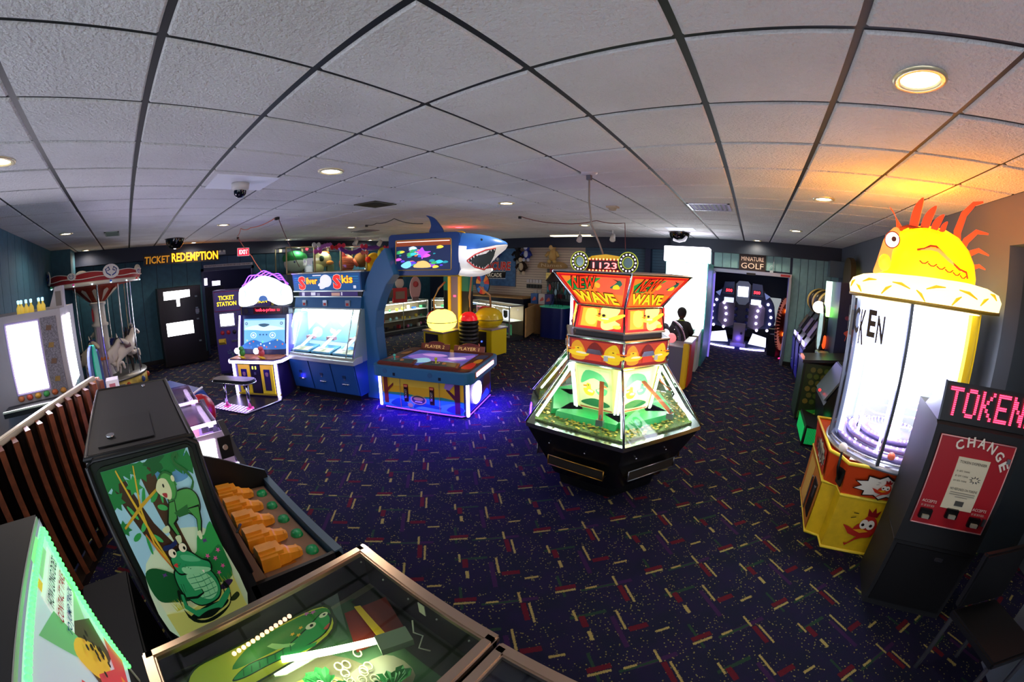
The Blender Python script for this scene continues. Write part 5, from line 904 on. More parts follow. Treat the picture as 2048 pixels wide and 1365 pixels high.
for x, y in ((.83, .88), (.87, .84)): C_.append(('#c86ab0', [(x + .025 * (1 if i % 2 else .4) * cos(i * pi / 5), y + .05 * (1 if i % 2 else .4) * sin(i * pi / 5)) for i in range(10)]))
art(t, (.205, .04, .882), (.03, .57, .008), (-.165, .03, .028), C_, 'card_print', step=.00015, emit=.05, base=.002)
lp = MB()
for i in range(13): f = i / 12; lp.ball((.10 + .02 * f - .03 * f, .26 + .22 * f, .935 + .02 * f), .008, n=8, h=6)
part('reflection_beads', lp, E('#ffb8a0', 2.2), t, 'string of pinkish glowing beads in place of lamp reflections', stuff=True)  # glowing beads imitate lamp reflections under the glass
part('fluorescent_tube', MB().cyl((.18, .38, .895), (.34, .72, .885), .012, n=10), E('#fbffe0', 8.), t); part('tube_holder', MB().hull([(.30, .66, .87), (.36, .64, .87), (.40, .74, .87), (.34, .76, .87)], [(.30, .66, .90), (.36, .64, .90), (.40, .74, .90), (.34, .76, .90)]), mat('#7a8a78', .5), t)
lamp('AREA', t, (.27, .52, .89), 1.1, '#f6ffd8', .04, (0, 0, R(-25)), .4); lamp('POINT', t, (.12, .3, .96), .08, '#f4ffd8', .03)
part('red_ramp', MB().hull([(.12, .66, .82), (.26, .60, .82), (.30, .78, .82), (.16, .82, .82)], [(.12, .66, .86), (.26, .60, .84), (.30, .78, .84), (.16, .82, .86)]), mat('#7a2414', .5), t); part('yellow_strip', MB().hull([(.13, .70, .868), (.14, .72, .868), (.36, .69, .862), (.35, .67, .862)], [(.13, .70, .874), (.14, .72, .874), (.36, .70, .868), (.35, .67, .868)]), mat('#e0b414', .4), t)
fo = MB()
for cx_, cy_, k in ((.30, .45, 26), (.44, .60, 34), (.50, .50, 20)):
    for i in range(k): a = random.uniform(0, 2 * pi); r = random.uniform(.02, .07); fo.add([(cx_, cy_, .815), (cx_ + r * cos(a - .25), cy_ + r * sin(a - .25), .83), (cx_ + 1.3 * r * cos(a), cy_ + 1.3 * r * sin(a), .825), (cx_ + r * cos(a + .25), cy_ + r * sin(a + .25), .83)], [(0, 1, 2, 3)])
part('plastic_foliage', fo, mat('#1f7a3a', .5), t, 'green plastic leaves under the glass', stuff=True)
wr = MB().tube([(.36, .78, .93), (.38, .76, .9), (.40, .78, .88), (.42, .74, .87), (.45, .76, .86)], .003, 5); part('wire', wr, mat('#c8c8b8', .5), t); part('label_tag', MB().box(.33, .36, .835, .838, .90, .95), mat('#e8e4c8', .5), t)
for i in range(5): part('screw', MB().ball((.05 + i * .13, d_ - .045, .97), .004, n=6, h=5), STEEL, t)
# backbox
part('backbox', MB().box(.09, .62, -.16, -.035, .98, 1.56), mat('#060807', .6), t); part('neck', MB().box(.09, .62, -.16, -.02, 0, .98), BLACK, t)
art(t, (.62, -.034, 1.08), (-.53, 0, 0), (0, 0, .47), [('#b8c4d0', rect(0, 1, 0, 1)), ('#8fb890', [(.70, 1), (.86, 1), (.97, .62), (.80, .40), (.70, .75)]), ('#d8a828', [(.62, .93), (.66, .98), (.74, .60), (.66, .55)]), ('#4a3a2c', [(.60, .75), (.92, .45), (.86, .22), (.55, .40)]), ('#6aa870', [(.40, .90), (.62, .80), (.70, .48), (.62, .46)]),
    ('#d8a838', smooth([(.55, .62), (.66, .60), (.78, .40), (.80, .30), (.70, .28), (.58, .42)])), ('#c8404a', [(.45, .35), (.60, .42), (.78, .22), (.93, .30), (.95, .08), (.60, .05), (.42, .10)]), ('#c8404a', [(.30, .62), (.44, .60), (.50, .42), (.34, .44)]), ('#d88a3a', [(.62, .10), (.78, .16), (.78, .08)]), ('#e8c890', smooth([(.1, .30), (.3, .25), (.35, .1), (.1, .05)]))] +
    [('#2a2018', disc(.60 + random.uniform(0, .16), .33 + random.uniform(0, .25), .014, .02, 6)) for _ in range(16)], 'backbox_picture', emit=.5, base=.003)
part('white_caption', MB().box(.10 + .03, .30, -.031, -.029, 1.37, 1.50), mat('#e6e6ea', .5, emit=.4), t)
for i, (s, c) in enumerate((('HOW LONG DOES', '#26262c'), ('CONTACT TAKE', '#c83a44'), ('TO JUMP TRICK', '#2a4a8a'))): txt(t, s, (.295, -.028, 1.46 - i * .04), (-.155, 0, 0), (0, 0, .026), mat(c, .5), bold=.02)
ld = MB()
for i in range(34): ld.ball((.115 + i * .0148, -.026, 1.533), .007, n=6, h=5)
for i in range(32): ld.ball((.108, -.026, 1.52 - i * .0142), .007, n=6, h=5)
part('led_border', ld, E('#38ff50', 3.5, '#9affc0'), t, 'green led dots round the backbox', stuff=True); lamp('POINT', t, (.2, .1, 1.45), .5, '#4aff8a', .02)
part('pale_border', MB().box(.09, .62, -.034, -.031, 1.541, 1.56).box(.09, .10, -.034, -.031, 1.0, 1.56), mat('#a8b0a8', .5), t)
# neighbour
t = thing('second_glass_topped_game', 'chrome-framed glass-topped game cut by the bottom edge, right of the alligator card game', 'arcade machine', (-.415, -.30, 0)); w_ = .66; d_ = .845
part('cabinet', MB().box(0, w_, 0, d_, 0, .97), mat('#101214', .4), t)
for x0, x1, y0, y1 in ((0, .034, 0, d_), (w_ - .034, w_, 0, d_), (0, w_, d_ - .03, d_ + .01), (0, w_, -.0, .035)): part('chrome_rail', MB().box(x0, x1, y0, y1, .97, 1.0), FRm, t, bevel=.006)
part('glass_top', MB().quad((.02, .02, .99), (w_ - .02, .02, .99), (w_ - .02, d_ - .02, .99), (.02, d_ - .02, .99)), glass('#e8f0ff', .1), t)
art(t, (.034, .034, .972), (w_ - .068, 0, 0), (0, d_ - .068, 0), [('#101820', rect(0, 1, 0, 1)), ('#6a5a78', smooth([(.2, .5), (.5, .8), (.9, .7), (.8, .4)])), ('#c8d0d8', smooth([(.1, .8), (.16, .94), (.2, .9), (.14, .78)]))], name='playfield_print')
for i in range(4): part('clear_post', MB().cyl((.07 + i * .07, .72 - i * .03, .973), (.07 + i * .07, .72 - i * .03, .985), .008, n=8), E('#dfe8ff', 2.), t)

# ================================================================== two acrylic-fronted coin cranes behind the alligator game
def crane(x, y, lab, pink):
    t = thing('coin_pusher', lab, 'arcade machine', (x, y, 0)); w = .50
    part('cabinet', MB().box(-w, 0, -.42, .16, 0, .70), mat('#20242c', .5), t); part('side_edge', MB().prx([(.16, .0), (.20, .0), (.20, .70), (.10, 1.10), (.06, 1.10), (.16, .68)], -.012, .004), mat('#55585e', .4), t)
    part('mirror_glow_deck', MB().box(-w + .02, -.02, -.20, .14, .70, .72), mat('#e8dcf0', .25, emit=1.), t)  # brightness of the mirrored bottom is put in as glow
    part('acrylic_hood', MB().hull([(-w, -.22, .70), (0, -.22, .70), (0, .16, .70), (-w, .16, .70)], [(-w, -.22, 1.10), (0, -.22, 1.10), (0, .05, 1.10), (-w, .05, 1.10)]), glass('#f6f0ff', .3, 'acrylic'), t, 'clear acrylic hood')
    part('side_board', MB().box(-.006, -.001, -.2, .12, .70, 1.03), mat('#b8a8b8', .3, emit=.3), t, 'milky side of the hood')
    part('back_display', MB().box(-w + .02, -.02, -.24, -.22, .70, 1.09), mat('#b8a8b8', .4, emit=.5), t)
    part('roof_shelf', MB().box(-w, .0, -.26, .05, 1.095, 1.115), glass('#d8d0dc', .5, 'frosted_shelf'), t); part('shelf_light_line', MB().box(-.02, .004, -.26, .05, 1.085, 1.10), E('#f8f0ff', 4.), t); part('light_bar', MB().box(-w + .03, -.03, .0, .03, 1.06, 1.085), E('#f4eaff', 6.), t)
    part('prize_window', MB().hull([(.0, -.19, .80), (.0, .0, .80), (.0, .015, .99), (.0, -.17, 1.0)], [(.01, -.19, .80), (.01, .0, .80), (.01, .015, .99), (.01, -.17, 1.0)]), E('#ffffff', 5.) if not pink else mat('#c88a8a', .4, emit=.3), t, 'glowing window' if not pink else 'pinkish window')
    part('black_mechanism', MB().box(-.004, .012, .03, .12, .84, .99), BLACK, t); part('mirror_glow_band', MB().box(.0, .012, -.2, .14, .705, .785), E('#efe2ff', 2.2), t); part('steel_knob', MB().cyl((.01, .07, .92), (.025, .07, .92), .018, n=10), mat('#d8c8b8', .3, .6), t)  # low band glows to imitate glints of the mirrored bottom
    for i in range(4): part('prize_capsule', MB().ball((-.08 - i * .1, -.05 + .03 * (i % 2), .755), .036, n=10, h=8), mat(['#f0e8ff', '#d8b8c8', '#e8e0c0', '#c8c0e8'][i], .25, emit=.3), t)
    for i in range(5): part('chrome_clip', MB().box(-.012, .006, -.18 + i * .065, -.14 + i * .065, .71, .735), mat('#efe8ff', .2, .7), t)
    part('front_shelf', MB().box(-w, 0.004, .0, .17, .725, .735), glass('#e8dcff', .5, 'clear_shelf'), t); lamp('AREA', t, (-.25, -.05, 1.05), 5, '#e9dcff', .4, (0, 0, 0), .15)
    return t
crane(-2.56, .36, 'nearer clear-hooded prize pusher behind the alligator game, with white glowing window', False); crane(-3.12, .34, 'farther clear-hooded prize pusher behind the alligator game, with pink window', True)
# kiddie ride
t = thing('kiddie_ride', 'low blue coin ride with red rounded nose behind the clear prize pushers', 'kiddie ride', (-4.62, .42, 0), 30)
part('base', MB().prz(rr(-.45, .35, -.22, .22, .08), 0, .28), mat('#1c2a5a', .4), t); part('body', MB().pry([(-.5, .28), (.22, .28), (.25, .70), (.15, .80), (-.5, .84)], -.2, .2), mat('#24489a', .35), t, 'blue ride body', bevel=.02)
part('nose', MB().ball((.27, 0, .58), .12, .2, .22, n=16, h=10), mat('#b0101c', .3), t, 'rounded red nose'); part('windscreen_frame', MB().tube([(-.45, -.19, .85), (.14, -.19, .81), (.2, 0, .80), (.14, .19, .81)], .012, 6), mat('#e4ded8', .4), t); part('side_emblem', MB().box(-.3, -.1, -.212, -.2, .5, .7), mat('#c83a3a', .4), t)

# ================================================================== slatted divider
FX0, FY0, FX1, FY1 = -1.9, -1.43, -4.35, -.42; fl = math.hypot(FX1 - FX0, FY1 - FY0); fa = math.degrees(math.atan2(FY1 - FY0, FX1 - FX0)); z0_ = 1.18
t = thing('wooden_slat_divider', 'brown divider of upright wooden slats with cream top rail behind the alligator game', 'divider', (FX0, FY0, 0), fa)
for i in range(17):
    b = MB(); b.hull([(-.01, -.07, .05), (.085, .03, .05), (.06, .05, .05), (-.04, -.045, .05)], [(-.01, -.07, z0_), (.085, .03, z0_), (.06, .05, z0_), (-.04, -.045, z0_)])
    if i == 0: sm = b.mesh('slat', mat('#7a3e20', .45, vary=.3, bump=(14, .3, .004)))
    link('slat', sm, t, (.04 + i * (fl - .1) / 16, 0, random.uniform(-.012, .012)))
part('bottom_rail', MB().box(0, fl, -.05, .07, 0, .06), mat('#23150d', .5), t); part('top_rail', MB().box(-.1, fl, .05, .10, z0_ - .02, z0_ + .025), mat('#d8cdb8', .4), t, 'cream top rail', bevel=.006); part('backing_board', MB().box(0, fl, .105, .12, .05, z0_ - .03), mat('#1c120c', .5), t)
single('gap_shade_box', MB().box(-1.0, .0, -.30, -.02, 0, .55), mat('#08090a', .7), 'low black box added to darken the gap between slat divider and alligator game', 'box', (-1.20, -.40, 0), 0, bevel=.01)  # added black box stands in for the shade behind the game
# surfboards / painted boards at the fence end
def surf(x, y, zt, zb, c, c2, lab, nm='surfboard'):
    t = thing(nm, lab, 'board', (x, y, 0), 158); h = zt - zb
    P = [(0, zb), (.09, zb + .06 * h), (.12, zb + .5 * h), (.09, zb + .85 * h), (0, zt), (-.09, zb + .85 * h), (-.12, zb + .5 * h), (-.09, zb + .06 * h)]
    part('deck', MB().pry(smooth(P, 3), -.015, .015), mat(c, .3), t); part('stripe', MB().pry([(a * .5 + .03, b) for a, b in smooth(P, 3)], -.03, .03), mat(c2, .25, emit=.15), t); part('post', MB().cyl((0, .02, 0), (0, .02, zb + .1), .02, n=8), BLACK, t)
surf(-4.95, -.52, 1.42, .75, '#143a6a', '#2ab890', 'tall dark blue board with shiny teal stripe at the end of the slat divider'); surf(-4.62, -.50, 1.14, .55, '#d8861c', '#e8a07a', 'short orange board in front of the blue board'); surf(-5.28, -.52, 1.33, .7, '#152c5a', '#1c3a6a', 'plain dark blue board left of the teal-striped board')

# ================================================================== white prize cabinets
t = thing('white_prize_cabinet', 'tall white prize cabinet with glowing windows and yellow bottles on top behind divider', 'arcade machine', (-4.55, -.74, 0)); WP = mat('#a8a2a8', .5)
part('body', MB().box(-1.05, -.012, -.95, -.0, 0, 1.86), WP, t); part('black_plinth', MB().box(-1.05, .02, -.95, .02, 0, .3), BLACK, t)  # plain black plinth round the cabinet foot
part('lit_window', MB().box(-.012, .0, -.56, -.24, 1.15, 1.775), E('#fdf8ff', 3.5), t, 'glaring white front window'); part('window_frame', MB().tube([(.004, y, z) for y, z in rr(-.575, -.225, 1.135, 1.79, .01)], .008, 6, cyclic=True), mat('#b8a8e0', .3), t)
part('patterned_strip', MB().box(-.01, .004, -.21, -.05, 1.10, 1.80), mat('#7a7680', .6, bump=(90, .8, .01), vary=.4), t)
for i, z in enumerate((1.70, 1.54, 1.39, 1.22)): part('brown_icon', MB().plate([(.006, -.13 + a, z + b) for a, b in [(-.035, -.02), (.02, -.025), (.03, .02), (-.02, .025)]], .006), mat('#6a4a34' if i % 2 == 0 else '#8a6a2a', .5), t)
for x in (-.30, -.62): part('lit_side_window', MB().box(x, x + .22, .0, .012, 1.1, 1.78), E('#f4eaff', 6.), t)
part('peaked_crest', MB().plate([(-.2, -.14, 1.86), (-.2, -.09, 1.98), (-.2, -.06, 2.06), (-.2, .02, 2.07), (-.2, .02, 1.86)], .15), WP, t, 'raised corner crest'); part('crest_panel', MB().box(-.198, -.194, -.06, .0, 1.88, 2.02), mat('#6a6058', .5), t)
part('control_shelf', MB().box(-.02, .22, -.7, -.02, 1.0, 1.05), BLACK, t); part('shelf_edge', MB().box(.2, .23, -.7, -.02, 1.045, 1.06), mat('#cdd8c8', .4), t)
for i in range(6): part('toy_trim', MB().ball((-.0, -.55 + i * .09, 1.10), .03, .035, .03, n=8, h=6), mat(['#b86a3a', '#c8503a', '#d8a03a', '#3a9a4a', '#b85a2a', '#c88a3a'][i], .5), t)
lamp('AREA', t, (.02, -.4, 1.45), 22, '#f4ecff', .5, (0, R(-90), 0), .3, name='window_glow'); lamp('AREA', t, (-.5, .05, 1.45), 14, '#e6d8ff', .6, (R(90), 0, 0), .5, name='window_glow')
bt = thing('toy_bottle', 'x', 'bottle', (0, 0, 0), 0, 'yellow bottles on the white cabinet'); part('bottle_body', MB().lathe([(0, 0), (.024, 0), (.024, .05), (.01, .075), (.01, .09)], n=10), mat('#d8b84a', .4, emit=.4), bt); part('cap', MB().lathe([(.012, .09), (.014, .12), (0, .125)], n=10), E('#aee8ff', 1.5), bt)
BN = ['leftmost bottle', 'second bottle from the left', 'third bottle from the left', 'fourth bottle from the left', 'fifth bottle from the left', 'bottle nearest the raised crest']
for i, y in enumerate((-1.36 + .20, -1.13, -1.08, -1.03, -.95, -.91)):
    o = bt if i == 0 else dup(bt, (0, 0, 0)); o.location = (-4.60, y, 1.86); o['label'] = BN[i] + ' of the yellow row on the white prize cabinet'
t = thing('cardboard_box', 'small white box with pink print beside the white prize cabinet', 'box', (-4.30, -.30, 1.06)); part('carton', MB().box(-.08, .08, -.06, .06, 0, .10), mat('#e8e0ea', .5, emit=.2), t); part('print', MB().box(.081, .083, -.03, .03, .03, .07), mat('#d87a8a', .5), t)
single('box_stand', MB().box(-.12, .12, -.1, .1, 0, 1.06), BLACK, 'black narrow stand under the small white box', 'stand', (-4.30, -.28, 0))
# ================================================================== carousel
t = thing('carousel_ride', 'small white and red children carousel with horses and medallion canopy in left corner', 'carousel', (-9.25, -.70, 0))
part('platform_skirt', MB().lathe([(0, .02), (.84, .02), (.84, .26), (0, .26)], n=40), mat('#c8b04a', .5, vary=.3), t, 'yellow painted skirt'); part('platform_deck', MB().lathe([(0, .26), (.86, .26), (.86, .30), (0, .30)], n=40), mat('#8a8a84', .35, .6), t, 'metal deck')
for i in range(12): a = i * pi / 6; part('skirt_flower', MB().ball((.845 * cos(a), .845 * sin(a), .15), .05, .05, .06, n=8, h=6), mat('#b8441c' if i % 2 else '#2a4a8a', .5), t)
part('column', MB().lathe([(.20, .30), (.17, .34), (.15, .9), (.15, 1.25), (.18, 1.27), (.18, 1.31), (.145, 1.33), (.14, 1.66), (.17, 1.68), (.17, 1.72)], n=24), mat('#dcdcd4', .4), t, 'white centre column'); art(t, (.10, -.145, 1.36), (.05, .08, 0), (0, 0, .28), [('#c8484a', smooth([(.3, .05), (.7, .1), (.8, .5), (.6, .95), (.3, .8), (.2, .4)]))], base=.02)
part('canopy_cone', MB().lathe([(.17, 1.74), (.22, 1.78), (.50, 2.02), (.82, 2.06)], n=24), mat('#b03a24', .45, vary=.2), t, 'red painted underside'); cc = MB()
for i in range(12): a = i * pi / 6; cc.add([(.19 * cos(a), .19 * sin(a), 1.75), (.45 * cos(a - .12), .45 * sin(a - .12), 1.965), (.49 * cos(a), .49 * sin(a), 2.0), (.45 * cos(a + .12), .45 * sin(a + .12), 1.965)], [(0, 1, 2, 3)])
for v in range(len(cc.v)): x, y, z = cc.v[v]; cc.v[v] = (x * 1.03, y * 1.03, z - .008)
part('cream_petals', cc, mat('#e0d4b8', .5), t, 'cream petals painted round the cone', stuff=True)
part('canopy_band', MB().lathe([(.90, 2.06), (.925, 2.06), (.925, 2.14), (.90, 2.14)], n=48), mat('#e4e0d0', .4), t); part('canopy_roof', MB().lathe([(0, 2.2), (.9, 2.14)], n=36), mat('#8a8478', .5), t)
crest = MB(); N_ = 96
def ch(i): a = i / N_ * 8 * pi; return 2.14 + .10 + .05 * abs(cos(a)) + (.0)
for i in range(N_):
    a0, a1 = 2 * pi * i / N_, 2 * pi * (i + 1) / N_; r0, r1 = .925, .955
    crest.hull([(r0 * cos(a0), r0 * sin(a0), 2.13), (r0 * cos(a1), r0 * sin(a1), 2.13), (r1 * cos(a1), r1 * sin(a1), ch(i + 1)), (r1 * cos(a0), r1 * sin(a0), ch(i))], [((r + .012) * cos(a), (r + .012) * sin(a), z) for r, a, z in ((r0, a0, 2.13), (r0, a1, 2.13), (r1, a1, ch(i + 1)), (r1, a0, ch(i)))])
part('crest_board', crest, mat('#a8282a', .4), t, 'scalloped red crest'); part('crest_line', MB().tube([(.97 * cos(a / 48 * pi), .97 * sin(a / 48 * pi), 2.19 + .012 * sin(a / 12 * pi * 2)) for a in range(96)], .008, 5, cyclic=True).tube([(.972 * cos(a / 48 * pi), .972 * sin(a / 48 * pi), ch(a) + .004) for a in range(96)], .007, 5, cyclic=True), mat('#ece6da', .4), t)
for i in range(8):
    a = 2 * pi * i / 8 + .39; big = i % 2 == 0; r = .15 if big else .075; zc = 2.27 if big else 2.24
    o = part('medallion', MB().plate([(0, r * cos(k * pi / 9) * (1.1 if big else 1.2), r * .85 * sin(k * pi / 9)) for k in range(18)], .02), mat('#e8e6e0', .4), t); o.location = (.965 * cos(a), .965 * sin(a), zc); o.rotation_euler = (0, 0, a)
    P = MB()
    for s in (-1, 1): P.tube([(.026, s * r * .1, -r * .5), (.026, s * r * .6, -r * .2), (.026, s * r * .75, r * .25), (.026, s * r * .35, r * .5), (.026, s * r * .2, r * .15), (.026, s * r * .5, r * .05)], r * .07, 5)
    part('blue_scrolls', P, mat('#2a4a9a', .4), o)
    part('band_jewel', MB().ball((.932 * cos(a), .932 * sin(a), 2.10), .022, n=8, h=6), mat(['#2a5ac8', '#c8283a', '#2a8a5a', '#c83a8a'][i % 4], .3, emit=.3), t)
for i in range(16): a = 2 * pi * i / 16; part('band_lamp', MB().ball((.932 * cos(a), .932 * sin(a), 2.075), .012, n=6, h=5), E('#c8ecff', 5.), t)
HW, HD = mat('#e0d8cc', .4), mat('#1c1c2c', .4)
def horse(ang, r, z, col, saddle, lab):
    h = bpy.data.objects.new('carousel_horse', None); COL.objects.link(h); h.parent = t; h['label'] = lab; h.location = (r * cos(ang), r * sin(ang), z); h.rotation_euler = (0, 0, ang + pi / 2); h.scale = (1.25, 1.25, 1.25)
    V = [(-.16, 0, 0), (0, 0, -.01), (.14, 0, .02), (.22, 0, .14), (.27, 0, .24), (.37, 0, .20), (.42, 0, .15), (.15, .055, -.13), (.24, .06, -.16), (.21, .06, -.28), (.15, -.055, -.13), (.28, -.06, -.08), (.30, -.06, -.20), (-.17, .06, -.12), (-.24, .06, -.22), (-.20, .06, -.34), (-.17, -.06, -.12), (-.28, -.06, -.18), (-.30, -.06, -.31), (-.22, 0, .03), (-.30, 0, -.06), (-.29, 0, -.18)]
    E_ = [(0, 1), (1, 2), (2, 3), (3, 4), (4, 5), (5, 6), (2, 7), (7, 8), (8, 9), (2, 10), (10, 11), (11, 12), (0, 13), (13, 14), (14, 15), (0, 16), (16, 17), (17, 18), (0, 19), (19, 20), (20, 21)]
    Rr = [.095, .09, .085, .06, .05, .035, .028, .04, .025, .02, .04, .025, .02, .045, .026, .02, .045, .026, .02, .03, .028, .012]
    skin('horse_body', V, E_, Rr, col, h)
    part('saddle', MB().lathe([(.10, -.07), (.105, 0), (.10, .07)], n=14, a0=0, a1=pi), saddle, h).rotation_euler = (R(90), 0, R(90)); part('mane', MB().plate([(.12, 0, .08), (.18, 0, .24), (.26, 0, .32), (.27, 0, .27), (.23, 0, .2), (.19, 0, .08)], .02), HD, h); part('bridle', MB().tube([(.29, -.05, .27), (.33, -.045, .19), (.33, .045, .19), (.29, .05, .27)], .008, 5, cyclic=True), mat('#2a3a8a', .4), h)
    part('ears', MB().cyl((.25, .02, .28), (.245, .025, .34), .014, .003, 6).cyl((.25, -.02, .28), (.245, -.025, .34), .014, .003, 6), col, h)
    part('pole', MB().cyl((.02, 0, .02), (.02, 0, (2.05 - z) / 1.25), .010, n=8).cyl((.02, 0, -.05), (.02, 0, (.3 - z) / 1.25), .010, n=8), mat('#d8d4c8', .2, .9), h)
for a, z, c, s, l in ((.05, .70, HW, mat('#c8641c', .4), 'white horse with orange saddle'), (.85, .82, HW, mat('#5a1c3a', .4), 'pale horse with dark saddle'), (1.75, .72, mat('#3a3430', .4), mat('#8a3a1c', .4), 'dark horse'), (2.8, .8, HW, mat('#2a3a8a', .4), 'white horse with blue saddle'), (-.75, .74, mat('#cfc2a8', .4), HD, 'cream horse with black mane')): horse(a, .60, z, c, s, l)
for a in (.1, 1.1, 2.2, 3.4, 4.9): part('canopy_pole', MB().cyl((.80 * cos(a), .80 * sin(a), .3), (.80 * cos(a), .80 * sin(a), 2.08), .012, n=8), CHROME, t)
part('hanging_cloth', MB().add([(.72 + .02 * (i % 2), -.12 + i * .045, z) for i in range(7) for z in (.30,)] + [(.70 + .01 * (i % 2), -.03 + i * .018, 1.30) for i in range(7)], [(i, i + 1, i + 8, i + 7) for i in range(6)]), mat('#a89ab0', .6), t, 'pale lilac hanging cloth')
lamp('POINT', t, (.2, -.2, 1.95), 5, '#ffe8cc', .1)

# ================================================================== black vending-like locker with two lit windows
t = thing('black_prize_vending_machine', 'tall black cabinet with two bright rectangular windows left of the ticket doorway', 'vending machine', (-10.12, .65, 0), 90); # local x runs along +y, front faces +x
part('cabinet', MB().box(0, 1.06, 0, .74, .02, 1.82), mat('#0d0e0e', .4), t); part('door_face', MB().box(.03, 1.03, -.02, 0, .05, 1.80), mat('#12120f', .3), t)
part('upper_window', MB().pry([(.14, 1.55), (.14, 1.74), (.78, 1.74), (.78, 1.58), (.52, 1.56), (.52, 1.38), (.44, 1.38), (.44, 1.55)], -.025, -.018), E('#fdfbff', 7.), t, 'bright upper window with a hanging tab'); part('lower_window', MB().box(.14, .80, -.025, -.018, .72, 1.02), E('#fdfbff', 7.), t, 'bright lower window')
part('dark_window', MB().box(.12, .82, -.023, -.018, 1.04, 1.54), mat('#0c0d08', .3), t)
for z in (1.55, 1.28, 1.15, 1.02, .5): part('control_label', MB().box(.90, .96, -.028, -.02, z, z + .035), mat('#7a8a90', .4), t)
part('keypad', MB().box(.89, .98, -.028, -.02, 1.18, 1.27), STEEL, t); lamp('AREA', t, (.46, -.08, 1.2), 14, '#f4f0ff', .6, (R(-90), 0, 0), .8, name='window_glow')

# ================================================================== ticket stations
def station(loc, rz, lab):
    t = thing('ticket_station', lab, 'ticket machine', loc, rz); w = .64; P = mat('#3a2a78', .4); part('cabinet', MB().box(0, w, 0, .5, 0, 1.70), mat('#2a2160', .4), t)
    part('sign_panel', MB().box(.02, w - .06, -.02, 0, 1.27, 1.68), mat('#3a2470', .4, emit=.1), t); part('sign_border', MB().tube([(x, -.022, z) for x, z in ((.03, 1.28), (w - .07, 1.28), (w - .07, 1.67), (.03, 1.67))], .008, 5, cyclic=True), mat('#a82a6a', .4), t)
    txt(t, 'TICKET', (.12, -.021, 1.50), (w - .30, 0, 0), (0, 0, .09), E('#f8e02a', 1.2), bold=.03); txt(t, 'STATION', (.08, -.021, 1.38), (w - .22, 0, 0), (0, 0, .09), E('#f8e02a', 1.2), bold=.03)
    part('yellow_edge', MB().box(w - .05, w, -.03, 0, .0, 1.70), mat('#a8982c', .4), t); part('face', MB().box(.0, w - .06, -.012, 0, .05, 1.26), P, t)
    part('touch_screen', MB().box(.12, .42, -.02, -.012, .98, 1.22), E('#ffffff', 4.), t, 'white glowing screen'); part('screen_frame', MB().tube([(x, -.018, z) for x, z in ((.10, .96), (.47, .96), (.47, 1.24), (.10, 1.24))], .012, 5, cyclic=True), mat('#9a9aa8', .3, .5), t)
    for x in (.14, .27, .40): part('ticket_mouth', MB().lathe([(0, .03), (.035, .025), (.045, 0)], n=14), mat('#a8202c' if x < .35 else '#1c1c2c', .3), t, loc=(x, -.012, .84)).rotation_euler = (R(90), 0, 0)
    part('yellow_scoop', MB().hull([(.04, -.012, .60), (.20, -.012, .60), (.18, -.10, .66), (.06, -.10, .66)], [(.04, -.012, .72), (.20, -.012, .72), (.18, -.10, .70), (.06, -.10, .70)]), mat('#d8b82a', .4), t); part('return_slot', MB().box(.32, .47, -.03, -.012, .64, .68), CHROME, t)
    sp = MB()
    for i in range(26): a = random.uniform(0, 6.28); r = random.uniform(0, .13); sp.add([(.3 + r * cos(a), -.014, .38 + r * sin(a)), (.3 + r * cos(a) + .02, -.014, .38 + r * sin(a)), (.3 + r * cos(a), -.014, .40 + r * sin(a))], [(0, 1, 2)])
    part('confetti_print', sp, mat('#5a9a7a', .5), t, stuff=True)
station((-8.47, 1.68, 0), 66, 'left purple yellow-lettered ticket machine by the far doorway'); station((-8.20, 2.28, 0), 62, 'right purple yellow-lettered ticket machine half behind the duck game')

# ================================================================== signs on the west soffit
def sgn(name, lab, cat, loc, rz): return thing(name, lab, cat, loc, rz)
t = sgn('ticket_redemption_sign', 'black sign with glowing orange TICKET REDEMPTION lettering on the left soffit', 'sign', (-10.47, .38, 2.37), 90); L_ = 1.92
part('board', MB().box(0, L_, -.0, .012, 0, .27), mat('#0b0c14', .5), t); SG = [('T', .3), ('ICKET', .3)]
txt(t, 'TICKET', (.03, -.002, .04), (.62, 0, 0), (0, 0, .17), mat('#c8861c', .5, emit=.6), bold=.02, shear=.1, ext=.012); txt(t, 'REDEMPTION', (.70, -.002, .04), (1.19, 0, 0), (0, 0, .21), E('#ffa01c', 2.6), bold=.02, ext=.012)
t = sgn('exit_sign', 'glowing red EXIT sign beside the ticket redemption sign', 'sign', (-10.46, 2.80, 2.45), 90); part('box', MB().box(0, .33, 0, .03, 0, .21), mat('#d8b0b8', .4, emit=.5), t); part('red_face', MB().box(.012, .318, -.004, 0, .012, .198), E('#e02a48', 1.3), t); txt(t, 'EXIT', (.05, -.006, .05), (.23, 0, 0), (0, 0, .11), E('#ffd8dc', 2.5), bold=.02)
t = sgn('emergency_light', 'pale twin emergency light left of the exit sign', 'light', (-10.46, 2.28, 2.52), 90); part('case', MB().box(0, .2, 0, .05, 0, .10), mat('#8a90a0', .4), t); 
for x in (.05, .15): part('lamp_head', MB().ball((x, -.02, .08), .03, n=8, h=6), mat('#c8ccd4', .4), t)
t = sgn('doorway_notice', 'long white strip notice over the far doorway', 'sign', (X0 + .07, 1.95, 2.22), 90); part('strip', MB().box(0, 1.38, 0, .012, 0, .07), mat('#b8b4c0', .5), t); txt(t, 'NO OUTSIDE FOOD OR DRINKS BEYOND THIS POINT', (.03, -.003, .02), (1.3, 0, 0), (0, 0, .035), mat('#3a1c2c', .5), bold=.02)
single('thermostat', MB().box(0, .08, 0, .03, 0, .12), mat('#b8b49a', .5), 'small beige box on the navy soffit right of the exit sign', 'thermostat', (-10.47, 4.0, 2.5), 90, bevel=.004)
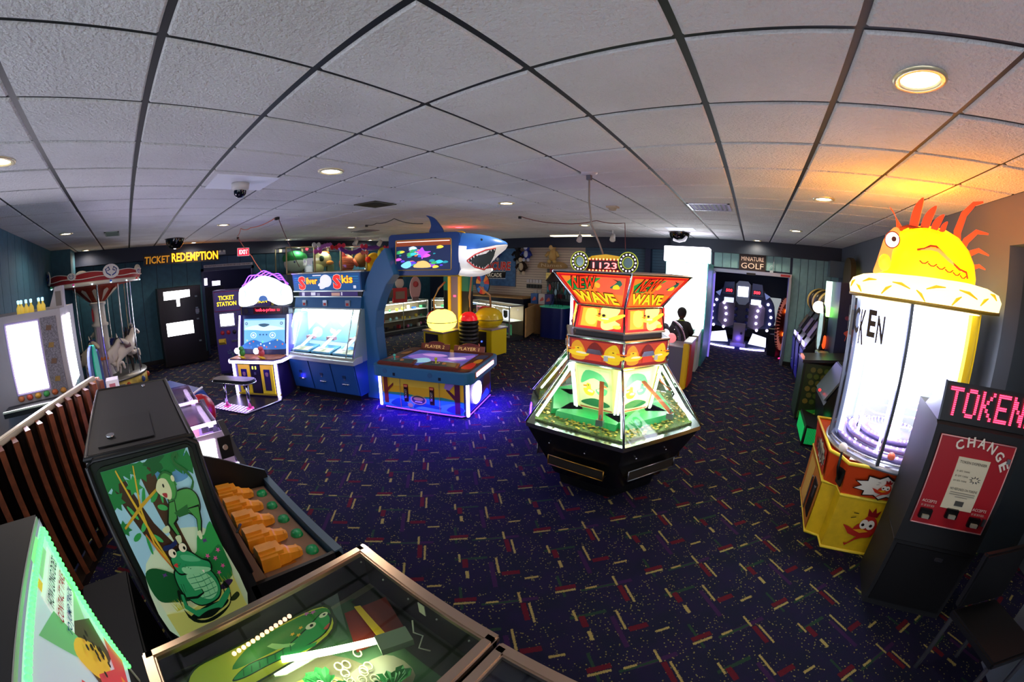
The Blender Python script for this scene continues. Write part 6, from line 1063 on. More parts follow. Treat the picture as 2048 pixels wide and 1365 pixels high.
t = thing('arcade_shop_cabinet', 'dim cabinet with bright lamps beyond the far doorway', 'arcade machine', (-12.6, 2.2, 0)); part('body', MB().box(-.3, .3, -.5, .6, 0, 1.7), mat('#1c2430', .5), t); part('bright_panel', MB().box(.3, .31, -.45, .1, 1.75, 1.95), E('#e8d8ff', 6.), t); part('bright_panel', MB().box(.3, .31, .25, .5, 1.72, 1.85), E('#e8d8ff', 6.), t); part('glass_edge', MB().box(.3, .31, -.75, -.70, .6, 1.9), E('#dfe8ff', 5.), t)
lamp('POINT', None, (-12.2, 2.6, 2.4), 14, '#c8b8ff', .2, name='hall_lamp')

# ================================================================== plush prize cases along the west wall
PC = mat('#b8a880', .4, .2)
def plush_case(y0, y1, lab):
    t = thing('plush_display_case', lab, 'display case', (-9.55, y0, 0), 90); w = y1 - y0; part('cabinet', MB().box(0, w, 0, .8, 0, 1.9), mat('#20485c', .5), t); fr = MB()
    for x in (0, w):
        for y in (0, .8): fr.box(x - .015, x + .015, y - .015, y + .015, 1.9, 2.58)
    for z in (1.91, 2.58): fr.box(-.015, w + .015, -.015, .015, z - .015, z + .015)
    part('frame', fr, PC, t); part('glass_front', MB().quad((0, 0, 1.9), (w, 0, 1.9), (w, 0, 2.58), (0, 0, 2.58)), glass('#f4fff4', .15), t); part('roof', MB().box(0, w, 0, .8, 2.58, 2.59), mat('#3a4a50', .5), t); lamp('POINT', t, (w / 2, .12, 2.5), 11, '#f4ffe8', .05); return t
plush_case(3.84, 4.64, 'left plush display case, with the green-hatted pale plush'); plush_case(4.66, 5.46, 'middle plush display case, with the dark-eyed brown and cream plush'); plush_case(5.48, 6.32, 'right plush display case, with the coral striped plush')
def plush(loc, rz, lab, parts):
    t = thing('plush_toy', lab, 'plush toy', loc, rz)
    for nm, mb, m in parts: part(nm, mb, m, t)
    return t
F = lambda c: mat(c, .9)
plush((-9.85, 4.22, 1.91), 90, 'large round pale plush with a green hat', [('head', MB().ball((0, 0, .27), .33, .2, .25), F('#b0b4ae')), ('hat', MB().ball((0, .02, .40), .36, .22, .20), F('#1c7a3c')), ('eye', MB().ball((.20, -.17, .30), .035, .02, .035, n=8, h=6).ball((-.1, -.18, .30), .03, .02, .035, n=8, h=6), F('#3a3a6a'))])
plush((-9.85, 5.05, 1.91), 90, 'cream and brown plush with a big dark eye', [('head', MB().ball((.0, 0, .34), .26, .2, .22), F('#c8b48a')), ('body', MB().ball((-.12, 0, .12), .14, .14, .16), F('#d8cc9a')), ('eye', MB().ball((-.12, -.17, .36), .08, .04, .08, n=10, h=8), F('#12281c')), ('beak', MB().ball((.12, -.2, .24), .12, .08, .06, n=10, h=8), F('#c8741c')), ('tuft', MB().ball((.05, 0, .52), .18, .1, .05, n=10, h=8), F('#b8541c')), ('legs', MB().box(.1, .3, -.1, .0, 0, .2), F('#8a9a7a'))])
pl = MB().ball((0, 0, .2), .24, .18, .26); st_ = MB()
for i in range(7): z = .06 + i * .045; r = .24 * math.sqrt(max(0, 1 - ((z - .2) / .26) ** 2)); st_.tube([(r * 1.01 * cos(a * pi / 10), r * .76 * sin(a * pi / 10), z) for a in range(20)], .007, 4, cyclic=True)
plush((-9.8, 5.80, 1.91), 90, 'coral plush with thin dark stripes in the right case', [('body', pl, F('#e0684a')), ('stripes', st_, F('#2a1c1c')), ('head', MB().ball((-.08, -.02, .50), .12, .1, .12), F('#d84a4a')), ('eye_patch', MB().ball((-.06, -.11, .48), .05, .03, .06, n=8, h=6), F('#e8e8e0')), ('arm', MB().tube([(.15, -.08, .3), (.3, -.12, .12)], [.07, .05], 8), F('#e0684a'))])
plush((-9.6, 6.62, 1.80), 90, 'big yellow plush with two joined white eyes beside the blue arch', [('body', MB().ball((0, 0, .25), .30, .2, .36), F('#e8b41c')), ('foot', MB().ball((0, -.05, -.10), .12, .1, .18), F('#d8a01c')), ('eye', MB().ball((-.07, -.19, .26), .085, .04, .09, n=12, h=8).ball((.07, -.19, .26), .085, .04, .09, n=12, h=8), F('#f0ece0')), ('pupil', MB().ball((-.05, -.235, .25), .02, n=8, h=6).ball((.05, -.235, .25), .02, n=8, h=6), F('#1c1c1c')), ('red_paw', MB().ball((-.27, -.1, .40), .09, .08, .09), F('#d8341c')), ('red_paw', MB().ball((.27, -.1, .40), .09, .08, .09), F('#d8341c'))])
plush((-9.35, 6.75, 2.25), 90, 'yellow goggle-patterned ball plush hanging under the soffit', [('body', MB().ball((0, 0, .1), .15, .12, .2), F('#c8b43a')), ('spot', MB().ball((-.06, -.1, .16), .05, .03, .05, n=8, h=6).ball((.04, -.11, .04), .05, .03, .05, n=8, h=6), F('#7a5a8a')), ('loop', MB().tube([(0, 0, .28), (0, 0, .36)], .006, 5), F('#c8b43a'))])
plush((-9.75, 6.30, 2.0), 90, 'brown and orange plush between the coral and yellow ones', [('body', MB().ball((0, 0, .2), .28, .18, .22), F('#7a4a1c')), ('belly', MB().ball((.1, -.1, .2), .16, .1, .14), F('#c8641c'))])
# garlands and fabric flowers on the soffit
def swag(y0, z0, y1, z1, sag, c, lab):
    m = MB().tube([(0, y0 + (y1 - y0) * f, z0 + (z1 - z0) * f - sag * 4 * f * (1 - f)) for f in [i / 10 for i in range(11)]], [.05 + .018 * (i % 2) for i in range(11)], 8); return single('fabric_garland', m, F(c), lab, 'garland', (-9.42, 0, 0))
swag(4.7, 2.5, 5.1, 2.62, -.04, '#b06ac8', 'short lilac garland left of the coral plush'); swag(5.35, 2.55, 6.05, 2.50, .12, '#6a3a9a', 'long purple garland above the coral plush'); swag(6.1, 2.55, 6.7, 2.58, .03, '#6a3aa0', 'purple garland reaching the yellow ball plush')
for y, z, c, l in ((4.62, 2.62, '#d8d8dc', 'white bunch at the left end of the lilac garland'), (4.66, 2.45, '#d85ab8', 'pink bunch hanging below the white one'), (5.16, 2.55, '#c8283a', 'red ribbon at the right end of the lilac garland'), (5.38, 2.60, '#d8345a', 'crimson bow above the coral plush'), (6.12, 2.58, '#d8345a', 'crimson bow at the purple garland joint'), (6.14, 2.40, '#e87a7a', 'salmon bow just below the second crimson bow'), (6.92, 2.54, '#d8345a', 'crimson bow beside the yellow ball plush')):
    t = thing('ribbon_bow', l, 'bow', (-9.36, y, z)); s = .06; part('loops', MB().ball((0, -.07, 0), .03, s, s * 1.1, n=10, h=8).ball((0, .07, 0), .03, s, s * 1.1, n=10, h=8), F(c), t); part('knot', MB().ball((.02, 0, 0), .03, n=8, h=6), F(c), t)
def spot(loc, lab, rz=0):
    t = thing('track_spotlight', lab, 'spotlight', loc, rz, 'white ceiling spotlights'); part('stem', MB().cyl((0, 0, 0), (0, 0, -.08), .012, n=8), WHITE, t); part('head', MB().cyl((0, .03, -.10), (.02, -.07, -.22), .05, .065, 14), mat('#d8d6d4', .5), t); return t
SPN = [(-9.2, 5.75, 'white ceiling spotlight above the long purple garland'), (-9.1, 6.5, 'white ceiling spotlight left of the yellow ball plush'), (-9.0, 6.85, 'white ceiling spotlight above the yellow ball plush'), (-6.95, 9.3, 'white ceiling spotlight right of the crimson cushion over the poster'), (-3.95, 8.4, 'white ceiling spotlight behind the hanging cable'), (-3.0, 8.1, 'white ceiling spotlight above the octagon machine ring lights')]
for x, y, l in SPN: spot((x, y, HC), l)

# ================================================================== prize counter, left run and right run of glass showcases
def showcase(loc, rz, L, lab, goods, h=.93):
    t = thing('glass_showcase', lab, 'showcase', loc, rz); D = .5; AL = mat('#a8aca8', .3, .7)
    part('base', MB().box(0, L, 0, D, .0, .10), mat('#3a3e42', .4, .3), t); part('back', MB().box(0, L, D - .02, D, .1, h), mat('#8a7a60', .6), t); fr = MB()
    for x in [0, L] + ([L / 2] if L > 1.2 else []): fr.box(x - .012, x + .012, -.005, .02, .1, h)
    fr.box(-.01, L + .01, -.01, .03, h - .03, h).box(-.01, L + .01, D - .03, D, h - .03, h).box(-.012, .012, 0, D, h - .03, h).box(L - .012, L + .012, 0, D, h - .03, h).box(-.01, L + .01, -.01, .02, .09, .12)
    part('frame', fr, AL, t); part('glass_front', MB().quad((0, .005, .1), (L, .005, .1), (L, .005, h), (0, .005, h)), GLASS, t); part('glass_top', MB().quad((0, 0, h - .005), (L, 0, h - .005), (L, D, h - .005), (0, D, h - .005)), GLASS, t); part('glass_end', MB().quad((L, 0, .1), (L, D, .1), (L, D, h), (L, 0, h)), GLASS, t)
    part('tube_light', MB().cyl((.03, .06, h - .045), (L - .03, .06, h - .045), .012, n=8), E('#f6fff8', 9.), t); lamp('AREA', t, (L / 2, .15, h - .06), 7 * L, '#f4fff4', L * .9, (0, 0, 0), .1)
    for z in (.37, .64) if goods != 'cards' else (.50,): part('shelf', MB().box(.01, L - .01, .04, D - .03, z, z + .01), mat('#dfe8e0', .2), t); 
    return t
def goods(root, L, zs, n, cols, nm='prize_box', g='prizes in the showcase'):
    loc = root.location; a = root.rotation_euler.z
    for z in zs:
        for i in range(n):
            x = .08 + (L - .16) * i / (n - 1) + random.uniform(-.02, .02); y = random.uniform(.1, .3); w, d, h = random.uniform(.03, .06), random.uniform(.03, .05), random.uniform(.05, .13); c = random.choice(cols)
            o_i = ['first', 'second', 'third', 'fourth', 'fifth', 'sixth', 'seventh', 'eighth', 'ninth'][i]
            cn = {'#e8e4d8': 'cream', '#c83a4a': 'red', '#2a5aa8': 'blue', '#d8b83a': 'yellow', '#3a8a5a': 'green', '#e87aa8': 'pink', '#3a3a44': 'charcoal', '#9ad0d8': 'aqua'}[c]
            k = random.random(); sh = MB().box(-w, w, -d, d, 0, h) if k < .5 else MB().lathe([(0, 0), (w, 0), (w * .9, h * .7), (w * .3, h), (0, h)], n=10) if k < .75 else MB().ball((0, 0, w), w, w, w, n=10, h=8)
            kind = 'box' if k < .5 else 'bottle' if k < .75 else 'ball'
            single('prize_' + kind, sh, mat(c, .5), 'small %s prize %s, %s from the left %s%s' % (cn, kind, o_i, UP[z] if 'angled' in g else '', g), 'prize', (loc.x + x * cos(a) - y * sin(a), loc.y + x * sin(a) + y * cos(a), z), random.uniform(0, 40), 'prizes ' + g)
UP = {.385: 'low ', .655: 'high '}; CL_ = ['#e8e4d8', '#c83a4a', '#2a5aa8', '#d8b83a', '#3a8a5a', '#e87aa8', '#3a3a44', '#9ad0d8']
s1 = showcase((-8.95, 6.2, 0), 90, 2.0, 'long lit glass showcase seen through the blue arch', 'x'); goods(s1, 2.0, (.12,), 9, CL_, g='on the bottom shelf of the long showcase'); goods(s1, 2.0, (.385,), 8, CL_, g='on the middle shelf of the long showcase'); goods(s1, 2.0, (.655,), 8, CL_, g='on the top shelf of the long showcase')
s2 = showcase((-8.90, 8.3, 0), 35, 1.25, 'angled glass showcase in the counter corner', 'x'); goods(s2, 1.2, (.385, .655), 5, CL_, g='in the angled corner showcase')
s3 = showcase((-7.70, 8.62, 0), -15.5, 2.03, 'lit glass showcase with printed cards at the right end of the counter', 'cards')
def s3pt(x, y, z): a = R(-15.5); return (-7.70 + x * cos(a) - y * sin(a), 8.62 + x * sin(a) + y * cos(a), z)
for x, z, w, h, c, e, l in ((1.02, .52, .20, .30, '#e8e0d8', .3, 'white card with a red figure, upper shelf of the right showcase'), (1.28, .52, .22, .16, '#c8b8a0', .2, 'small tan box on the upper shelf of the right showcase'), (1.60, .53, .26, .26, '#f0f4ff', 2., 'glaring white poster card in the right showcase'), (1.20, .14, .55, .28, '#b8b09a', .2, 'cluttered grey printed card on the lower shelf'), (1.68, .14, .30, .28, '#4a9a6a', .2, 'green printed card on the lower shelf'), (.35, .53, .45, .26, '#d88aa0', .2, 'pink backed card at the left of the right showcase')):
    t = thing('printed_card', l, 'card', s3pt(x, .12, z), -15.5); part('card', MB().box(0, w, 0, .02, 0, h), mat(c, .5, emit=e), t); art(t, (0, -.001, 0), (w, 0, 0), (0, 0, h), [(random.choice(['#c83a3a', '#3a5a9a', '#2a2a30']), smooth([(.3, .2), (.7, .25), (.6, .7), (.35, .6)])), (random.choice(['#d8b02a', '#3a8a5a']), disc(.25, .75, .12))])
t = thing('dark_square_tablet', 'dark square item in front of the glaring poster card', 'box', s3pt(1.70, .08, .62), -15.5); part('body', MB().box(0, .14, 0, .02, 0, .17), mat('#15302c', .4), t); part('rim', MB().tube([(x, -.002, z) for x, z in ((0, 0), (.14, 0), (.14, .17), (0, .17))], .006, 5, cyclic=True), mat('#3a4a4a', .4), t)
single('wooden_counter_end', MB().plate([(-5.50, 8.45, .08), (-5.85, 9.5, .08), (-5.85, 9.5, .85), (-5.50, 8.45, .85)], .04), mat('#b08a54', .6, vary=.1), 'light wood counter end panel right of the glass showcase', 'counter')
t = thing('back_counter', 'wooden back counter with dark front below the poster', 'counter', (0, 0, 0)); part('worktop', MB().box(-8.9, -6.25, 9.45, 10.05, .98, 1.02), mat('#b08a50', .5, vary=.15), t, 'wood worktop'); part('dark_front', MB().box(-8.9, -6.25, 9.5, 10.05, 0, .98), mat('#141c34', .5), t)
t = thing('blue_display_counter', 'rounded dark blue counter under the wire spinner rack', 'counter', (0, 0, 0)); part('body', MB().prz([(x - 5.12, y + 9.45) for x, y in rr(-.38, .42, -.32, .32, .15)], 0, .84), mat('#10205c', .35), t); part('green_glass_top', MB().prz([(x - 5.12, y + 9.45) for x, y in rr(-.40, .44, -.34, .34, .16)], .84, .865), mat('#2a8a6a', .25, emit=.3), t)
# small things at the counter
t = thing('prize_spinner', 'round prize wheel of red, orange and blue wedges standing on the counter', 'prize wheel', (-7.80, 9.5, 1.38), -12); cw = ['#c83a2a', '#d8782a', '#2a4a8a', '#3a6ab0', '#b8283a', '#e0903a', '#24407a', '#4a7ab8', '#c8302a', '#d8682a', '#2a5090', '#3a62a0']
part('rim', MB().tube([(.345 * cos(a * pi / 16), 0, .345 * sin(a * pi / 16)) for a in range(32)], .016, 6, cyclic=True), mat('#14161c', .4), t)
for i in range(12): a0, a1 = i * pi / 6, (i + 1) * pi / 6; part('wedge', MB().pry([(0, 0), (.33 * cos(a0), .33 * sin(a0)), (.34 * cos((a0 + a1) / 2), .34 * sin((a0 + a1) / 2)), (.33 * cos(a1), .33 * sin(a1))], -.01, .01), mat(cw[i], .4, emit=.15), t, cw[i] and ('red wedge' if cw[i][1] in 'bc' else 'orange wedge' if cw[i][1] in 'de' else 'blue wedge'))
part('hub', MB().cyl((0, -.02, 0), (0, -.012, 0), .10, n=20), mat('#5a8ab8', .4), t); part('stand', MB().box(-.02, .02, .02, .05, -.36, 0), mat('#b8903a', .5), t)
t = thing('arcade_poster', 'blue wall poster with big slanted red lettering over a black banner', 'poster', (-8.72, 10.075, 1.30)); part('sheet', MB().box(0, 1.80, -.012, 0, 0, 1.22), mat('#38608a', .5, vary=.25, emit=.08), t); part('poster_frame', MB().tube([(x, -.012, z) for x, z in ((0, 0), (1.8, 0), (1.8, 1.22), (0, 1.22))], .012, 6, cyclic=True), STEEL, t)
txt(t, 'OBSCURE', (.30, -.014, .50), (1.32, 0, -.0), (0, 0, .30), mat('#f0e8d8', .5), bold=.06, shear=.12); txt(t, 'OBSCURE', (.31, -.014, .51), (1.30, 0, -.0), (0, 0, .28), mat('#b8241c', .5, emit=.2), bold=.03, shear=.12, base=.008)
part('black_banner', MB().pry([(.5, .25), (1.4, .27), (1.42, .47), (.48, .45)], -.022, -.012), BLACK, t); txt(t, 'ARCADE', (.60, -.023, .29), (.66, 0, 0), (0, 0, .13), mat('#e8e0c8', .5, emit=.3)); bd = MB()
for i in range(20): bd.ball((.5 + i * .047, -.024, .475), .009, n=6, h=4).ball((.5 + i * .047, -.024, .245), .009, n=6, h=4)
part('banner_bulbs', bd, mat('#e8dcc0', .4, emit=.5), t, stuff=True)
def bear(x, z, s, body, face, lab, belly=None, y=9.98):
    P = [('body', MB().ball((0, 0, -.02 * s), .11 * s, .08 * s, .15 * s), F(body)), ('head', MB().ball((0, -.02, .17 * s), .09 * s, .08 * s, .09 * s), F(body)), ('face', MB().ball((0, -.085 * s, .17 * s), .065 * s, .03 * s, .06 * s, n=10, h=8), F(face)), ('arms', MB().tube([(-.09 * s, -.02, .06 * s), (-.17 * s, -.06, -.05 * s)], .035 * s, 8).tube([(.09 * s, -.02, .06 * s), (.17 * s, -.06, -.05 * s)], .035 * s, 8), F(body)), ('legs', MB().ball((-.07 * s, -.06, -.17 * s), .05 * s, n=8, h=6).ball((.07 * s, -.06, -.17 * s), .05 * s, n=8, h=6), F(face if belly else body)), ('ears', MB().ball((-.07 * s, 0, .25 * s), .028 * s, n=8, h=6).ball((.07 * s, 0, .25 * s), .028 * s, n=8, h=6), F(body))]
    if belly: P.append(('belly', MB().ball((0, -.06 * s, -.01), .07 * s, .04 * s, .1 * s, n=10, h=8), F(belly)))
    plush((x, y, z), 0, lab, P)
bear(-7.60, 2.36, 1.1, '#1c2f7a', '#d8dce8', 'blue and white plush on the poster top edge', '#c8d0e0'); bear(-7.92, 2.30, .9, '#4a7a1c', '#6a9a2c', 'green plush by the shark snout'); bear(-6.78, 2.34, 1.1, '#0d0e14', '#2a2c34', 'black plush hanging right of the poster'); bear(-6.45, 2.34, 1.1, '#24389a', '#cfd6e8', 'second blue and white plush, right of the black one', '#c8d0e0')
bear(-6.62, 1.95, 1.2, '#2a1c14', '#d8c8a8', 'dark monkey plush with cream face below the black plush', '#c8b898'); bear(-5.55, 2.32, 1.25, '#c8a868', '#d8bc80', 'tan teddy bear hanging on the slatwall')
single('crimson_cushion', MB().ball((0, 0, 0), .20, .08, .09), F('#d8285a'), 'crimson pillow hanging over the blue poster', 'cushion', (-7.48, 9.78, 2.60), 0)
t = thing('wooden_name_sign', 'cut-out wooden lettering sign under the tan teddy bear', 'sign', (-6.1, 10.02, 1.93)); part('plank', MB().plate([(a, 0, b) for a, b in smooth([(0, 0), (.1, .16), (.35, .12), (.7, .18), (.95, .12), (1.0, 0), (.6, -.03), (.2, -.03)])], .02), mat('#a88a58', .6), t); txt(t, 'Names', (.15, -.022, .02), (.7, 0, 0), (0, 0, .10), mat('#e8d8b0', .5))
for x, z, w, h, c, l in ((-6.4, 1.45, .55, .10, '#c8c8cc', 'row of small white packets on pegs'), (-6.4, 1.28, .55, .12, '#15171c', 'row of black packets under the white packets'), (-6.15, 1.02, .30, .22, '#b8b4b0', 'white carded goods above the black pouch'), (-6.12, .85, .22, .16, '#14181c', 'black pouch hanging by the counter')):
    t = thing('peg_goods', l, 'goods', (x - .1, 10.082, z))
    for i in range(5 if w > .4 else 2): k = 5 if w > .4 else 2; part('packet', MB().box(i * w / k, (i + .82) * w / k, -.03, 0, 0, h), mat(c, .5), t)
t = thing('sunglasses_rack', 'grid rack of small hanging goods with red header right of the poster', 'rack', (-5.78, 10.06, .95)); part('back_panel', MB().box(0, .85, 0, .02, 0, .95), mat('#4a5a5c', .5), t); part('red_header', MB().box(.1, .60, -.015, 0, .72, .95), mat('#a83a4a', .5), t)
for j in range(3):
    for i in range(9): part('hanging_item', MB().box(.03 + i * .09, .085 + i * .09, -.06, -.02, .08 + j * .22, .2 + j * .22), mat(random.choice(['#2a2e34', '#5a6a70', '#8a9498', '#3a3a44', '#7a2a3a']), .4), t)
single('display_ledge', MB().box(-6.08, -5.56, 9.5, 9.75, 0, .87), mat('#8a6a44', .6), 'low wood stand under the blue bundle and white placard', 'stand')
for x, c, l in ((-6.02, '#2a5a9a', 'blue boxed bundle at the counter right end'), (-5.76, '#c8c4c0', 'white handwritten placard beside the blue bundle'), (-5.55, '#3a3a7a', 'violet carton right of the white placard')): t = thing('boxed_goods', l, 'box', (x, 9.55, .87)); part('box', MB().box(0, .22, 0, .15, 0, .30), mat(c, .5), t); art(t, (0, -.001, 0), (.22, 0, 0), (0, 0, .3), [('#c85a4a', smooth([(.2, .3), (.8, .4), (.6, .7)]))]); 
t = thing('wire_spinner_rack', 'black wire spinner with colourful header and hanging toys on the blue counter', 'rack', (-5.10, 9.42, .87)); part('header_board', MB().box(-.34, .34, -.02, .02, .72, .92), mat('#b8a860', .5, vary=.5, emit=.15), t); art(t, (-.34, -.021, .72), (.68, 0, 0), (0, 0, .2), [('#d86a2a', smooth([(.1, .2), (.5, .8), (.4, .2)])), ('#c83a6a', smooth([(.5, .2), (.7, .9), (.95, .3)])), ('#3a9a5a', disc(.3, .5, .1))], emit=.3)
wf = MB(); wf.cyl((0, 0, 0), (0, 0, .72), .01, n=8)
for i in range(8): a = i * pi / 4; wf.tube([(.20 * cos(a), .20 * sin(a), 0), (.03 * cos(a), .03 * sin(a), .34), (.24 * cos(a), .24 * sin(a), .70)], .006, 5)
part('wire_frame', wf, BLACK, t, 'black wire cone'); part('top_canopy', MB().lathe([(.34, .68), (.36, .70), (.10, 1.02), (0, 1.02)], n=4), mat('#15161a', .5), t)
for i in range(8): a = i * pi / 4 + .3; part('hanging_toy', MB().ball((.25 * cos(a), .2 * sin(a), .40 + .06 * (i % 3)), .04, .03, .09, n=8, h=6), mat(['#3a8a9a', '#c83a3a', '#8ab8c8', '#2a5a3a'][i % 4], .4), t)
t = thing('red_shirt_display', 'cut-out standing figure board with red shirt on the long showcase', 'display', (-8.9, 7.05, .93), 72); part('red_body', MB().box(-.22, .22, 0, .08, 0, .42), mat('#b8202a', .5), t); part('chest_print', MB().box(-.14, .14, -.01, 0, .1, .32), mat('#8a7a6a', .5), t); part('head', MB().ball((0, .04, .56), .14, .06, .16), mat('#d8d0c8', .5), t); part('dark_crown', MB().ball((0, .05, .70), .12, .05, .07), BLACK, t); part('sleeves', MB().box(-.34, -.22, .0, .06, .15, .38).box(.22, .30, .0, .06, .15, .38), mat('#5a5a50', .5), t)
t = thing('small_figure_board', 'smaller pink and white cut-out figure right of the red shirt display', 'display', (-8.9, 7.65, .93), 72); part('board', MB().plate([(a, 0, b) for a, b in smooth([(-.12, .1), (-.18, .45), (-.08, .70), (.08, .70), (.18, .45), (.1, .1)])], .03), mat('#d8b0b0', .5), t); part('face_print', MB().ball((0, -.02, .5), .09, .02, .09, n=10, h=8), mat('#c84a4a', .5), t); part('foot', MB().box(-.1, .1, 0, .06, 0, .12), mat('#8a7a7a', .5), t)
t = thing('white_ring_sign', 'glowing white panel with a dark ring behind the showcase', 'sign', (-10.3, 7.1, 1.2), 75); part('panel', MB().box(-.3, .4, 0, .04, 0, .75), E('#e8f0ff', 2.5), t); part('stand', MB().box(-.3, .4, .0, .3, -1.2, 0), BLACK, t); part('ring', MB().tube([(.2 * cos(a * pi / 12) + .1, -.02, .38 + .3 * sin(a * pi / 12)) for a in range(24)], .02, 6, cyclic=True), mat('#1c2a5a', .4), t)
t = thing('counter_register', 'dark grey register unit left of the red shirt display', 'register', (-9.0, 6.55, .93), 80); part('body', MB().box(-.15, .15, 0, .2, 0, .28), mat('#24364a', .4), t); part('screen', MB().box(-.12, .12, -.02, 0, .12, .30), mat('#15181c', .3), t)

# ================================================================== four-player hive and tyre game
t = thing('hive_and_tyre_game', 'yellow and black game of tyre stacks, red domes and glowing hive behind the shark table', 'arcade machine', (0, 0, 0)); HY = mat('#c8b414', .4)
def hive(x, y, glow):
    o = part('yellow_box', MB().box(x - .30, x + .30, y - .28, y + .28, 0, .58), HY, t, bevel=.01); part('box_lid', MB().box(x - .32, x + .32, y - .30, y + .30, .58, .61), mat('#a89aa8', .3, .4), o)
    part('box_front', MB().box(x - .22, x + .16, y - .30, y - .28, .05, .54), mat('#14122c', .4), o); part('red_knob', MB().ball((x - .05, y - .31, .22), .04, n=10, h=8), mat('#d87a6a', .4, emit=.4), o); part('blue_knob', MB().ball((x + .05, y - .31, .32), .02, n=8, h=6), E('#4a6aff', 2.), o)
    m = E('#ffe35a', 3.4, '#ffe070') if glow else mat('#d0b818', .25)
    q = part('hive', MB().lathe([(.20, .61), (.29, .67), (.325, .76), (.325, .80), (.30, .90), (.23, .98), (.12, 1.03), (0, 1.045)], (x, y, 0), 28), m, t, 'glowing pale yellow hive' if glow else 'unlit yellow hive'); part('hive_band', MB().lathe([(.326, .775), (.333, .782), (.326, .79)], (x, y, 0), 28), mat('#3a3420', .5), q); part('hive_cap', MB().ball((x, y, 1.04), .05, .05, .02, n=10, h=6), mat('#a8381c', .4), q)
def tyres(x, y, n, lit):
    for i in range(n): part('tyre', MB().lathe([(.15, .03 + i * .082), (.20, .02 + i * .082), (.215, .055 + i * .082), (.20, .09 + i * .082), (.15, .08 + i * .082)], (x, y, 0), 24), mat('#17181c', .45), t)
    part('red_dome', MB().lathe([(.19, .0), (.19, .04), (.15, .12), (.08, .165), (0, .175)], (x, y, n * .082 + .02), 24), mat('#d0141c', .25, emit=.8 if lit else .12, coat=.5), t)
tyres(-5.32, 6.02, 10, True); tyres(-6.55, 6.2, 9, False); hive(-5.92, 5.82, True); hive(-5.34, 6.72, False); tyres(-5.75, 7.1, 10, False)
part('tower_post', MB().box(-6.22, -5.98, 6.42, 6.50, .5, 2.3), mat('#8a7a90', .3, .2), t, 'glassy centre tower'); part('tower_edge', MB().box(-6.30, -6.22, 6.40, 6.52, .5, 2.3), mat('#e0b414', .4, emit=.25), t); part('tower_edge', MB().box(-5.98, -5.90, 6.40, 6.52, .5, 2.3), mat('#e0b414', .4, emit=.25), t)
for x0, x1 in ((-6.48, -6.30), (-5.90, -5.70)): part('black_column', MB().box(x0, x1, 6.44, 6.6, .5, 1.4), BLACK, t); part('green_column', MB().box(x0, x1, 6.44, 6.6, 1.4, 2.3), mat('#1f6a58', .4, emit=.15), t)
part('red_digit_window', MB().box(-6.13, -6.06, 6.41, 6.42, 1.26, 1.30), E('#ff3a5a', 4.), t)
for P in ([(-6.55, 6.2, .95), (-6.57, 6.2, 1.2), (-6.50, 6.3, 1.45), (-6.40, 6.42, 1.6)], [(-5.34, 6.1, 1.0), (-5.45, 6.2, 1.3), (-5.50, 6.35, 1.9)], [(-5.5, 7.0, 1.0), (-5.45, 6.9, 1.3), (-5.6, 6.7, 1.5)]): part('bent_pipe', MB().tube(P, .022, 8), mat('#b08a6a', .4, .3), t)
lamp('POINT', t, (-5.62, 5.9, .95), 8, '#ffc820', .08)

# ================================================================== machines behind the island, white machine, kids
t = thing('violet_edge_machine', 'machine with a tall violet-white glowing edge behind the left of the coin pusher island', 'arcade machine', (-3.18, 6.55, 0)); part('cabinet', MB().box(.06, .95, .06, .8, 0, 1.50), mat('#b8a8d0', .4), t)
part('light_column', MB().box(-.05, .06, -.02, .08, .02, 1.46), E('#e6d4ff', 8.), t); part('mirror_panel', MB().box(.10, .16, .03, .06, .3, 1.4), E('#c89af0', 2.), t); part('top_cap', MB().box(-.05, .95, -.02, .8, 1.46, 1.52), mat('#c8c0d8', .4), t); part('orange_marquee', MB().plate([(x, .1, z) for x, z in smooth([(.0, 1.75), (.3, 1.92), (.9, 1.92), (1.3, 1.78), (1.3, 1.70), (.0, 1.70)])], .1), mat('#b8541c', .4, emit=.3), t); part('marquee_post', MB().box(.3, .5, .2, .5, 1.5, 1.75), BLACK, t); part('green_line', MB().box(.3, .8, .0, .02, 1.76, 1.79), E('#8aff4a', 3.), t)
t = thing('dome_pusher', 'clear-domed game with yellow and red edge right behind the coin pusher island', 'arcade machine', (-1.02, 6.52, 0)); part('cabinet', MB().box(-.95, -.02, .02, .62, 0, .72), mat('#6a6a66', .4, .2), t)
part('yellow_edge', MB().box(-.02, .08, -.02, .12, 0, .80), mat('#e8c414', .35), t, bevel=.015); part('red_side', MB().box(.0, .10, .12, .66, 0, .80), mat('#c8482c', .4), t, bevel=.01); part('lid', MB().box(-.02, .12, .0, .6, .80, .83), mat('#b8b8b0', .4), t)
part('clear_dome', MB().lathe([(.46, .72), (.45, .85), (.38, 1.02), (.26, 1.13), (.1, 1.18), (0, 1.185)], (-.50, .32, 0), 28), glass('#fcf8ff', .1, 'dome_glass'), t); part('dome_rim', MB().tube([(-.50 + .46 * cos(a), .32, .72 + .465 * sin(a)) for a in [i * pi / 14 for i in range(15)]], .010, 6), mat('#c8c0d0', .3, .5), t)
for i in range(9): part('capsule', MB().ball((-.75 + (i % 5) * .12, .15 + (i // 5) * .14, .84 + .06 * (i % 2)), .085, n=10, h=8), mat(['#ff7a7a', '#ffd0c8', '#f0a0c0', '#ffffff'][i % 4], .3, emit=1.3), t)  # glow put into the capsule colours to lighten the dome
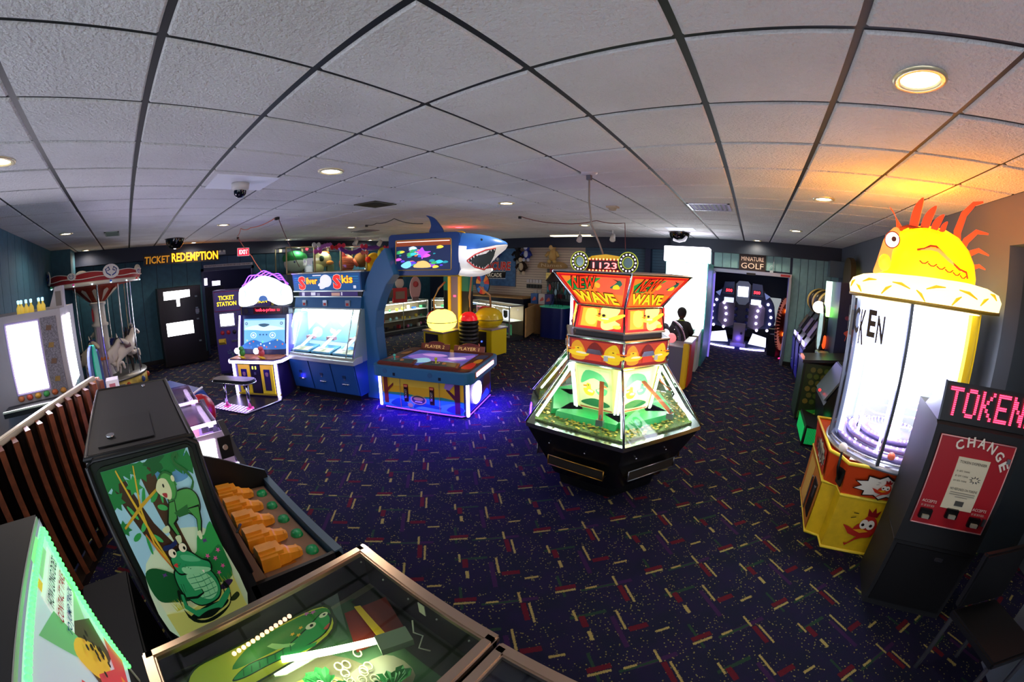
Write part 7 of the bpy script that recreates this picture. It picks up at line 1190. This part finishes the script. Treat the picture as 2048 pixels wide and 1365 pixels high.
art(t, (-.60, .018, .28), (.36, 0, 0), (0, 0, .30), [('#9ad0c8', jag(.5, .5, .5, .45, 14, .7)), ('#2a6a6a', line([(.2, .8), (.5, .6), (.8, .85)], .04)), ('#d8543a', smooth([(.2, .3), (.35, .6), (.45, .3)]))]); txt(t, 'WAV!', (-.56, .012, .34), (.28, 0, 0), (0, 0, .13), mat('#e8742a', .4, emit=.3), bold=.03, shear=.2)
lamp('POINT', t, (-.5, .3, 1.0), 3, '#ffd8e0', .08)
t = thing('white_giant_screen_game', 'tall glaring white screen game beside the golf doorway with children in front', 'arcade machine', (-1.36, 8.35, 0)); GWm = E('#f6fffc', 4.5)
part('screen', MB().box(-.47, .42, .0, .05, .82, 2.18), GWm, t, 'glaring white screen'); part('marquee', MB().box(-.50, .46, -.14, .3, 2.20, 2.52), E('#f4f0ff', 5.), t, 'white glowing header box', bevel=.01)
part('cabinet', MB().box(-.49, .44, .05, 1.25, 0, 2.2), mat('#3a8a8a', .4, vary=.3), t, 'teal and violet side'); part('control_desk', MB().prx([(-.50, 0), (-.45, .62), (-.50, .74), (-.0, .82), (-.0, 0)], -.46, .40), mat('#c8d4d0', .4), t); part('desk_door', MB().box(.12, .34, -.51, -.46, .22, .55), BLACK, t); part('desk_handle', MB().box(.22, .25, -.53, -.50, .35, .50), CHROME, t)
for x in (-.2, .2): part('desk_gun_rest', MB().box(x - .08, x + .08, -.36, -.2, .80, .84), mat('#4a9a8a', .4), t)
lamp('AREA', t, (-.02, -.10, 1.5), 9, '#eefaff', .8, (R(-90), 0, 0), 1.3, name='window_glow')
t = thing('violet_side_post', 'thin violet glowing post between the white screen game and golf doorway', 'post', (-.885, 9.52, 0)); part('post', MB().box(-.02, .02, 0, .05, 0, 2.0), mat('#7a6ad8', .4, emit=1.), t); part('cap', MB().box(-.025, .025, -.005, .055, 2.0, 2.03), STEEL, t)
def kid(loc, h, rz, lab, shirt, lean=0):
    t = thing('person', lab, 'person', loc, rz); s = h / 1.31; SK = mat('#3a2418', .6)
    V = [(0, 0, .66), (0, -.01, .84), (0, .0, .98), (0, .01, 1.05), (0, .01, 1.13), (-.13, .0, 1.0), (-.20, .04, .83), (-.14, .16, .74), (-.08, .22, .76), (.13, .0, 1.0), (.20, .04, .83), (.15, .16, .74), (.09, .22, .76), (-.08, 0, .60), (-.09, .02, .34), (-.09, 0, .07), (-.09, .09, .03), (.08, 0, .60), (.09, .02, .34), (.09, 0, .07), (.09, .09, .03)]
    E_ = [(0, 1), (1, 2), (2, 3), (3, 4), (2, 5), (5, 6), (6, 7), (7, 8), (2, 9), (9, 10), (10, 11), (11, 12), (0, 13), (13, 14), (14, 15), (15, 16), (0, 17), (17, 18), (18, 19), (19, 20)]
    Rr = [.115, .11, .12, .06, .055, .06, .045, .035, .03, .06, .045, .035, .03, .08, .058, .042, .035, .08, .058, .042, .035]
    skin('body', [(x * s, y * s, z * s) for x, y, z in V], E_, [r * s for r in Rr], mat('#1c1f2a', .8), t)
    hd = part('head', MB().ball((0, .01 * s, 1.20 * s), .088 * s, .10 * s, .112 * s).ball((0, .10 * s, 1.19 * s), .012 * s, .015 * s, .02 * s, n=8, h=6).ball((-.078 * s, .01 * s, 1.195 * s), .012 * s, .02 * s, .026 * s, n=8, h=6).ball((.078 * s, .01 * s, 1.195 * s), .012 * s, .02 * s, .026 * s, n=8, h=6), SK, t)
    part('hair', MB().ball((0, -.008 * s, 1.222 * s), .095 * s, .103 * s, .098 * s), mat('#0a0807', .8), t, 'short black hair'); part('collar', MB().tube([(.055 * s * cos(a * pi / 8), .055 * s * sin(a * pi / 8) + .005, 1.065 * s) for a in range(16)], .014 * s, 6, cyclic=True), mat('#8ab04a', .7), t, 'pale green collar')
    part('shirt', MB().lathe([(.15, .62), (.16, .75), (.155, .9), (.165, .98), (.11, 1.04), (.05, 1.07)], n=18).lathe([(.001, .62), (.15, .62)], n=18), mat(shirt, .8), t).scale = (s * 1.05, s * .85, s)
    for sx in (-1, 1):
        part('sleeve', MB().tube([(sx * .12 * s, .0, 1.0 * s), (sx * .205 * s, .04 * s, .84 * s), (sx * .16 * s, .14 * s, .76 * s)], [.07 * s, .056 * s, .045 * s], 10), mat(shirt, .8), t)
        for k in range(4): part('finger', MB().tube([((sx * .10 + (k - 1.5) * .013) * s, .24 * s, .765 * s), ((sx * .10 + (k - 1.5) * .013) * s, .27 * s, .765 * s), ((sx * .10 + (k - 1.5) * .013) * s, .285 * s, .75 * s)], .007 * s, 6), SK, t)
        part('thumb', MB().tube([(sx * .075 * s, .22 * s, .765 * s), (sx * .05 * s, .245 * s, .765 * s)], .008 * s, 6), SK, t); part('shoe', MB().ball((sx * .09 * s, .05 * s, .035 * s), .045 * s, .10 * s, .035 * s, n=12, h=8), mat('#c8c4bc', .6), t)
kid((-1.28, 7.50, 0), 1.31, 0, 'child in dark top with pale collar seen from behind at the white screen', '#15171c'); kid((-1.74, 7.66, 0), 1.18, 12, 'smaller dark-haired child left of the taller one, mostly hidden by the canopy', '#3a3a44')

# ================================================================== golf doorway sign and room beyond
t = thing('miniature_golf_sign', 'dark neon-style sign reading MINIATURE GOLF over the doorway', 'sign', (-.31, 9.70, 2.11)); part('board', MB().box(0, .64, 0, .035, 0, .40), mat('#2a1a14', .5), t); NE = mat('#c8a890', .4, emit=.8)
txt(t, 'MINIATURE', (.05, -.002, .25), (.54, 0, 0), (0, 0, .095), NE, ext=.01); txt(t, 'GOLF', (.05, -.002, .07), (.54, 0, 0), (0, 0, .13), NE, ext=.01); part('hanger', MB().cyl((.12, .015, .4), (.12, .015, .70), .005, n=6).cyl((.50, .015, .4), (.50, .015, .70), .005, n=6), STEEL, t); part('bottom_edge', MB().box(.0, .64, -.01, .0, -.01, .0), STEEL, t)
t = thing('white_wall_hook', 'small white wire coil on the wall right of the golf sign', 'cable', (.48, 9.70, 2.22)); part('coil', MB().tube([(.05 * cos(a * .5), 0, .05 * sin(a * .5) * 1.4) for a in range(12)] + [(.05, 0, .25)], .007, 6), mat('#b8c4c8', .5), t); part('box', MB().box(-.04, .04, -.01, .02, -.10, -.04), mat('#b8c4c8', .5), t)
t = thing('round_target_game', 'large round target game with 500 displays and violet lamps in the golf room', 'arcade machine', (-.22, 12.35, 0)); VB = mat('#16224a', .4)
part('backdrop_ring', MB().plate([(x, .1, z) for x, z in smooth([(-.92, .45), (-.98, 1.0), (-.80, 1.45), (-.4, 1.72), (.4, 1.72), (.85, 1.42), (1.02, 1.05), (.88, .5)])], -.12), VB, t)
part('center_column', MB().box(-.16, .16, -.05, .1, .2, 1.2), mat('#101c44', .4), t); part('center_header', MB().pry([(-.20, 1.25), (-.22, 1.75), (-.14, 1.84), (.14, 1.84), (.22, 1.75), (.20, 1.25), (.1, 1.14), (-.1, 1.14)], -.12, .0), mat('#8a94b0', .3, .4), t); part('header_screen', MB().box(-.16, .16, -.13, -.12, 1.38, 1.68), E('#f0f0ff', 4.), t)
for sx in (-1, 1):
    o = part('side_display', MB().pry([(sx * .28, 1.42), (sx * .28, 1.80), (sx * .58, 1.78), (sx * .64, 1.42)], -.10, .0), mat('#4a5a8a', .3, .3), t); part('display_window', MB().box(sx * .43 - .12, sx * .43 + .12, -.112, -.10, 1.47, 1.60), mat('#2a0810', .4), o); txt(o, '500', (sx * .43 - .10, -.114, 1.49), (.20, 0, 0), (0, 0, .09), E('#ff2a3a', 7.), bold=.02)
    part('arrow_panel', MB().pry([(sx * .72, 1.35), (sx * .66, 1.55), (sx * .85, 1.45)], -.08, -.02), mat('#8a9ad8', .3, emit=.5), t); part('dotted_field', MB().plate([(sx * x, -.04, z) for x, z in ((.22, .5), (.22, 1.2), (.55, 1.25), (.72, 1.1), (.72, .6), (.5, .4))], .02), mat('#7a7080', .4, bump=(60, .8, .02)), t); part('white_panel', MB().box(sx * .42 - .15, sx * .42 + .15, -.07, -.06, 1.17, 1.32), E('#e8f0ff', 3. if sx > 0 else 1.), t)
    pts = [(.62 + .22, .45), (.90, .65), (.92, .85), (.88, 1.05), (.80, 1.22), (.52, .42), (.48, .62), (.47, .82), (.50, 1.0), (.56, 1.15)]
    for x, z in pts: part('violet_lamp', MB().ball((sx * x, -.09, z), .042, n=10, h=8), E('#d8ccff', 6., '#cfc8ff'), t)
    for z in (.4, .6, .8, 1.0): part('dark_bumper', MB().ball((sx * .17, -.10, z), .055, n=10, h=8), mat('#101c5a', .3), t)
    part('front_light_wing', MB().pry([(sx * .30, .12), (sx * .82, .08), (sx * .80, .34), (sx * .40, .42)], -.95, -.85), mat('#dfe4ff', .4, emit=1.5), t); part('platform_light', MB().tube([(sx * .08, -1.25, .02), (sx * .5, -1.22, .02), (sx * .78, -1.10, .02)], .022, 6), E('#b8a8ff', 9.), t)
part('platform', MB().prz([(-.85, -.0), (-.80, -1.08), (-.4, -1.22), (.4, -1.22), (.80, -1.08), (.85, 0)], 0, .05), mat('#3a4478', .3, .3), t); part('pedestal', MB().box(-.17, .17, -1.12, -.92, .05, .68), mat('#8a8478', .35, .4), t, bevel=.01); part('pedestal_button', MB().cyl((.07, -1.13, .42), (.07, -1.14, .42), .035, n=12), BLACK, t); part('pedestal_foot', MB().box(-.22, .22, -1.18, -.88, .05, .14), mat('#b8b8c8', .3, .5), t)
lamp('AREA', t, (0, -.9, 1.9), 9, '#9a8cff', .8, (R(-40), 0, 0)); lamp('POINT', t, (0, -1.3, .25), 4, '#6a50ff', .05); lamp('POINT', None, (.2, 11.6, 2.5), 9, '#4a6ab0', .2, name='golf_room_lamp')
single('whiteboard', MB().box(0, .4, 0, .03, 0, .85), mat('#dfe8e8', .4, emit=.4), 'pale board leaning behind the round target game', 'board', (.62, 13.0, .55), 0, bevel=.004)
t = thing('red_spinning_wheel_game', 'oval ring of ribs glowing red just inside the golf doorway', 'arcade machine', (.95, 10.75, .86), 62); RW, RH = .42, .66
part('outer_ring', MB().tube([(RW * cos(a * pi / 20), 0, RH * sin(a * pi / 20)) for a in range(40)], .03, 6, cyclic=True), mat('#5a1c1c', .4), t)
for i in range(44): a = i * 2 * pi / 44; part('rib', MB().box(-.004, .004, -.04, .04, -.0, .14), mat('#c87a6a', .4, emit=.3), t, loc=((RW - .10) * cos(a), -.02, (RH - .12) * sin(a))).rotation_euler = (0, math.atan2(cos(a), sin(a)), 0)
part('face_board', MB().plate([((RW - .1) * cos(a * pi / 12), .03, (RH - .12) * sin(a * pi / 12)) for a in range(24)], .02), mat('#4a1c14', .5), t); part('stand', MB().box(-.15, .15, .05, .3, -.86, -.3), BLACK, t)
for x, z in ((.12, .33), (.10, -.27)): part('orange_lamp', MB().ball((x, -.03, z), .06, n=10, h=8), E('#ff5a1c', 6.), t)
part('floor_glow_strip', MB().box(-.3, .3, -.15, -.12, -.85, -.83), E('#ff2a6a', 5.), t)
for z in (.36, .58): single('rope_rail', MB().cyl((-1.0, 13.5, z), (1.6, 13.5, z + .02), .015, n=8), mat('#c8c0a8', .5, emit=.1), 'lower pale rail on the far golf room wall' if z < .5 else 'upper pale rail on the far golf room wall', 'rail')

# ================================================================== right-hand row along the east wall
DB = mat('#0c0d14', .4)
def keg(y, lab):
    t = thing('barrel_head_game', lab, 'arcade machine', (1.16, y, 0), -90)  # local x toward -y, front faces -x
    part('cabinet', MB().prx([(0, 0), (-.05, .80), (.10, .95), (.32, 1.40), (.6, 1.45), (.85, 1.2), (.85, 0)], 0, .56), DB, t, bevel=.004); part('front_panel', MB().hull([(.04, -.008, .1), (.52, -.008, .1), (.52, -.055, .78), (.04, -.055, .78)], [(.04, -.016, .1), (.52, -.016, .1), (.52, -.063, .78), (.04, -.063, .78)]), mat('#2a2a90', .35, emit=.25), t, 'violet-blue front panel')
    part('play_glass', MB().hull([(.04, -.02, .83), (.52, -.02, .83), (.52, .30, 1.38), (.04, .30, 1.38)], [(.04, -.03, .84), (.52, -.03, .84), (.52, .29, 1.39), (.04, .29, 1.39)]), mat('#4a4450', .2, .2), t); part('lit_score', MB().box(.12, .44, -.05, -.03, .84, .92), E('#b8a8ff', 3.), t); art(t, (.1, .06, 1.0), (.36, 0, 0), (0, .17, .28), [('#5a4a44', rect(0, 1, 0, 1)), ('#8a7a3a', disc(.5, .6, .2))], base=.03)
    o = part('barrel_head', MB().lathe([(0, -.28), (.22, -.28), (.25, -.2), (.25, .2), (.22, .28), (0, .28)], n=28), mat('#2a2414', .35), t, 'round barrel-shaped head')
    o.location = (.28, .42, 1.62); o.rotation_euler = (0, R(90), R(0)); part('yellow_disc', MB().lathe([(0, .285), (.20, .285), (.21, .27)], n=28), mat('#d8b85a', .4, emit=1.2), o); part('hoop', MB().lathe([(.255, .10), (.27, .12), (.255, .14)], n=28), mat('#c8a84a', .4), o); part('drum_picture', MB().lathe([(.254, -.1), (.254, .06)], n=28, a0=R(130), a1=R(300)), mat('#c8a45a', .4, vary=.4, emit=.5), o)
    for z in (.3, .6): part('bolt', MB().ball((.28, -.03, z), .015, n=8, h=6), CHROME, t)
    return t
for y, l in ((9.45, 'farthest of three black barrel-headed games against the right wall'), (8.72, 'middle black barrel-headed game of the right row'), (8.0, 'nearest black barrel-headed game of the right row')): keg(y, l)
t = thing('ocean_wheel_game', 'dark blue sea-creature game with upright oval wheel and white ball lamp', 'arcade machine', (1.47, 7.3, 0), -90); part('cabinet', MB().box(0, .75, .0, .6, 0, 2.05), mat('#12224a', .4), t); part('green_white_header', MB().box(-.02, .06, -.10, .0, 1.45, 2.05), E('#c8f0d8', 1.8), t); part('lime_tip', MB().box(-.02, .06, -.101, .0, 1.45, 1.62), E('#a8f03a', 2.), t)
part('oval_wheel', MB().tube([(.20 + .26 * cos(a * pi / 16), -.16, 1.26 + .40 * sin(a * pi / 16)) for a in range(32)], .022, 6, cyclic=True), mat('#3a3a30', .3, .4), t, 'upright oval ring'); part('wheel_face', MB().plate([(.20 + .22 * cos(a * pi / 12), -.16, 1.26 + .36 * sin(a * pi / 12)) for a in range(24)], .01), mat('#a8c8c0', .3, vary=.4, emit=.6), t)
part('white_ball_lamp', MB().ball((.12, -.22, 1.60), .11, .11, .10), E('#fffbe0', 5.), t); part('wheel_foot', MB().tube([(.20, -.16, .88), (.2, -.12, .70), (.25, -.02, .6)], [.05, .07, .12], 10), mat('#3a5a44', .4), t)
sq = [(-.35, .2), (-.1, .35), (.2, .3), (.5, .4), (.3, .1), (.5, -.05), (.1, -.1), (-.2, -.05)]; OC = '#c85a4a'
art(t, (.752, 0.02, .9), (0, .56, 0), (0, 0, 1.1), [(OC, smooth([(.5 + a * .5, .72 + b * .12) for a, b in sq])), (OC, smooth([(.2, .36), (.5, .42), (.75, .36), (.6, .32), (.3, .31)])), (OC, line([(.3, .33), (.25, .24)], .02)), (OC, line([(.45, .33), (.47, .22)], .02)), (OC, line([(.62, .33), (.68, .24)], .02)), ('#7a3a5a', disc(.25, .56, .08, .03)), ('#6a8a4a', jag(.7, .52, .1, .05, 10)), ('#b8743a', rect(.55, .8, .88, .98))])
part('control_box', MB().box(.3, .75, -.22, .0, .60, .90), mat('#8a9a7a', .4), t); part('red_lamp_cluster', MB().ball((-.03, -.02, 1.0), .08, .04, .12, n=10, h=8), E('#d84a1c', 1.5), t)
art(t, (.752, -.21, .62), (0, .2, 0), (0, 0, .26), [('#2a2a28', disc(.5, .5, .25))])
t = thing('dinosaur_bench_game', 'low game with green scaly dinosaur side picture in the right row', 'arcade machine', (.93, 5.95, 0), -90); 
part('cabinet', MB().box(-.55, .0, .0, .85, .0, .86), mat('#121a14', .4), t); part('top_board', MB().hull([(-.55, -.03, .86), (.02, -.03, .86), (.02, .85, .96), (-.55, .85, .96)], [(-.55, -.03, .90), (.02, -.03, .90), (.02, .85, 1.0), (-.55, .85, 1.0)]), mat('#24262a', .3), t); part('red_white_trim', MB().box(-.3, -.05, -.035, .0, .90, .94), mat('#d88a7a', .4, emit=.8), t)
sc_ = [('#1c2a10', rect(0, 1, 0, 1)), ('#2f5a1c', [(0, 0), (1, .25), (1, .38), (.5, .22), (0, .12)])]
for i in range(7):
    for j in range(6): sc_.append((random.choice(['#4a4a1c', '#3a4a18', '#5a521c']), disc(.10 + i * .13 + .05 * (j % 2), .33 + j * .115, .055, .05, 8)))
sc_ += [('#2a8a2c', smooth([(.0, .14), (.3, .2), (.6, .3), (.9, .36), (.6, .24), (.3, .1)])), ('#9aa83a', line([(.3, .12), (.5, .2), (.6, .16)], .015)), ('#b8484a', smooth([(.62, .12), (.72, .2), (.8, .14)])), ('#2a9a3a', rect(.93, 1, .3, .9))]
art(t, (.0, .03, .03), (0, .80, 0), (0, 0, .82), sc_, 'dinosaur_picture', emit=.15); part('front_face', MB().box(-.55, .0, -.012, .0, .05, .85), mat('#1c3a1c', .4), t)
t = thing('green_led_racing_game', 'black floor game with green led grille strips before the chicken machine', 'arcade machine', (1.08, 5.0, 0), -90); part('cabinet', MB().prx([(.15, 0), (.05, .55), (.30, .98), (.85, 1.05), (.85, 0)], -.75, .0), mat('#10141c', .35), t); part('silver_cover', MB().hull([(-.7, .06, .60), (-.02, .06, .60), (-.02, .29, .97), (-.7, .29, .97)], [(-.7, .04, .61), (-.02, .04, .61), (-.02, .27, .98), (-.7, .27, .98)]), mat('#5a6a6c', .3, .3), t)
part('pedal_box', MB().prx([(-.14, 0), (-.12, .28), (.14, .20), (.16, 0)], -.62, .03), BLACK, t)
ls = MB(); 
for i in range(12): ls.box(.031, .036, -.10 + i * .012, -.094 + i * .012, .03, .24)
for i in range(14): ls.box(-.60 + i * .044, -.575 + i * .044, -.142, -.136, .04, .24)
part('green_grille', ls, E('#10a850', .7), t, 'green lit grille', stuff=True); ls = MB()
for i in range(16):
    for j in range(2): ls.box(.002, .008, .22 + j * .09 + i * .006, .28 + j * .09 + i * .006, .16 + i * .03, .175 + i * .03)
part('green_light_ladder', ls, E('#14b860', .9), t, 'green lamp ladder', stuff=True); part('red_button', MB().ball((-.3, .02, .66), .02, n=8, h=6), E('#ff2a2a', 3.), t); lamp('POINT', t, (.1, .15, .4), .15, '#2aff8a', .04)
t = thing('arched_wall_sign', 'arched golden lit sign high on the right wall behind the chicken', 'sign', (2.02, 8.1, 1.85), -90); part('frame', MB().plate([(x, 0, z) for x, z in [(-.32, 0), (-.32, .45)] + [(.32 * cos(a), .45 + .24 * sin(a)) for a in [pi - i * pi / 10 for i in range(11)]] + [(.32, 0)]], -.1), mat('#4a3a14', .4), t); part('face', MB().box(-.24, .24, -.012, 0, .05, .48), mat('#c8b84a', .4, vary=.6, emit=1.), t)
single('wall_recess_shelf', MB().box(0, .5, 0, .3, 0, .35), mat('#5a6a70', .6), 'square grey-blue bulkhead on the right wall by the far corner', 'bulkhead', (1.80, 9.25, 2.16), 0)
t = thing('dark_chair', 'dark glossy chair frame at the right edge behind the change machine', 'chair', (1.82, 1.70, 0), 20); part('seat', MB().box(-.2, .2, -.2, .2, .42, .47), BLACK, t, bevel=.01); part('backrest', MB().box(-.2, .2, .17, .21, .5, .85), BLACK, t, bevel=.01)
for x, y in ((-.18, -.18), (.18, -.18), (-.18, .18), (.18, .18)): part('leg', MB().cyl((x, y, 0), (x, y, .42), .014, n=8), STEEL, t)

# ================================================================== ceiling fittings
t = thing('dome_camera', 'white ceiling panel carrying a small dark dome security camera', 'security camera', (-3.65, 1.0, HC)); part('white_panel', MB().box(-.28, .30, -.28, .28, -.006, .0), mat('#e6eaf0', .5), t); part('camera_ring', MB().lathe([(0, -.008), (.085, -.008), (.08, -.06), (.06, -.075), (0, -.075)], n=24), mat('#c8c4c0', .4), t); part('camera_dome', MB().lathe([(.06, -.075), (.055, -.11), (.03, -.135), (0, -.14)], n=20), mat('#0c0f1c', .1), t)
for x, y, r, l in ((-8.95, 1.0, .20, 'large black camera dome left on the ceiling above the ticket sign'), (-1.55, 8.3, .22, 'large dark mirror dome on the ceiling above the white screen game')):
    t = thing('ceiling_dome', l, 'mirror dome', (x, y, HC)); part('dome', MB().lathe([(r, 0), (r, -.03), (r * .92, -.10), (r * .6, -.19), (0, -.22)], n=28), mat('#07080c', .12, coat=.6), t); part('flange', MB().lathe([(r, -.0), (r + .02, -.006), (r, -.012)], n=28), BLACK, t)
def vent(x, y, w, d, lab, c, rz=0, n=9):
    t = thing('air_vent', lab, 'air vent', (x, y, HC), rz); part('frame', MB().box(-w, w, -d, -d + .025, -.012, 0).box(-w, w, d - .025, d, -.012, 0).box(-w, -w + .025, -d, d, -.012, 0).box(w - .025, w, -d, d, -.012, 0), mat(c, .4, .3), t); part('dark_throat', MB().box(-w + .02, w - .02, -d + .02, d - .02, -.003, -.001), mat('#15161c', .6), t)
    for i in range(n): xx = -w + .04 + (2 * w - .08) * i / (n - 1); part('louvre', MB().hull([(xx, -d + .02, -.014), (xx + .03, -d + .02, -.002), (xx + .03, d - .02, -.002), (xx, d - .02, -.014)], [(xx, -d + .02, -.011), (xx + .03, -d + .02, .001), (xx + .03, d - .02, .001), (xx, d - .02, -.011)]), mat(c, .4, .3), t)
vent(-.54, 4.95, .26, .26, 'silver louvred ceiling vent before the golf doorway', '#a8aac4'); vent(-4.25, 2.95, .2, .2, 'dark square ceiling vent above the shark table', '#3a3226', 10, 6); vent(-7.4, -.25, .28, .12, 'pale green slotted ceiling vent above the carousel', '#7a9080', 0, 14); vent(-7.6, 5.0, .3, .2, 'dusty dark ceiling vent behind the shark fin', '#5a4e5a', 0, 6)
t = thing('smoke_detector', 'beige box detector on the ceiling', 'smoke detector', (-1.82, 4.9, HC)); part('base', MB().box(-.07, .07, -.07, .07, -.02, 0), mat('#b8a890', .5), t); part('cap', MB().lathe([(0, -.06), (.045, -.055), (.06, -.02)], n=16), mat('#b0a088', .5), t)
t = thing('ceiling_light_fixture', 'long pale ceiling diffuser above the slatwall', 'ceiling light', (-4.6, 9.3, HC)); part('diffuser', MB().box(-.6, .6, -.12, .12, -.03, -.002), E('#fff4d0', 1.6), t, bevel=.006); part('end_cap', MB().box(-.62, -.6, -.12, .12, -.032, 0).box(.6, .62, -.12, .12, -.032, 0), WHITE, t)
single('blank_access_panel', MB().box(-.28, .28, -.28, .28, -.004, .002), mat('#dce4f0', .5), 'smooth white access panel in the ceiling right of the vent', 'ceiling panel', (-1.40, 7.65, HC))
t = thing('ceiling_cable_plug', 'white ceiling rose with the cable dropping to the coin pusher island', 'cable', (-1.36, 3.08, HC)); part('rose', MB().lathe([(0, -.02), (.06, -.015), (.075, 0)], n=16), mat('#c8c4c8', .4), t); part('plug', MB().box(-.02, .02, -.02, .02, -.06, -.015), mat('#5a5660', .5), t); part('cable', MB().tube([(0, 0, -.05), (-.01, .02, -.25), (.0, .05, -.45), (.06, .1, -.62), (.12, .16, -.84)], .009, 6), mat('#8a8078', .5), t)
def cord(pts, c, lab):
    t = thing('power_cord', lab, 'cable', pts[0]); o = Vector(pts[0]); sp = []
    P = [Vector(p) for p in pts]
    for i in range(len(P) - 1):
        for k in range(6): f = k / 6; q = P[i].lerp(P[i + 1], f); q.z -= .10 * 4 * f * (1 - f) * min(.6, (P[i + 1] - P[i]).xy.length) * .5; sp.append(q)
    sp.append(P[-1]); part('cord', MB().tube([p - o for p in sp], .007, 6), mat(c, .5), t); part('plug', MB().box(-.02, .02, -.02, .02, -.04, 0), mat('#14141a', .5), t)
cord([(-5.83, 2.21, HC), (-6.0, 2.5, 2.35), (-6.25, 2.75, 2.05)], '#5a3430', 'dark cord hanging behind the three-player coin machine'); cord([(-5.83, 2.18, HC - .01), (-6.6, 2.0, 2.74), (-7.2, 2.0, HC - .02), (-7.79, 2.09, 2.72)], '#c8684a', 'orange extension cord looping under the ceiling'); cord([(-7.79, 2.10, 2.70), (-7.2, 2.2, 2.3), (-6.6, 2.25, 1.95)], '#d06a50', 'orange cord running down to the duck game')
cord([(-6.47, 4.29, HC), (-6.0, 4.2, 2.80), (-5.2, 4.0, 2.79), (-4.2, 3.75, 2.60)], '#2a2a30', 'dark cord from the ceiling to the shark fin'); cord([(-3.64, 5.4, HC), (-3.1, 5.8, 2.72), (-2.6, 6.2, HC - .02), (-2.19, 6.52, HC - .03), (-2.2, 6.6, 2.3)], '#7a3034', 'maroon cord strung along the ceiling behind the island')
for o in list(COL.objects):
    if o.type == 'EMPTY' and not o.children: bpy.data.objects.remove(o)
